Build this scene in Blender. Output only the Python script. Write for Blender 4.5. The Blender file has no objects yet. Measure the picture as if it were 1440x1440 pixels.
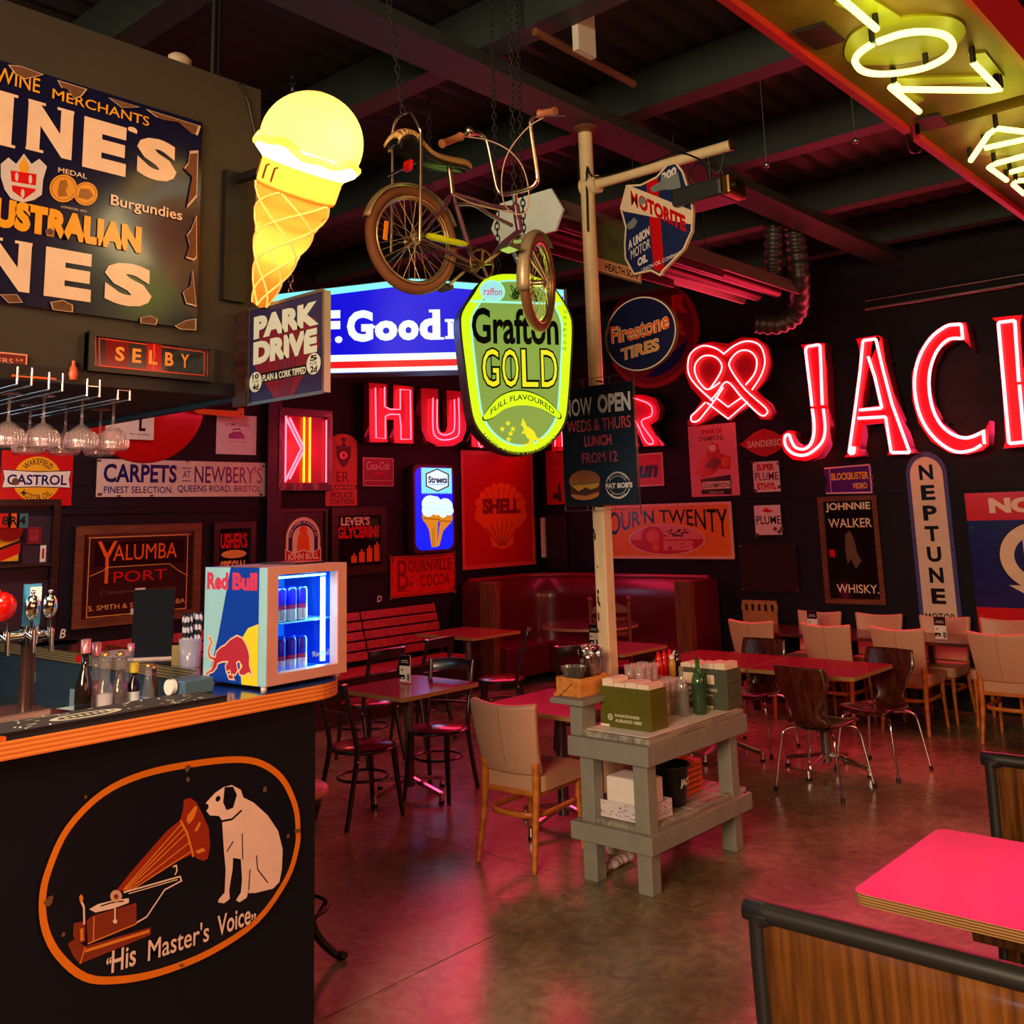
import bpy, bmesh, math, random
from mathutils import Vector as V, Matrix as MX
from mathutils.geometry import tessellate_polygon
random.seed(7)
C = bpy.context.scene.collection
PI = math.pi
S_ = bpy.context.scene
# ---------------------------------------------------------------- camera
EYE = V((0, 0, 1.92)); FPX, PCY = 1390.9, 480.2
PSI, PIT, ROL = (math.radians(a) for a in (41.34, 10.11, 1.683))
_fh = V((math.cos(PSI), math.sin(PSI), 0)); _r0 = V((math.sin(PSI), -math.cos(PSI), 0)); _z = V((0, 0, 1))
FWD = math.cos(PIT)*_fh + math.sin(PIT)*_z; _u0 = -math.sin(PIT)*_fh + math.cos(PIT)*_z
RGT = math.cos(ROL)*_r0 - math.sin(ROL)*_u0; UPV = math.cos(ROL)*_u0 + math.sin(ROL)*_r0
cam = bpy.data.objects.new('camera', bpy.data.cameras.new('camera')); C.objects.link(cam)
cam.matrix_world = MX(((RGT.x, UPV.x, -FWD.x, 0), (RGT.y, UPV.y, -FWD.y, 0), (RGT.z, UPV.z, -FWD.z, EYE.z), (0, 0, 0, 1)))
cam.data.sensor_width = 36; cam.data.sensor_fit = 'HORIZONTAL'; cam.data.lens = 36*FPX/1440
cam.data.shift_y = (PCY-720)/1440; cam.data.clip_start = 0.05
S_.camera = cam
# points of the room read off the photograph: where the sight line through (u, v) meets a known plane
def ray(u, v): return FWD + RGT*((u-720)/FPX) - UPV*((v-PCY)/FPX)
def onz(u, v, z=0.0): d = ray(u, v); return EYE + d*((z-EYE.z)/d.z)
def onx(u, v, x): d = ray(u, v); return EYE + d*(x/d.x)
def ony(u, v, y): d = ray(u, v); return EYE + d*(y/d.y)
def dep(u, v, d): return EYE + ray(u, v)*d
WX, WY, CEIL = 10.15, 8.55, 4.78       # right wall, left wall, roof
# ---------------------------------------------------------------- view and light
vs = S_.view_settings; vs.view_transform = 'Standard'; vs.look = 'None'; vs.exposure = 0.22; vs.gamma = 1.0; vs.use_curve_mapping = False
wd = bpy.data.worlds.new('night'); S_.world = wd; wd.use_nodes = True
wd.node_tree.nodes['Background'].inputs[0].default_value = (0.34, 0.24, 0.36, 1); wd.node_tree.nodes['Background'].inputs[1].default_value = 0.015
def area(name, loc, to, sx, sy, col, power, parent=None, spread=180):
    l = bpy.data.lights.new(name, 'AREA'); l.shape = 'RECTANGLE'; l.size = sx; l.size_y = sy; l.color = col; l.energy = power; l.spread = math.radians(spread)
    o = bpy.data.objects.new(name, l); C.objects.link(o); o.location = loc
    o.rotation_euler = (V(to)-V(loc)).to_track_quat('-Z', 'Y').to_euler()
    if parent: o.parent = parent; o.matrix_parent_inverse = parent.matrix_basis.inverted()
    return o
def bulb(name, loc, col, power, r=0.1, parent=None):
    l = bpy.data.lights.new(name, 'POINT'); l.color = col; l.energy = power; l.shadow_soft_size = r
    o = bpy.data.objects.new(name, l); C.objects.link(o); o.location = loc
    if parent: o.parent = parent; o.matrix_parent_inverse = parent.matrix_basis.inverted()
    return o
area('entrance_light', (-3.5, 0.6, 3.4), (5, 3.2, 0.3), 3.0, 1.6, (1.0, 0.74, 0.46), 430)
area('bar_front_fill_light', (1.2, -4.0, 2.6), (2.6, 4, 1.2), 3.0, 1.6, (1.0, 0.30, 0.12), 58)  # added orange side light on the bar front; its source is unseen
area('bench_side_fill_light', (6.0, -4.0, 3.0), (5.2, 3.4, 1.0), 2.5, 1.4, (1.0, 0.36, 0.20), 32, spread=100)  # added side light for the workbench and pole, not a window
area('bar_well_light', (0.6, 5.2, 2.35), (1.4, 5.0, 0.5), 1.6, 0.6, (0.5, 0.8, 1.0), 12)
area('bar_spot_light', (2.6, 6.2, 4.2), (2.7, 8.5, 1.8), 1.2, 0.5, (1.0, 0.80, 0.66), 30, spread=120)
area('bar_top_fill_light', (1.4, 2.8, 2.3), (1.75, 3.7, 1.2), .6, .2, (1.0, 0.80, 0.62), 3.5, spread=110)  # added unseen light to brighten the runner and bottles
area('neon_wall_light', (9.75, 3.6, 3.2), (4, 3.2, 0.0), 5.2, 1.0, (1.0, 0.02, 0.085), 46, spread=140)
area('neon_corner_light', (8.4, 8.2, 3.1), (5, 3.5, 0.0), 2.6, 0.8, (1.0, 0.02, 0.07), 28, spread=140)
# ---------------------------------------------------------------- materials
def lin(c):
    f = lambda x: x/12.92 if x <= 0.04045 else ((x+0.055)/1.055)**2.4
    return tuple(f(x/255) for x in c)
MATS = {}
def M(name, col=(128, 128, 128), rough=0.5, metal=0.0, emit=0.0, ecol=None, glass=0.0, var=0.12, scale=14, bump=0.0, spec=0.5, coat=0.0, alpha=1.0):
    if name in MATS: return MATS[name]
    m = bpy.data.materials.new(name); m.use_nodes = True; nt = m.node_tree; b = nt.nodes['Principled BSDF']
    c = lin(col); b.inputs['Roughness'].default_value = rough; b.inputs['Metallic'].default_value = metal
    b.inputs['Specular IOR Level'].default_value = spec
    tc = nt.nodes.new('ShaderNodeTexCoord'); nz = nt.nodes.new('ShaderNodeTexNoise'); nz.inputs['Scale'].default_value = scale; nz.inputs['Detail'].default_value = 4
    nt.links.new(tc.outputs['Object'], nz.inputs['Vector'])
    mx = nt.nodes.new('ShaderNodeMix'); mx.data_type = 'RGBA'
    mx.inputs[6].default_value = tuple(x*(1-var) for x in c)+(1,); mx.inputs[7].default_value = tuple(min(1, x*(1+var)) for x in c)+(1,)
    nt.links.new(nz.outputs['Fac'], mx.inputs[0]); nt.links.new(mx.outputs[2], b.inputs['Base Color'])
    if bump:
        bp = nt.nodes.new('ShaderNodeBump'); bp.inputs['Strength'].default_value = bump; bp.inputs['Distance'].default_value = 0.01
        nt.links.new(nz.outputs['Fac'], bp.inputs['Height']); nt.links.new(bp.outputs['Normal'], b.inputs['Normal'])
    if emit:
        b.inputs['Emission Color'].default_value = lin(ecol or col)+(1,); b.inputs['Emission Strength'].default_value = emit
    if glass: b.inputs['Transmission Weight'].default_value = glass; b.inputs['IOR'].default_value = 1.45
    if coat: b.inputs['Coat Weight'].default_value = coat; b.inputs['Coat Roughness'].default_value = 0.12
    if alpha < 1: b.inputs['Alpha'].default_value = alpha
    MATS[name] = m; return m
def thin_glass(name, tint=(250, 246, 244), haze=.09):
    if name in MATS: return MATS[name]
    m = bpy.data.materials.new(name); m.use_nodes = True; nt = m.node_tree; nt.nodes.remove(nt.nodes['Principled BSDF']); N = nt.nodes.new; L = nt.links.new; out = nt.nodes['Material Output']
    t, g, d, f, nz, a, b = N('ShaderNodeBsdfTransparent'), N('ShaderNodeBsdfGlossy'), N('ShaderNodeBsdfDiffuse'), N('ShaderNodeLayerWeight'), N('ShaderNodeTexNoise'), N('ShaderNodeMixShader'), N('ShaderNodeMixShader')
    t.inputs[0].default_value = lin(tint)+(1,); d.inputs[0].default_value = lin(tint)+(1,); g.inputs['Roughness'].default_value = .04; f.inputs[0].default_value = .3; pw = N('ShaderNodeMath'); pw.operation = 'POWER'; pw.inputs[1].default_value = 3; ma = N('ShaderNodeMath'); ma.operation = 'MULTIPLY_ADD'; ma.inputs[1].default_value = .9; ma.inputs[2].default_value = .045; L(f.outputs['Facing'], pw.inputs[0]); L(pw.outputs[0], ma.inputs[0]); nz.inputs['Scale'].default_value = 30
    mr = N('ShaderNodeMapRange'); mr.inputs[3].default_value = haze*.6; mr.inputs[4].default_value = haze*1.4; L(nz.outputs['Fac'], mr.inputs[0]); L(mr.outputs[0], a.inputs[0]); L(t.outputs[0], a.inputs[1]); L(d.outputs[0], a.inputs[2])
    L(ma.outputs[0], b.inputs[0]); L(a.outputs[0], b.inputs[1]); L(g.outputs[0], b.inputs[2]); L(b.outputs[0], out.inputs[0]); MATS[name] = m; return m
def translucent(name, col, k=.75):
    if name in MATS: return MATS[name]
    m = bpy.data.materials.new(name); m.use_nodes = True; nt = m.node_tree; nt.nodes.remove(nt.nodes['Principled BSDF']); N = nt.nodes.new; L = nt.links.new; t, d, x, nz, mx, tc = N('ShaderNodeBsdfTranslucent'), N('ShaderNodeBsdfDiffuse'), N('ShaderNodeMixShader'), N('ShaderNodeTexNoise'), N('ShaderNodeMix'), N('ShaderNodeTexCoord')
    mx.data_type = 'RGBA'; c = lin(col); mx.inputs[6].default_value = tuple(q*.8 for q in c)+(1,); mx.inputs[7].default_value = c+(1,); nz.inputs['Scale'].default_value = 9; nz.inputs['Detail'].default_value = 5; L(tc.outputs['Object'], nz.inputs['Vector']); L(nz.outputs['Fac'], mx.inputs[0])
    for q in (t, d): L(mx.outputs[2], q.inputs[0])
    x.inputs[0].default_value = k; L(d.outputs[0], x.inputs[1]); L(t.outputs[0], x.inputs[2]); L(x.outputs[0], nt.nodes['Material Output'].inputs[0]); MATS[name] = m; return m
def wood(name, c1, c2, rough=0.4, scale=(1.2, 14, 14), coat=0.0, axis=None):
    if name in MATS: return MATS[name]
    m = bpy.data.materials.new(name); m.use_nodes = True; nt = m.node_tree; b = nt.nodes['Principled BSDF']; b.inputs['Roughness'].default_value = rough
    tc = nt.nodes.new('ShaderNodeTexCoord'); mp = nt.nodes.new('ShaderNodeMapping'); mp.inputs['Scale'].default_value = scale
    nz = nt.nodes.new('ShaderNodeTexNoise'); nz.inputs['Scale'].default_value = 3; nz.inputs['Detail'].default_value = 8; nz.inputs['Distortion'].default_value = 0.25
    cr = nt.nodes.new('ShaderNodeValToRGB'); cr.color_ramp.elements[0].position = 0.32; cr.color_ramp.elements[1].position = 0.68
    cr.color_ramp.elements[0].color = lin(c1)+(1,); cr.color_ramp.elements[1].color = lin(c2)+(1,)
    for a, bb in ((tc.outputs['Object'], mp.inputs[0]), (mp.outputs[0], nz.inputs['Vector']), (nz.outputs['Fac'], cr.inputs[0]), (cr.outputs[0], b.inputs['Base Color'])): nt.links.new(a, bb)
    if coat: b.inputs['Coat Weight'].default_value = coat
    MATS[name] = m; return m
# ---------------------------------------------------------------- mesh building
class MB:
    def __init__(s, mat=None): s.v = []; s.f = []; s.m = []; s.sm = []; s.mats = []; s.cur = mat; s.T = MX.Identity(4)
    def mi(s, mat):
        mat = mat or s.cur
        if mat not in s.mats: s.mats.append(mat)
        return s.mats.index(mat)
    def add(s, vs, fs, mat=None, smooth=False):
        k = len(s.v); s.v += [s.T @ V(p) for p in vs]; i = s.mi(mat)
        for f in fs: s.f.append([k+j for j in f]); s.m.append(i); s.sm.append(smooth)
        return s
    def box(s, c, d, mat=None, R=None):
        x, y, z = (t/2 for t in d); P = [V((a*x, b*y, e*z)) for a in (-1, 1) for b in (-1, 1) for e in (-1, 1)]
        if R is not None: P = [R @ p for p in P]
        return s.add([p+V(c) for p in P], [(0, 1, 3, 2), (4, 6, 7, 5), (0, 4, 5, 1), (2, 3, 7, 6), (0, 2, 6, 4), (1, 5, 7, 3)], mat)
    def bx(s, x0, x1, y0, y1, z0, z1, mat=None): return s.box(((x0+x1)/2, (y0+y1)/2, (z0+z1)/2), (x1-x0, y1-y0, z1-z0), mat)
    def beam(s, p, q, w, h, mat=None, up=(0, 0, 1)):
        p, q = V(p), V(q); d = (q-p); L = d.length; d.normalize(); sd = d.cross(V(up))
        if sd.length < 1e-4: sd = d.cross(V((1, 0, 0)))
        sd.normalize(); u = sd.cross(d); R = MX((d, sd, u)).transposed(); return s.box((p+q)/2, (L, w, h), mat, R)
    def rod(s, p, q, r, mat=None, n=12, r2=None, cap=True):
        p, q = V(p), V(q); d = (q-p).normalized(); a = d.orthogonal().normalized(); b = d.cross(a); r2 = r if r2 is None else r2; vs = []
        for c, rr in ((p, r), (q, r2)):
            for i in range(n): t = 2*PI*i/n; vs.append(c + a*(rr*math.cos(t)) + b*(rr*math.sin(t)))
        s.add(vs, [(i, (i+1) % n, n+(i+1) % n, n+i) for i in range(n)], mat, True)
        if cap: s.add(vs, [tuple(range(n-1, -1, -1)), tuple(range(n, 2*n))], mat)
        return s
    def tube(s, pts, r, mat=None, closed=False, n=8, rs=None):
        pts = [V(p) for p in pts]; N = len(pts); vs = []; ref = None
        for i, p in enumerate(pts):
            a = pts[(i-1) % N] if closed or i else p; b = pts[(i+1) % N] if closed or i < N-1 else p; d = (b-a).normalized()
            if ref is None: ref = d.orthogonal().normalized()
            ref = (ref - d*ref.dot(d)); ref = ref.normalized() if ref.length > 1e-6 else d.orthogonal().normalized(); bi = d.cross(ref); rr = rs[i] if rs else r
            for k in range(n): t = 2*PI*k/n; vs.append(p + ref*(rr*math.cos(t)) + bi*(rr*math.sin(t)))
        fs = []
        for i in range(N if closed else N-1):
            for k in range(n): j = (i+1) % N; fs.append((i*n+k, i*n+(k+1) % n, j*n+(k+1) % n, j*n+k))
        s.add(vs, fs, mat, True)
        if not closed: s.add(vs, [tuple(range(n-1, -1, -1)), tuple(range((N-1)*n, N*n))], mat)
        return s
    def lathe(s, prof, c=(0, 0, 0), mat=None, n=24, R=None):
        vs = []; c = V(c)
        for r, z in prof:
            for k in range(n):
                p = V((r*math.cos(2*PI*k/n), r*math.sin(2*PI*k/n), z)); vs.append((R @ p if R is not None else p)+c)
        fs = [(i*n+k, i*n+(k+1) % n, (i+1)*n+(k+1) % n, (i+1)*n+k) for i in range(len(prof)-1) for k in range(n)]
        s.add(vs, fs, mat, True)
        if prof[0][0] > 1e-4: s.add(vs, [tuple(range(n-1, -1, -1))], mat)
        if prof[-1][0] > 1e-4: s.add(vs, [tuple(range((len(prof)-1)*n, len(prof)*n))], mat)
        return s
    def ball(s, c, r, mat=None, n=16, sc=(1, 1, 1)):
        m = n//2; pr = [(math.sin(PI*i/m), -math.cos(PI*i/m)) for i in range(m+1)]; R = MX.Diagonal((sc[0]*r, sc[1]*r, sc[2]*r))
        return s.lathe([(max(a, 1e-5), b) for a, b in pr], c, mat, n, R)
    def prism(s, poly, z0, z1, mat=None, side=None, F=None):
        # a 2-D outline extruded from z0 to z1; F maps (x, y, z) into the object's space
        F = F or (lambda x, y, z: V((x, y, z))); n = len(poly); A = sum(poly[i][0]*poly[(i+1) % n][1]-poly[(i+1) % n][0]*poly[i][1] for i in range(n))
        if A < 0: poly = poly[::-1]
        vs = [F(x, y, z0) for x, y in poly]+[F(x, y, z1) for x, y in poly]; tri = tessellate_polygon([[V((x, y, 0)) for x, y in poly]])
        top = []
        for a, b, c in tri:
            ar = (poly[b][0]-poly[a][0])*(poly[c][1]-poly[a][1])-(poly[c][0]-poly[a][0])*(poly[b][1]-poly[a][1])
            top.append((a, b, c) if ar > 0 else (a, c, b))
        s.add(vs, [tuple(n+i for i in t) for t in top]+[t[::-1] for t in top], mat)
        return s.add(vs, [(i, (i+1) % n, n+(i+1) % n, n+i) for i in range(n)], side or mat)
    def shell(s, fn, nu, nv, th, mat=None):
        # a curved sheet fn(a, b) with thickness th along its normals
        P = [[V(fn(i/nu, j/nv)) for j in range(nv+1)] for i in range(nu+1)]; Nn = []
        for i in range(nu+1):
            for j in range(nv+1):
                a = P[min(i+1, nu)][j]-P[max(i-1, 0)][j]; b = P[i][min(j+1, nv)]-P[i][max(j-1, 0)]; Nn.append(a.cross(b).normalized())
        fl = [p for r in P for p in r]; K = len(fl); vs = [p+n*(th/2) for p, n in zip(fl, Nn)]+[p-n*(th/2) for p, n in zip(fl, Nn)]; W = nv+1; fs = []
        for i in range(nu):
            for j in range(nv): q = (i*W+j, (i+1)*W+j, (i+1)*W+j+1, i*W+j+1); fs += [q, tuple(K+x for x in q[::-1])]
        for j in range(nv): fs += [(j, j+1, K+j+1, K+j), (nu*W+j+1, nu*W+j, K+nu*W+j, K+nu*W+j+1)]
        for i in range(nu): fs += [((i+1)*W, i*W, K+i*W, K+(i+1)*W), (i*W+nv, (i+1)*W+nv, K+(i+1)*W+nv, K+i*W+nv)]
        return s.add(vs, fs, mat, True)
    def build(s, name, parent=None, bevel=0, seg=2, sub=0, world=None):
        me = bpy.data.meshes.new(name); me.from_pydata([tuple(p) for p in s.v], [], s.f)
        for m in s.mats: me.materials.append(m)
        me.polygons.foreach_set('material_index', s.m); me.polygons.foreach_set('use_smooth', s.sm); me.update()
        o = bpy.data.objects.new(name, me); C.objects.link(o)
        if parent: o.parent = parent
        if world is not None: o.matrix_world = world
        if bevel:
            b = o.modifiers.new('bevel', 'BEVEL'); b.width = bevel; b.segments = seg; b.limit_method = 'ANGLE'; b.angle_limit = math.radians(40)
        if sub: b = o.modifiers.new('sub', 'SUBSURF'); b.levels = sub; b.render_levels = sub
        return o
def empty(name, loc=(0, 0, 0), rz=0, label=None, cat=None, group=None):
    o = bpy.data.objects.new(name, None); C.objects.link(o); o.location = loc; o.rotation_euler = (0, 0, rz); o.empty_display_size = 0.1
    if label: tag(o, label, cat, group)
    return o
def tag(o, label=None, cat=None, group=None, kind=None):
    if label: o['label'] = label
    if cat: o['category'] = cat
    if group: o['group'] = group
    if kind: o['kind'] = kind
    return o
def copy_tree(o, parent=None):
    c = o.copy(); C.objects.link(c)
    if parent: c.parent = parent
    for ch in list(o.children): copy_tree(ch, c)
    return c
def placed(src, first, loc, rz, label, group=None):
    o = src if first else copy_tree(src); o.location = loc; o.rotation_euler = (0, 0, rz); o['label'] = label
    if group: o['group'] = group
    elif 'group' in o: del o['group']
    return o
def rrect(x0, y0, x1, y1, r, n=5):
    out = []
    for cx, cy, a in ((x1-r, y1-r, 0), (x0+r, y1-r, 90), (x0+r, y0+r, 180), (x1-r, y0+r, 270)):
        for i in range(n+1): t = math.radians(a+90*i/n); out.append((cx+r*math.cos(t), cy+r*math.sin(t)))
    return out
def smooth_path(P, k=5, closed=False):
    P = [V(p) for p in P]; N = len(P); out = []
    for i in range(N if closed else N-1):
        p0 = P[(i-1) % N] if closed or i else P[0]; p1 = P[i]; p2 = P[(i+1) % N]; p3 = P[(i+2) % N] if closed or i < N-2 else P[-1]
        for j in range(k):
            t = j/k; out.append(0.5*((2*p1)+(p2-p0)*t+(2*p0-5*p1+4*p2-p3)*t*t+(3*p1-p0-3*p2+p3)*t**3))
    if not closed: out.append(P[-1])
    return out
# ---------------------------------------------------------------- lettering
_TX = {}
def glyphs(txt, bold=0.0, shear=0.0):
    if 'M' in txt or 'W' in txt: bold = min(bold, .008)
    k = (txt, bold, shear)
    if k not in _TX:
        cu = bpy.data.curves.new('t', 'FONT'); cu.body = txt; cu.offset = bold; cu.shear = shear; cu.resolution_u = 3; cu.size = 1
        ob = bpy.data.objects.new('t', cu); me = ob.to_mesh(); vs = [(v.co.x, v.co.y) for v in me.vertices]; fs = [tuple(p.vertices) for p in me.polygons]
        ob.to_mesh_clear(); bpy.data.objects.remove(ob); bpy.data.curves.remove(cu); _TX[k] = (vs, fs)
    return _TX[k]
SER = {'I': ((.5, 0), (.5, 1)), 'N': ((.1, 0), (.1, 1), (.9, 1)), 'E': ((.12, 0), (.12, 1)), 'F': ((.12, 0), (.12, 1)), 'H': ((.1, 0), (.9, 0), (.1, 1), (.9, 1)), 'A': ((.07, 0), (.93, 0)),
       'M': ((.09, 0), (.91, 0), (.09, 1), (.91, 1)), 'K': ((.12, 0), (.9, 0), (.12, 1), (.88, 1)), 'L': ((.12, 0), (.12, 1)), 'P': ((.13, 0), (.13, 1)), 'R': ((.13, 0), (.13, 1), (.92, 0)), 'T': ((.5, 0),),
       'B': ((.12, 0), (.12, 1)), 'D': ((.1, 0), (.1, 1)), 'Y': ((.5, 0), (.08, 1), (.92, 1)), 'V': ((.08, 1), (.92, 1)), 'W': ((.07, 1), (.93, 1)), 'U': ((.1, 1), (.9, 1)), 'X': ((.1, 0), (.9, 0), (.1, 1), (.9, 1)),
       'r': ((.25, 0),), 'n': ((.12, 0), (.88, 0)), 'd': ((.86, 0), (.84, 1)), 'f': ((.4, 0),), 'h': ((.12, 0), (.88, 0), (.12, 1)), 'i': ((.5, 0),), 's': (), 't': (), 'a': ((.9, 0),), 'J': ((.6, 1),)}
class Sign:
    """A flat sign: a board with its printed face; x runs right and y down, 0..1 over the board."""
    def __init__(s, name, O, ex, up, W, H, t=0.012, board=None, edge=None, shape=None):
        s.name = name; s.W, s.H, s.t = W, H, t; ex = V(ex).normalized(); up = V(up).normalized(); n = ex.cross(up); s.b = MB(); s.k = 0
        s.mw = MX(((ex.x, up.x, n.x, O[0]), (ex.y, up.y, n.y, O[1]), (ex.z, up.z, n.z, O[2]), (0, 0, 0, 1)))
        if board: s.b.prism([s.p(x, y) for x, y in (shape or ((0, 0), (1, 0), (1, 1), (0, 1)))], 0, t, board, edge or board)
    def p(s, x, y): return (x*s.W, -y*s.H)
    def z(s): s.k += 1; return s.t+0.0006+0.00012*s.k
    def poly(s, pts, mat, z=None):
        z = z or s.z(); P = [s.p(*q) for q in pts]; n = len(P)
        A = sum(P[i][0]*P[(i+1) % n][1]-P[(i+1) % n][0]*P[i][1] for i in range(n))
        if A < 0: P = P[::-1]
        fs = []
        for a, b, c in tessellate_polygon([[V((x, y, 0)) for x, y in P]]):
            ar = (P[b][0]-P[a][0])*(P[c][1]-P[a][1])-(P[c][0]-P[a][0])*(P[b][1]-P[a][1]); fs.append((a, b, c) if ar > 0 else (a, c, b))
        s.b.add([(x, y, z) for x, y in P], fs, mat); return s
    def rect(s, x0, y0, x1, y1, mat): return s.poly(((x0, y0), (x1, y0), (x1, y1), (x0, y1)), mat)
    def rr(s, x0, y0, x1, y1, r, mat):
        P = rrect(x0*s.W, y0*s.H, x1*s.W, y1*s.H, r); return s.poly([(x/s.W, y/s.H) for x, y in P], mat)
    def ell(s, cx, cy, rx, ry, mat, n=36, a0=0, a1=360):
        return s.poly([(cx+rx*math.cos(math.radians(a0+(a1-a0)*i/n)), cy+ry*math.sin(math.radians(a0+(a1-a0)*i/n))) for i in range(n+(a1-a0 < 360))], mat)
    def line(s, pts, w, mat, closed=False):
        z = s.z(); P = [V(s.p(*q)) for q in pts]; P = [p for k, p in enumerate(P) if k == 0 or (p-P[k-1]).length > 1e-5]; n = len(P); vs = []
        if closed and (P[0]-P[-1]).length < 1e-5: P.pop(); n -= 1
        for i, p in enumerate(P):
            a = P[(i-1) % n] if closed or i else p*2-P[1]; b = P[(i+1) % n] if closed or i < n-1 else p*2-P[i-1]
            d1, d2 = (p-a).normalized(), (b-p).normalized(); n1 = V((-d1.y, d1.x)); m = n1+V((-d2.y, d2.x)); m = m.normalized() if m.length > 1e-3 else n1; k = w/2/max(.35, m.dot(n1)); vs += [(*(p-m*k), z), (*(p+m*k), z)]
        s.b.add(vs, [(2*i, 2*((i+1) % n), 2*((i+1) % n)+1, 2*i+1) for i in range(n if closed else n-1)], mat)
        return s
    def frame(s, w, mat, inset=0): return s.ring(inset, inset, 1-inset, 1-inset, w, mat)
    def ring(s, x0, y0, x1, y1, w, mat): return s.line(((x0, y0), (x1, y0), (x1, y1), (x0, y1)), w, mat, True)
    def txt(s, text, x0, y0, x1, y1, mat, bold=0.0, shear=0.0, serif=0.0, y1r=None):
        """fit text into the box; y1r/y0r slope not used; serif adds slabs of that height"""
        z = s.z()
        if serif:
            ws = []
            for ch in text:
                if ch == ' ': ws.append(0.35); continue
                vs, _ = glyphs(ch, bold); ws.append(max(v[0] for v in vs)-min(v[0] for v in vs)+0.16)
            tot = sum(ws); x = x0; h = y1-y0; cap = glyphs('H', bold)[0]; capH = max(v[1] for v in cap)-min(v[1] for v in cap)
            for ch, w in zip(text, ws):
                wd_ = (x1-x0)*w/tot
                if ch != ' ':
                    vs, fs = glyphs(ch, bold); gx0, gx1 = min(v[0] for v in vs), max(v[0] for v in vs); a = x+wd_*0.08; b = x+wd_*0.92
                    gy0 = min(v[1] for v in vs); hh = h/capH
                    s.b.add([(*s.p(a+(v[0]-gx0)/(gx1-gx0)*(b-a), y1-(v[1]+bold*0)*hh), z) for v in vs], fs, mat)
                    top = max(v[1] for v in vs)
                    for sx, sy in SER.get(ch, ()):
                        c = a+sx*(b-a); hw = 0.16*(x1-x0)/tot*1.25; yb = y1-(top*hh if sy else 0); yy = (yb, yb+serif) if sy else (yb-serif, yb)
                        P = [s.p(c-hw, yy[0]), s.p(c+hw, yy[0]), s.p(c+hw, yy[1]), s.p(c-hw, yy[1])]
                        s.b.add([(*q, z+0.00005) for q in P], [(0, 3, 2, 1)], mat)
                x += wd_
            return s
        vs, fs = glyphs(text, bold, shear); X = [v[0] for v in vs]; Y = [v[1] for v in vs]; ax, bx, ay, by = min(X), max(X), min(Y), max(Y)
        s.b.add([(*s.p(x0+(v[0]-ax)/(bx-ax)*(x1-x0), y1-(v[1]-ay)/(by-ay)*(y1-y0)), z) for v in vs], fs, mat); return s
    def warp(s, text, fn, mat, bold=0.0):
        """text whose unit box is mapped by fn(x, y) -> sign x, y"""
        z = s.z(); vs, fs = glyphs(text, bold); X = [v[0] for v in vs]; Y = [v[1] for v in vs]; ax, bx, ay, by = min(X), max(X), min(Y), max(Y)
        s.b.add([(*s.p(*fn((v[0]-ax)/(bx-ax), 1-(v[1]-ay)/(by-ay))), z) for v in vs], fs, mat); return s
    def arc(s, text, cx, cy, r, h, a0, a1, mat, bold=0.0, under=False):
        """text on a circle (radius r of the baseline as share of W), angles clockwise from the top"""
        def fn(x, y):
            a = math.radians(a0+(a1-a0)*x); rr = (r-h*y) if under else (r+h*(1-y))
            if under: rr = r-h*(1-y)
            return cx+rr*math.sin(a), cy-rr*math.cos(a)*s.W/s.H
        return s.warp(text, fn, mat, bold)
    def done(s, label=None, cat='sign', group=None, parent=None, bevel=0):
        o = s.b.build(s.name, parent, bevel)
        if parent is None: o.matrix_world = s.mw
        if label: tag(o, label, cat, group)
        s.o = o; return o
def wall_sign(name, wall, q, t=0.012, off=0.008, **k):
    """q = (u0, v0, u1, v1): top left and bottom right corner in the photograph, on the left ('L') or right ('R') wall"""
    f = (lambda u, v: ony(u, v, WY-off-t)) if wall == 'L' else (lambda u, v: onx(u, v, WX-off-t))
    a, b = f(q[0], q[1]), f(q[2], q[3])
    if wall == 'L': return Sign(name, (a.x, WY-off, a.z), (1, 0, 0), (0, 0, 1), b.x-a.x, a.z-b.z, t, **k)
    return Sign(name, (WX-off, a.y, a.z), (0, -1, 0), (0, 0, 1), a.y-b.y, a.z-b.z, t, **k)
def face_frame(b, W, H, w, t, mat, z0=0.0):
    """four mitred frame bars round a W x H face whose top left corner is the origin"""
    for P in ([(0, 0), (W, 0), (W-w, -w), (w, -w)], [(W, 0), (W, -H), (W-w, -H+w), (W-w, -w)], [(W, -H), (0, -H), (w, -H+w), (W-w, -H+w)], [(0, -H), (0, 0), (w, -w), (w, -H+w)]):
        b.prism(P, z0, z0+t, mat)
    return b
# ================================================================= materials
def EM(name, col, k=1.0, base=None): return M(name, base or tuple(c*0.35 for c in col), 0.35, emit=k, ecol=col, var=0.05)
def EN(name, col, rough=0.24): return M(name, col, rough, var=0.10, scale=9, coat=0.3)
wall_paint = M('wall paint near black', (17, 10, 24), 0.6, spec=.25, bump=0.25, scale=30, var=0.25)
dark_paint = M('black satin paint', (20, 18, 26), 0.42, bump=0.08, scale=40)
brown_paint = M('brown black paint', (54, 46, 38), 0.6, bump=0.1, scale=25)
beam_paint = M('dark green grey steel paint', (34, 44, 42), 0.6, var=0.2, scale=5)
roof_m = M('roof sheeting', (40, 36, 35), 0.6)
black = M('black', (12, 11, 13), 0.4); blackg = M('black gloss', (10, 10, 12), 0.12, coat=0.5)
white = M('warm white', (235, 228, 215), 0.5); cream = EN('cream enamel', (236, 214, 180))
red_en = EN('red enamel', (205, 16, 18)); navy_en = EN('navy enamel', (22, 26, 96)); yel_en = EN('yellow enamel', (240, 170, 30)); wht_en = EN('white enamel', (235, 225, 215)); blk_en = EN('black enamel', (18, 15, 20))
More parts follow.
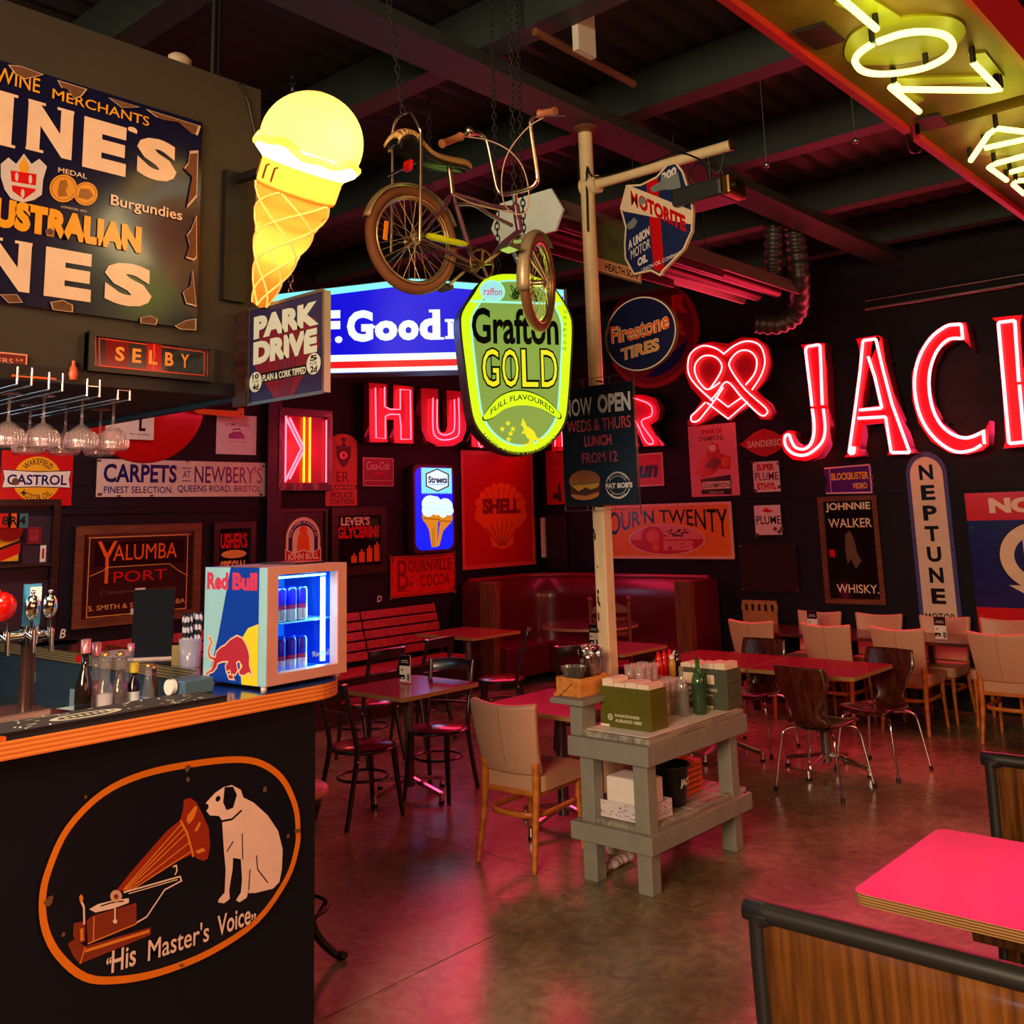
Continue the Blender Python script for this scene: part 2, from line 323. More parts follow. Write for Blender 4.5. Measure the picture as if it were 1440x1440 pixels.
org_en = EN('orange enamel', (238, 96, 20)); mar_en = EN('maroon enamel', (110, 12, 26)); pur_en = EN('purple enamel', (84, 30, 120)); grn_en = EN('green enamel', (96, 120, 70))
rust = M('rust', (104, 62, 34), 0.85, var=0.45, scale=40, bump=0.3)
chrome = M('chrome', (225, 222, 220), 0.12, 1.0, var=0.03); steel = M('brushed steel', (170, 168, 165), 0.3, 1.0); brass = M('aged brass', (190, 140, 70), 0.3, 1.0)
dark_wood = wood('dark stained wood', (34, 16, 14), (58, 28, 22), 0.3, coat=0.3)
frame_wood = wood('brown frame wood', (84, 42, 24), (120, 66, 36), 0.4)
mirror_m = M('old mirror glass', (150, 140, 140), 0.06, 1.0, var=0.2, scale=3)
dkglass = M('dark backed glass', (26, 12, 14), 0.06, spec=0.8)
glass_m = thin_glass('clear glass')
gold = M('gold leaf', (225, 150, 70), 0.4)
neon_red = M('red neon glass', (255, 90, 110), 0.3, emit=9.0, ecol=(255, 88, 92))
neon_pink = M('pink neon glass', (255, 90, 110), 0.3, emit=4.5, ecol=(255, 78, 98))
neon_lime = M('yellow neon glass', (250, 250, 150), 0.3, emit=3.4, ecol=(246, 250, 118))
neon_org = M('orange neon glass', (255, 150, 60), 0.3, emit=5.0, ecol=(255, 130, 20))
letter_red = M('red letter face', (228, 0, 40), 0.35, coat=0.3, var=0.06)
letter_side = M('letter return', (92, 10, 26), 0.45)
# ================================================================= the setting
def concrete():
    m = bpy.data.materials.new('polished concrete'); m.use_nodes = True; nt = m.node_tree; b = nt.nodes['Principled BSDF']; N = nt.nodes.new; L = nt.links.new
    g = N('ShaderNodeNewGeometry'); n1 = N('ShaderNodeTexNoise'); n1.inputs['Scale'].default_value = 1.1; n1.inputs['Detail'].default_value = 9; n1.inputs['Roughness'].default_value = 0.66
    n2 = N('ShaderNodeTexNoise'); n2.inputs['Scale'].default_value = 9; n2.inputs['Detail'].default_value = 8; n2.inputs['Distortion'].default_value = 1.5
    for n in (n1, n2): L(g.outputs['Position'], n.inputs['Vector'])
    c1 = N('ShaderNodeValToRGB'); e = c1.color_ramp.elements; e[0].position = 0.3; e[0].color = lin((92, 76, 54))+(1,); e[1].position = 0.72; e[1].color = lin((164, 142, 110))+(1,)
    L(n1.outputs['Fac'], c1.inputs[0]); c2 = N('ShaderNodeValToRGB'); e = c2.color_ramp.elements; e[0].position = 0.35; e[0].color = (0.55, 0.55, 0.55, 1); e[1].position = 0.62; e[1].color = (1, 1, 1, 1); L(n2.outputs['Fac'], c2.inputs[0])
    mx = N('ShaderNodeMix'); mx.data_type = 'RGBA'; mx.blend_type = 'MULTIPLY'; mx.inputs[0].default_value = 0.8; L(c1.outputs[0], mx.inputs[6]); L(c2.outputs[0], mx.inputs[7]); L(mx.outputs[2], b.inputs['Base Color'])
    rr = N('ShaderNodeMapRange'); rr.inputs[3].default_value = 0.16; rr.inputs[4].default_value = 0.34; L(n1.outputs['Fac'], rr.inputs[0]); L(rr.outputs[0], b.inputs['Roughness'])
    bp = N('ShaderNodeBump'); bp.inputs['Strength'].default_value = 0.12; bp.inputs['Distance'].default_value = 0.01; L(n2.outputs['Fac'], bp.inputs['Height']); L(bp.outputs[0], b.inputs['Normal'])
    return m
FL = MB(concrete()); jx = [-4, 0.6, 4.5, 8.35, WX+0.2]; jy = [-6, -0.7, 3.456, 7.4, WY+0.2]
for i in range(4):
    for j in range(4): FL.bx(jx[i]+0.004, jx[i+1]-0.004, jy[j]+0.004, jy[j+1]-0.004, -0.2, 0.0)
FL.bx(-4, WX+0.2, -6, WY+0.2, -0.3, -0.006, M('joint filler', (14, 11, 10), 0.9))
tag(FL.build('floor'), kind='structure')
w = MB(wall_paint); w.bx(-4, WX+0.2, WY, WY+0.2, 0, CEIL); z = 0.19
tag(w.build('wall_left'), kind='structure')
w = MB(wall_paint); w.bx(WX, WX+0.2, -6, WY, 0, CEIL); tag(w.build('wall_right'), kind='structure')
# block courses above eye level, a ledge moulding, smooth board below
zt = onx(760, 709.5, WX).z
for nm, g in (('trim_1', (0.9, WX, WY-0.018, WY, zt-0.025, zt+0.015)), ('trim_2', (WX-0.018, WX, -6, WY-0.018, zt-0.025, zt+0.015))):
    b = MB(wall_paint); b.bx(*g); tag(b.build(nm), kind='structure')
b = MB(wall_paint)
for i in range(13): b.bx(-4, WX-0.004, WY-0.006, WY, zt+0.03+i*0.2, zt+0.21+i*0.2); b.bx(WX-0.006, WX, -6, WY-0.006, zt+0.03+i*0.2, zt+0.21+i*0.2)
tag(b.build('wall_cladding'), kind='structure')
b = MB(dark_paint); pa, pb = ony(376, 650, WY-0.06), ony(395, 650, WY-0.06); b.bx(pa.x, pb.x, WY-0.07, WY, 0, CEIL); tag(b.build('wall_pilaster'), kind='structure')
for nm, g in (('baseboard_left', (-4, WX, WY-0.02, WY, 0, 0.1)), ('baseboard_right', (WX-0.02, WX, -6, WY-0.02, 0, 0.1))):
    b = MB(black); b.bx(*g); tag(b.build(nm), kind='structure')
b = MB(roof_m); n = 150                                     # corrugated roof sheeting, ribs along the room's depth
P = []
for i in range(n+1): P.append((-6+i*(WY+6.2)/n, CEIL+0.03*(i % 2)))
vs = [(x, y, z) for y, z in P for x in (-4, WX+0.2)]; b.add(vs, [(2*i, 2*i+1, 2*i+3, 2*i+2) for i in range(n)])
b.bx(-4, WX+0.2, -6, WY+0.2, CEIL+0.05, CEIL+0.15)
tag(b.build('ceiling'), kind='structure')
for i, x in enumerate((2.3, 3.77, 5.12, 6.5, 8.12, 9.55)):
    b = MB(beam_paint); b.bx(x, x+0.16, -6, WY, 4.5, CEIL-0.005); tag(b.build('ceiling_beam'), kind='structure')
b = MB(beam_paint); b.bx(-4, WX, 3.50, 3.78, 4.42, 4.499); tag(b.build('ceiling_girder'), kind='structure')
b = MB(rust); b.rod((3.78, 3.10, 4.46), (4.70, 3.10, 4.46), 0.022); tag(b.build('roof_pipe'), 'short rust orange pipe running under the roof beams above the tall pole', 'pipe')
p0, p1 = ony(810, 70, 2.95), ony(831, 8, 2.95)
b = MB(M('white painted steel', (200, 200, 184), 0.5, var=0.2)); b.bx(p0.x, p1.x, 2.93, 2.97, p0.z, CEIL); tag(b.build('roof_hanger'), 'short white painted post hanging from the roof above the hanging bicycle', 'post')
b = MB(steel); b.rod((WX-0.05, 3.93, 3.97), (WX-0.05, -3, 3.97), 0.028); b.rod((WX-0.03, 3.93, 4.06), (WX-0.03, -3, 4.06), 0.014); tag(b.build('wall_conduit'), 'thin metal conduit along the wall above the big red neon letters', 'pipe')
b = MB(black); p0, p1 = ony(302, 0, 3.75), ony(309, 0, 3.75); b.rod((p0.x, 3.75, CEIL), (p0.x, 3.75, 3.6), 0.016); b.rod((p1.x, 3.75, CEIL), (p1.x, 3.75, 3.6), 0.012); tag(b.build('roof_conduit'), 'pair of dark vertical conduits behind the brown bulkhead above the bar', 'pipe')
# ================================================================= signs on the left wall
s = wall_sign('enamel_sign', 'L', (3, 633, 100, 711), board=red_en, off=0.01)
s.ell(.5, .51, .335, .415, yel_en); s.arc('WAKEFIELD', .5, .51, .205, .085, -50, 50, blk_en, .02); s.arc('MOTOR OIL', .5, .51, .305, .085, 228, 134, blk_en, .02, True)
s.poly([(.02, .34), (.5, .37), (.98, .34), (.955, .51), (.98, .68), (.5, .66), (.02, .68), (.045, .51)], blk_en); s.poly([(.03, .355), (.5, .385), (.97, .355), (.945, .51), (.97, .665), (.5, .645), (.03, .665), (.055, .51)], wht_en)
s.txt('CASTROL', .09, .43, .92, .62, navy_en, .025); s.ell(.2, .56, .05, .07, rust, 9)
s.done('red square oil sign with yellow disc and white banner, left of the carpet sign')
s = wall_sign('enamel_sign', 'L', (137, 645, 373, 698), board=M('aged white tin', (214, 192, 182), 0.5, var=0.25, scale=6), edge=rust, off=0.01)
s.txt('CARPETS', .035, .12, .44, .62, navy_en, .03); s.txt('AT', .475, .28, .52, .48, navy_en, .01); s.line([(.47, .2), (.525, .2)], .008, navy_en); s.line([(.47, .56), (.525, .56)], .008, navy_en)
s.txt("NEWBERY'S", .545, .12, .975, .62, navy_en, .03); s.txt('FINEST SELECTION.', .04, .72, .42, .9, navy_en, .01); s.txt('QUEENS ROAD. BRISTOL', .445, .68, .97, .9, navy_en, .01)
for x, y, r in ((.01, .05, .012), (.985, .1, .012), (.02, .93, .015), (.5, .02, .008), (.97, .95, .014), (.3, .97, .01), (.12, .98, .012)): s.ell(x, y, r, r*3, rust, 7)
s.done('long white tin carpet sign with dark lettering above the port mirror')
s = wall_sign('paper_notice', 'L', (305, 582, 360, 640), board=M('pinkish paper', (232, 205, 222), 0.8), t=0.004)
s.txt('ACME SIGNS', .2, .21, .82, .28, pur_en, .03); s.poly([(.3, .5), (.42, .42), (.6, .42), (.7, .52), (.7, .6), (.3, .6)], pur_en); s.line([(.38, .38), (.55, .34), (.6, .4)], .012, pur_en); s.txt('THE LAST OF ITS KIND', .3, .66, .75, .69, pur_en)
s.done('square pale paper notice with small purple van above the right end of the carpet sign', 'notice')
c0 = ony(205, 556, WY-0.03); rr_ = (ony(290, 556, WY-0.03).x-c0.x)
b = MB(red_en); b.lathe([(0.01, 0.05), (rr_*0.96, 0.04), (rr_, 0.02), (rr_, 0)], (0, 0, 0), red_en, 48, MX(((1, 0, 0), (0, 0, -1), (0, 1, 0)))); o = b.build('round_sign'); o.location = (c0.x, WY-0.004, c0.z); tag(o, 'large red disc sign half hidden behind the brown bulkhead above the bar', 'sign')
s = wall_sign('enamel_sign', 'L', (150, 572, 216, 619), board=wht_en, off=0.07); s.txt('L', .68, .3, .82, .72, blk_en, .05); s.txt('for service', .5, .78, .9, .86, blk_en); s.done('white sign with one dark letter showing just beyond the hanging glasses')
s = wall_sign('arrow_sign', 'L', (268, 569, 343, 588), board=org_en, off=0.09, shape=((0, .35), (.86, .3), (.9, 0), (1, 0), (1, 1), (.14, .85))); s.ell(.94, .6, .02, .06, blk_en, 12); s.done('narrow orange angled sign under the bulkhead edge above the pale paper notice')
# picture mirrors
def pub_mirror(q, wall, fw, label, draw, name='pub_mirror', fm=frame_wood, gm=dkglass, off=0.005, group=None):
    s = wall_sign(name, wall, q, t=0.012, off=off, board=dark_wood); draw(s); f = MB(fm); o = s.done(label, 'mirror', group); face_frame(f, s.W, s.H, fw, 0.035, fm, 0.0); f.build('frame', o, 0.004); return o
def d_yal(s):
    s.rect(.05, .06, .95, .94, M('reflection toned mirror glass', (62, 24, 24), .12)); s.rect(.09, .08, .93, .13, M('dull mirror strip', (120, 80, 78), .3, .5)); s.ring(.11, .12, .89, .9, .008, gold)  # red brown tone is the room's reflection painted into the glass
    s.rect(.15, .17, .86, .41, M('dark red glass', (46, 8, 16), 0.1)); s.txt('Y', .17, .16, .32, .52, org_en, .0); s.line([(.245, .34), (.245, .58)], .03, org_en); s.txt('ALUMBA', .29, .2, .8, .36, org_en, .0)
    s.txt('PORT', .3, .47, .72, .58, red_en, .0); s.txt('Champion  Australian', .2, .65, .8, .7, rust, 0, .4); s.txt('S. SMITH & SON  YALUMBA', .12, .79, .88, .84, gold, .01)
    s.line([(.12, .5), (.2, .46), (.26, .42), (.74, .42), (.82, .5), (.9, .56)], .006, gold); s.rect(.47, .65, .55, .7, wht_en); s.rect(.44, .85, .55, .91, wht_en)
pub_mirror((106, 740, 279, 867), 'L', .075, 'wide wood framed port mirror with orange lettering behind the bar', d_yal)
def d_ush(s): s.rect(.1, .06, .9, .98, dkglass); s.txt('USHER\'S', .18, .15, .82, .38, red_en, .04); s.ell(.5, .46, .3, .06, gold); s.txt('SPECIAL', .18, .55, .82, .75, gold, .04); s.txt('WHISKY', .25, .8, .75, .92, red_en, .04)
pub_mirror((300, 735, 357, 830), 'L', .06, 'small dark mirror with gold and red whisky lettering above the drinks fridge', d_ush, fm=dark_wood)
def d_jb(s):
    A = [(.5+.36*math.cos(t), .42-.3*math.sin(t)) for t in [PI*i/16 for i in range(17)]]; B = [(.5+.31*math.cos(t), .42-.25*math.sin(t)) for t in [PI*i/16 for i in range(17)]]; D = [(.5+.23*math.cos(t), .42-.18*math.sin(t)) for t in [PI*i/16 for i in range(17)]]
    s.rect(.04, .02, .96, .98, dark_paint); s.poly(A+[(.14, .95), (.86, .95)], cream); s.poly(B+[(.19, .9), (.81, .9)], navy_en); s.poly(D+[(.27, .75), (.73, .75)], cream)
    s.arc('THIS LABEL IS ISSUED BY', .5, .42, .255, .035, -88, 88, cream, .02)
    s.poly([(.36, .6), (.38, .42), (.45, .3), (.55, .3), (.62, .42), (.64, .6)], org_en); s.ell(.5, .3, .09, .06, org_en, 14)
    s.poly([(.12, .56), (.3, .62), (.5, .58), (.7, .62), (.88, .56), (.88, .76), (.7, .82), (.5, .78), (.3, .82), (.12, .76)], cream); s.poly([(.14, .58), (.3, .64), (.5, .6), (.7, .64), (.86, .58), (.86, .74), (.7, .8), (.5, .76), (.3, .8), (.14, .74)], red_en)
    s.txt('JOHN BULL', .17, .63, .83, .75, cream, .04); s.txt('IMPORTED', .3, .86, .7, .9, red_en, .03)
pub_mirror((393, 716, 459, 812), 'L', .03, 'arched red and cream ale picture directly above the right of the drinks fridge', d_jb, name='ale_picture', fm=dark_wood)
def d_lev(s):
    s.rect(.08, .08, .92, .9, dkglass); s.txt("LEVER'S", .18, .14, .7, .27, cream, .04); s.txt('GLYCERINE', .12, .28, .9, .46, red_en, .05)
    for i in range(4): x = .36+.14*i; h = .1+.05*i; s.rect(x, .82-h, x+.1, .82, org_en); s.rect(x+.035, .78-h, x+.065, .82-h, org_en)
    s.poly([(.06, .86), (.1, .8), (.14, .86), (.1, .9)], red_en)
pub_mirror((465, 714, 543, 805), 'L', .09, 'wood framed glass with red lettering and bottles, left of the blue ice cream sign', d_lev, fm=dark_wood)
# neon K in a deep box
s = wall_sign('neon_box', 'L', (390, 573, 464, 690), t=0.03, board=dark_wood); s.rect(.1, .09, .9, .91, M('red back board', (150, 6, 20), 0.25)); o = s.done('framed glowing neon letter box left of the police station board', 'neon sign')
f = MB(); face_frame(f, s.W, s.H, .07, .07, dark_wood); f.build('frame', o)
def neon(name, par, s, pts, mat, r=.011, z=.055, k=1): f = MB(mat); f.tube([(*s.p(*q), z) for q in pts], r, mat); return f.build(name, par)
for pts in ([(.13, .12), (.42, .49), (.14, .88)], [(.2, .12), (.48, .49), (.21, .86)], [(.13, .1), (.13, .9)], [(.9, .12), (.9, .9)]): neon('neon_tube', o, s, pts, neon_pink)
for x in (.47, .58): neon('neon_tube', o, s, [(x, .1), (x, .9)], neon_org)
a_ = s.mw @ V((s.W/2, -s.H/2, 0.1)); bulb('neon_box_glow', a_+V((0, -.12, 0)), (1, .06, .08), 5, .15, o)
s = wall_sign('station_board', 'L', (464, 609, 502, 711), board=M('orange red board', (206, 74, 40), 0.5), off=.008, shape=[(0, .1), (.14, .04), (.32, .01), (.5, 0), (.68, .01), (.86, .04), (1, .1), (1, 1), (-.15, 1), (-.15, .8), (0, .8)])
ink = M('dark red ink', (88, 22, 24), 0.5)
s.poly([(.5, .1), (.62, .18), (.78, .16), (.76, .32), (.64, .42), (.5, .48), (.36, .42), (.24, .32), (.22, .16), (.38, .18)], ink); s.ell(.5, .3, .14, .055, org_en, 20); s.ell(.5, .08, .09, .03, ink, 14); s.ell(.5, .3, .06, .025, ink)
s.txt('ER', .24, .53, .7, .67, ink, .0); s.rect(-.02, .715, 1, .775, ink); s.txt('BLACK ROCK', .06, .725, .95, .765, org_en, .03); s.txt('POLICE', .04, .81, .86, .89, ink, .02); s.txt('STATION', .0, .905, .88, .98, ink, .02)
s.done('tall orange board with crest and police station lettering beside the framed neon letter', 'sign')
s = wall_sign('enamel_sign', 'L', (510, 643, 554, 684), board=M('dark red enamel', (150, 20, 44), 0.3), off=.006)
s.txt('Coca-Cola', .12, .14, .85, .42, wht_en, .0, .35); s.poly([(.35, .5), (.65, .5), (.5, .62)], red_en); s.line([(.04, .8), (.96, .8)], .005, cream); s.ring(.02, .02, .98, .98, .006, cream); s.done('small dark red script sign between the police board and the shell poster')
# lit ice cream sign
s = wall_sign('light_box', 'L', (580, 653, 641, 775), t=0.10, board=M('purple plastic casing', (70, 30, 60), 0.3), shape=[(x, y) for x, y in rrect(0, 0, 1, 1, .11, 6)])
bl = EM('lit blue', (0, 30, 235)); cy = EM('lit cyan', (120, 225, 245)); wh = EM('lit white', (215, 250, 245)); cone_e = EM('lit cone', (205, 125, 25)); cone_d = EM('lit cone dark', (140, 70, 10)); rd = EM('lit red', (200, 20, 40))
s.rr(.05, .03, .95, .97, .1, bl); s.rect(.2, .035, .93, .32, cy); s.poly([(.2, .32)]+[(.2+.73*i/24, .32+.018*(i % 2)) for i in range(25)], cy)
s.poly([(.3, .1), (.58, .04), (.86, .1), (.86, .25), (.58, .31), (.3, .25)], M('grey line', (60, 90, 100), .5)); s.poly([(.33, .11), (.58, .055), (.83, .11), (.83, .24), (.58, .295), (.33, .24)], wh); s.txt('Streets', .36, .13, .82, .21, EM('lit navy', (20, 20, 80)), .04); s.line([(.36, .225), (.8, .225)], .006, bl)
s.ell(.42, .59, .215, .10, cone_e, 26); s.ell(.76, .61, .175, .09, cone_e, 26); s.poly([(.28, .66), (.58, .66), (.54, .94), (.42, .94), (.36, .74)], cone_e); s.poly([(.62, .68), (.86, .68), (.7, .76), (.6, .93), (.54, .93)], cone_e); s.line([(.22, .61), (.62, .63)], .012, cone_d); s.line([(.6, .645), (.92, .655)], .012, cone_d)
for x, y, r in ((.4, .45, .2), (.75, .48, .19), (.52, .42, .12), (.35, .52, .15), (.85, .53, .11), (.55, .53, .1), (.7, .56, .1)): s.ell(x, y, r, r*.5, wh, 22)
for P in ([(.3, .5), (.42, .48), (.5, .52), (.58, .49)], [(.62, .53), (.74, .51), (.86, .54)], [(.36, .44), (.48, .42)], [(.7, .47), (.82, .46)]): s.line(P, .004, cy)
for x in (.44, .48): s.line([(x, .72), (x+.0, .94)], .008, cone_d)
o = s.done('tall lit blue ice cream sign with two cones hanging left of the shell poster', 'light box'); area('ice_cream_sign_glow', s.mw @ V((s.W/2, -s.H/2, .13)), s.mw @ V((s.W/2, -s.H/2, 1)), s.W, s.H, (.25, .5, 1), 2.0, o)
s = wall_sign('enamel_sign', 'L', (549, 783, 640, 832), board=M('worn red enamel', (214, 26, 14), .35, var=.25, scale=10), edge=rust, off=.01)
dk = M('faded maroon print', (128, 10, 14), .4); s.txt('B', .1, .1, .26, .82, dk, .0); s.txt('OURNVILLE', .26, .12, .94, .42, dk, .02); s.txt('COCOA', .45, .5, .92, .8, dk, .02); s.ell(.3, .7, .03, .05, dk); s.line([(.1, .85), (.26, .85)], .012, dk); s.ring(.02, .04, .98, .96, .008, rust)
for x, y in ((.0, .0), (1, 0), (0, 1), (1, 1), (.03, .1), (.97, .9)): s.ell(x, y, .025, .05, rust, 8)
s.done('worn red cocoa sign with faded lettering below the lit ice cream sign')
# shell poster
s = wall_sign('enamel_sign', 'L', (648, 633, 753, 793), board=M('shell red', (196, 10, 10), .35), off=.01); pk = M('pinkish margin', (214, 70, 66), .4)
sh = M('shell orange', (236, 92, 20), .35); s.frame(.05, pk, .015)
cx, cy = .53, .8; P = [(.38, .82), (.36, .72), (.16, .58)]
for i in range(9):
    a0 = math.radians(208+i*(124/9)); a1 = math.radians(208+(i+1)*(124/9)); am = (a0+a1)/2
    for t, k in ((a0, 1), (a0*.75+am*.25, 1.09), (am, 1.12), (a1*.75+am*.25, 1.09), (a1, 1)):
        P.append((cx+.4*k*math.cos(t)*.95, .58+.33*k*(math.sin(t)+.16)))
P += [(.9, .58), (.7, .72), (.68, .82), (.53, .85)]
s.poly(P, sh)
for i in range(1, 9): t = math.radians(208+i*(124/9)); s.line([(cx+.37*math.cos(t), .57+.31*(math.sin(t)+.16)), (cx+.16*math.cos(t)*1.5, .52+.1*math.sin(t))], .008, dk)
s.txt('SHELL', .27, .41, .8, .545, dk, .06)
for i in range(7): x = .3+.077*i; s.line([(x+.0, .66-.06*math.sin(PI*i/6)), (.53+(x-.53)*.15, .82)], .012, dk)
s.done('big red poster with orange scallop shell in the left corner of the room')
# stickers
for q, t in (((530, 838, 537, 846), 'D'), ((84, 885, 92, 897), 'B')):
    s = wall_sign('wall_letter', 'L', q, t=.002); s.txt(t, 0, 0, 1, 1, wht_en, .02, .2); s.done({'D': 'tiny white letter on the dark wall above the slatted bench', 'B': 'tiny white letter on the dark wall left of the bottles'}[t], 'letter')
# framed opening at the far left with a poster inside
q0, q1 = ony(-70, 712, WY), ony(72, 905, WY)
b = MB(dark_wood); 
for x0, x1, z0, z1 in ((q1.x-.06, q1.x, q1.z, q0.z), (q0.x, q1.x, q0.z, q0.z+.05), (q0.x, q1.x, q1.z, q1.z+.04)): b.bx(x0, x1, WY-.06, WY, z0, z1)
rt = b.build('display_case'); tag(rt, 'dark framed display recess at the far left behind the beer taps', 'display case')
b = MB(M('recess back', (46, 26, 44), .5)); b.bx(q0.x, q1.x-.06, WY-.01, WY-.004, q1.z, q0.z); b.build('back_panel', rt); b = MB(dark_wood); pz = ony(0, 795, WY).z; b.bx(q0.x, q1.x-.06, WY-.12, WY-.01, pz-.02, pz+.0); b.build('shelf', rt)
s = wall_sign('poster', 'L', (-40, 741, 28, 791), t=.006, board=yel_en, off=.02, edge=blk_en); s.frame(.03, blk_en, 0); s.ell(.75, .12, .28, .3, red_en, 20); s.poly([(.55, .62), (1, .4), (.98, .75), (.6, .95)], red_en); s.line([(.55, .62), (1, .42)], .02, blk_en); s.done('yellow and red poster with black outline inside the far left recess', 'poster')
s = wall_sign('picture', 'L', (39, 742, 57, 764), t=.008, board=M('dull red print', (150, 30, 44), .5), off=.02); s.ring(.1, .1, .9, .9, .01, mar_en); s.txt('ROOT', .25, .3, .75, .45, mar_en, .02); s.done('tiny dull red square picture in the far left recess', 'picture')
s = wall_sign('price_card', 'L', (57, 767, 64, 790), t=.004, board=white, off=.02); s.rect(.3, .2, .7, .8, red_en); s.done('small white price card by the frame of the far left recess', 'card')
for i, (u, c) in enumerate(((0, red_en), (12, org_en), (24, M('teal enamel', (50, 110, 110), .4)))):
    s = wall_sign('number_plate', 'L', (u, 722, u+15, 742), t=.006, board=c, off=.14); s.txt('8R4'[i], .2, .2, .8, .8, blk_en, .03); s.done(('red', 'orange', 'teal')[i]+' number plate hanging in the far left recess', 'plate', 'number plates in the recess')
# ================================================================= signs on the right wall
s = wall_sign('enamel_sign', 'R', (767, 634, 794, 709), board=M('red print', (190, 26, 22), .4), off=.012); s.txt('LAGER', .25, .22, .75, .27, dk, .03); s.line([(.15, .4), (.85, .4)], .01, dk); s.poly([(.62, .95), (.66, .72), (.7, .6), (.76, .6), (.8, .72), (.84, .95)], blk_en); s.ell(.5, .85, .16, .06, blk_en, 14); s.done('narrow red poster with dark bottle just right of the shell poster', 'poster')
s = wall_sign('menu_board', 'R', (768, 728, 798, 801), board=dark_paint, t=.03, off=0); s.ring(0, 0, 1, 1, .01, dark_wood); o = s.done('dark chalkboard in the corner beside the narrow white strip', 'board')
b = MB(white); a_ = onx(761, 728, WX-.03); e_ = onx(767, 784, WX-.03); b.bx(WX-.05, WX, e_.y, a_.y, e_.z, a_.z); tag(b.build('wall_strip'), 'narrow pale vertical strip in the room corner left of the chalkboard', 'strip')  # plain white strip on the wall
s = wall_sign('enamel_sign', 'R', (850, 642, 934, 683), board=M('bright red enamel', (220, 24, 18), .3), off=.01); s.ring(.01, .03, .99, .97, .012, cream); s.txt('Dun', .1, .25, .5, .78, blk_en, .02, .3); s.txt('un', .58, .36, .92, .74, blk_en, .05, .3); s.done('red sign with slanted black letters half hidden behind the burger poster')
s = wall_sign('enamel_sign', 'R', (842, 713, 1033, 785), board=M('pie orange', (240, 128, 18), .35), edge=cream, off=.012); s.frame(.035, M('pale margin', (238, 180, 150), .4), .01)
def twn(x, y): X = .03+.94*x; return X, .09+y*(.25+.34*min(1, (abs(X-.5)/.47))**2)
s.warp("FOUR'N TWENTY", twn, blk_en, .05); s.ell(.52, .66, .285, .285, cream, 40); s.ell(.52, .66, .275, .27, M('pie red', (206, 26, 40), .35), 40); s.poly([(.52+.27*math.cos(t), .655+.26*math.sin(t)) for t in [PI+PI*i/20 for i in range(21)]], M('pie pink', (232, 130, 120), .4))
s.ell(.42, .6, .085, .2, M('pie red', (1, 1, 1)), 24); s.ell(.425, .6, .05, .13, org_en, 20); s.ell(.44, .8, .03, .07, org_en, 12); s.txt('PIES', .5, .68, .72, .86, M('pie pink', (1, 1, 1)), .07)
random.seed(3)
for i in range(26): x = .51+.17*random.random(); y = .46+.13*random.random(); s.poly([(x, y), (x+.018, y+.01), (x+.004, y+.03), (x-.008, y+.014)], blk_en)
s.done('wide orange pie sign with black arched lettering behind the white post')
s = wall_sign('poster', 'R', (967, 600, 1041, 700), board=M('pink paper', (238, 128, 140), .6), t=.006, off=.006)
s.txt('SPARK OF', .28, .06, .72, .13, red_en, .05); s.txt('CHAMPIONS', .22, .15, .74, .22, mar_en, .05); s.poly([(.1, .66), (.2, .5), (.35, .42), (.42, .3), (.5, .24), (.62, .28), (.66, .4), (.86, .46), (.84, .62), (.6, .6), (.45, .68), (.25, .7)], red_en); s.poly([(.3, .56), (.5, .44), (.7, .5), (.5, .62)], mar_en); s.ell(.5, .32, .08, .05, cream, 14); s.ell(.75, .52, .09, .07, org_en, 14)
s.poly([(.2, .73), (.84, .69), (.84, .95), (.2, .93), (.25, .83)], blk_en); s.rect(.25, .77, .82, .87, cream); s.txt('CHAMPION', .27, .79, .8, .855, blk_en, .04); s.txt('SPARK PLUGS', .38, .9, .68, .93, cream); s.done('pink poster with red cartoon car under the neon heart', 'poster')
s = wall_sign('enamel_sign', 'R', (1039, 606, 1112, 640), board=M('diamond red', (196, 26, 24), .4), off=.01, shape=((0, .5), (.3, .12), (.5, 0), (.7, .12), (1, .5), (.7, .88), (.5, 1), (.3, .88))); s.txt('SANDERSO', .16, .4, .86, .64, cream, .02); s.done('red diamond shaped sign with pale lettering left of the big neon J')
pl = M('worn white tin', (226, 190, 190), .5, var=.2)
s = wall_sign('enamel_sign', 'R', (1058, 650, 1098, 691), board=pl, edge=rust, off=.008); s.txt('SUPER', .15, .08, .82, .3, red_en, .05); s.txt('PLUME', .06, .36, .95, .62, mar_en, .06); s.txt('ETHYL', .12, .7, .85, .92, red_en, .05)
for x, y in ((0, 0), (1, .1), (.05, .95), (.96, .85)): s.ell(x, y, .07, .06, rust, 8)
s.done('worn square white fuel sign with three red lines, upper of two beside the pie sign')
s = wall_sign('enamel_sign', 'R', (1060, 711, 1100, 752), board=pl, edge=rust, off=.008); s.poly([(.3, .2), (.45, .08), (.6, .16), (.75, .2), (.55, .26)], red_en); s.txt('PLUME', .06, .36, .98, .64, blk_en, .06)
for x, y in ((1, .8), (.9, .9), (.05, 1), (.75, .8)): s.ell(x, y, .08, .07, rust, 8)
s.done('worn square white fuel sign with red plume, lower of two beside the pie sign')
s = wall_sign('smoked_notice', 'R', (1039, 766, 1124, 833), board=M('smoked perspex', (46, 22, 28), .25), t=.006, off=.012)
for i, t in enumerate(('YOU ARE NOW', 'ENTERING', 'SMOKE FREE', 'ROADSIDE CAFE')): pass
for x, y in ((.03, .03), (.97, .03), (.03, .97), (.97, .97)): s.ell(x, y, .018, .022, chrome, 10)
s.done('dark smoked notice panel with bright corner screws below the lower fuel sign', 'notice')
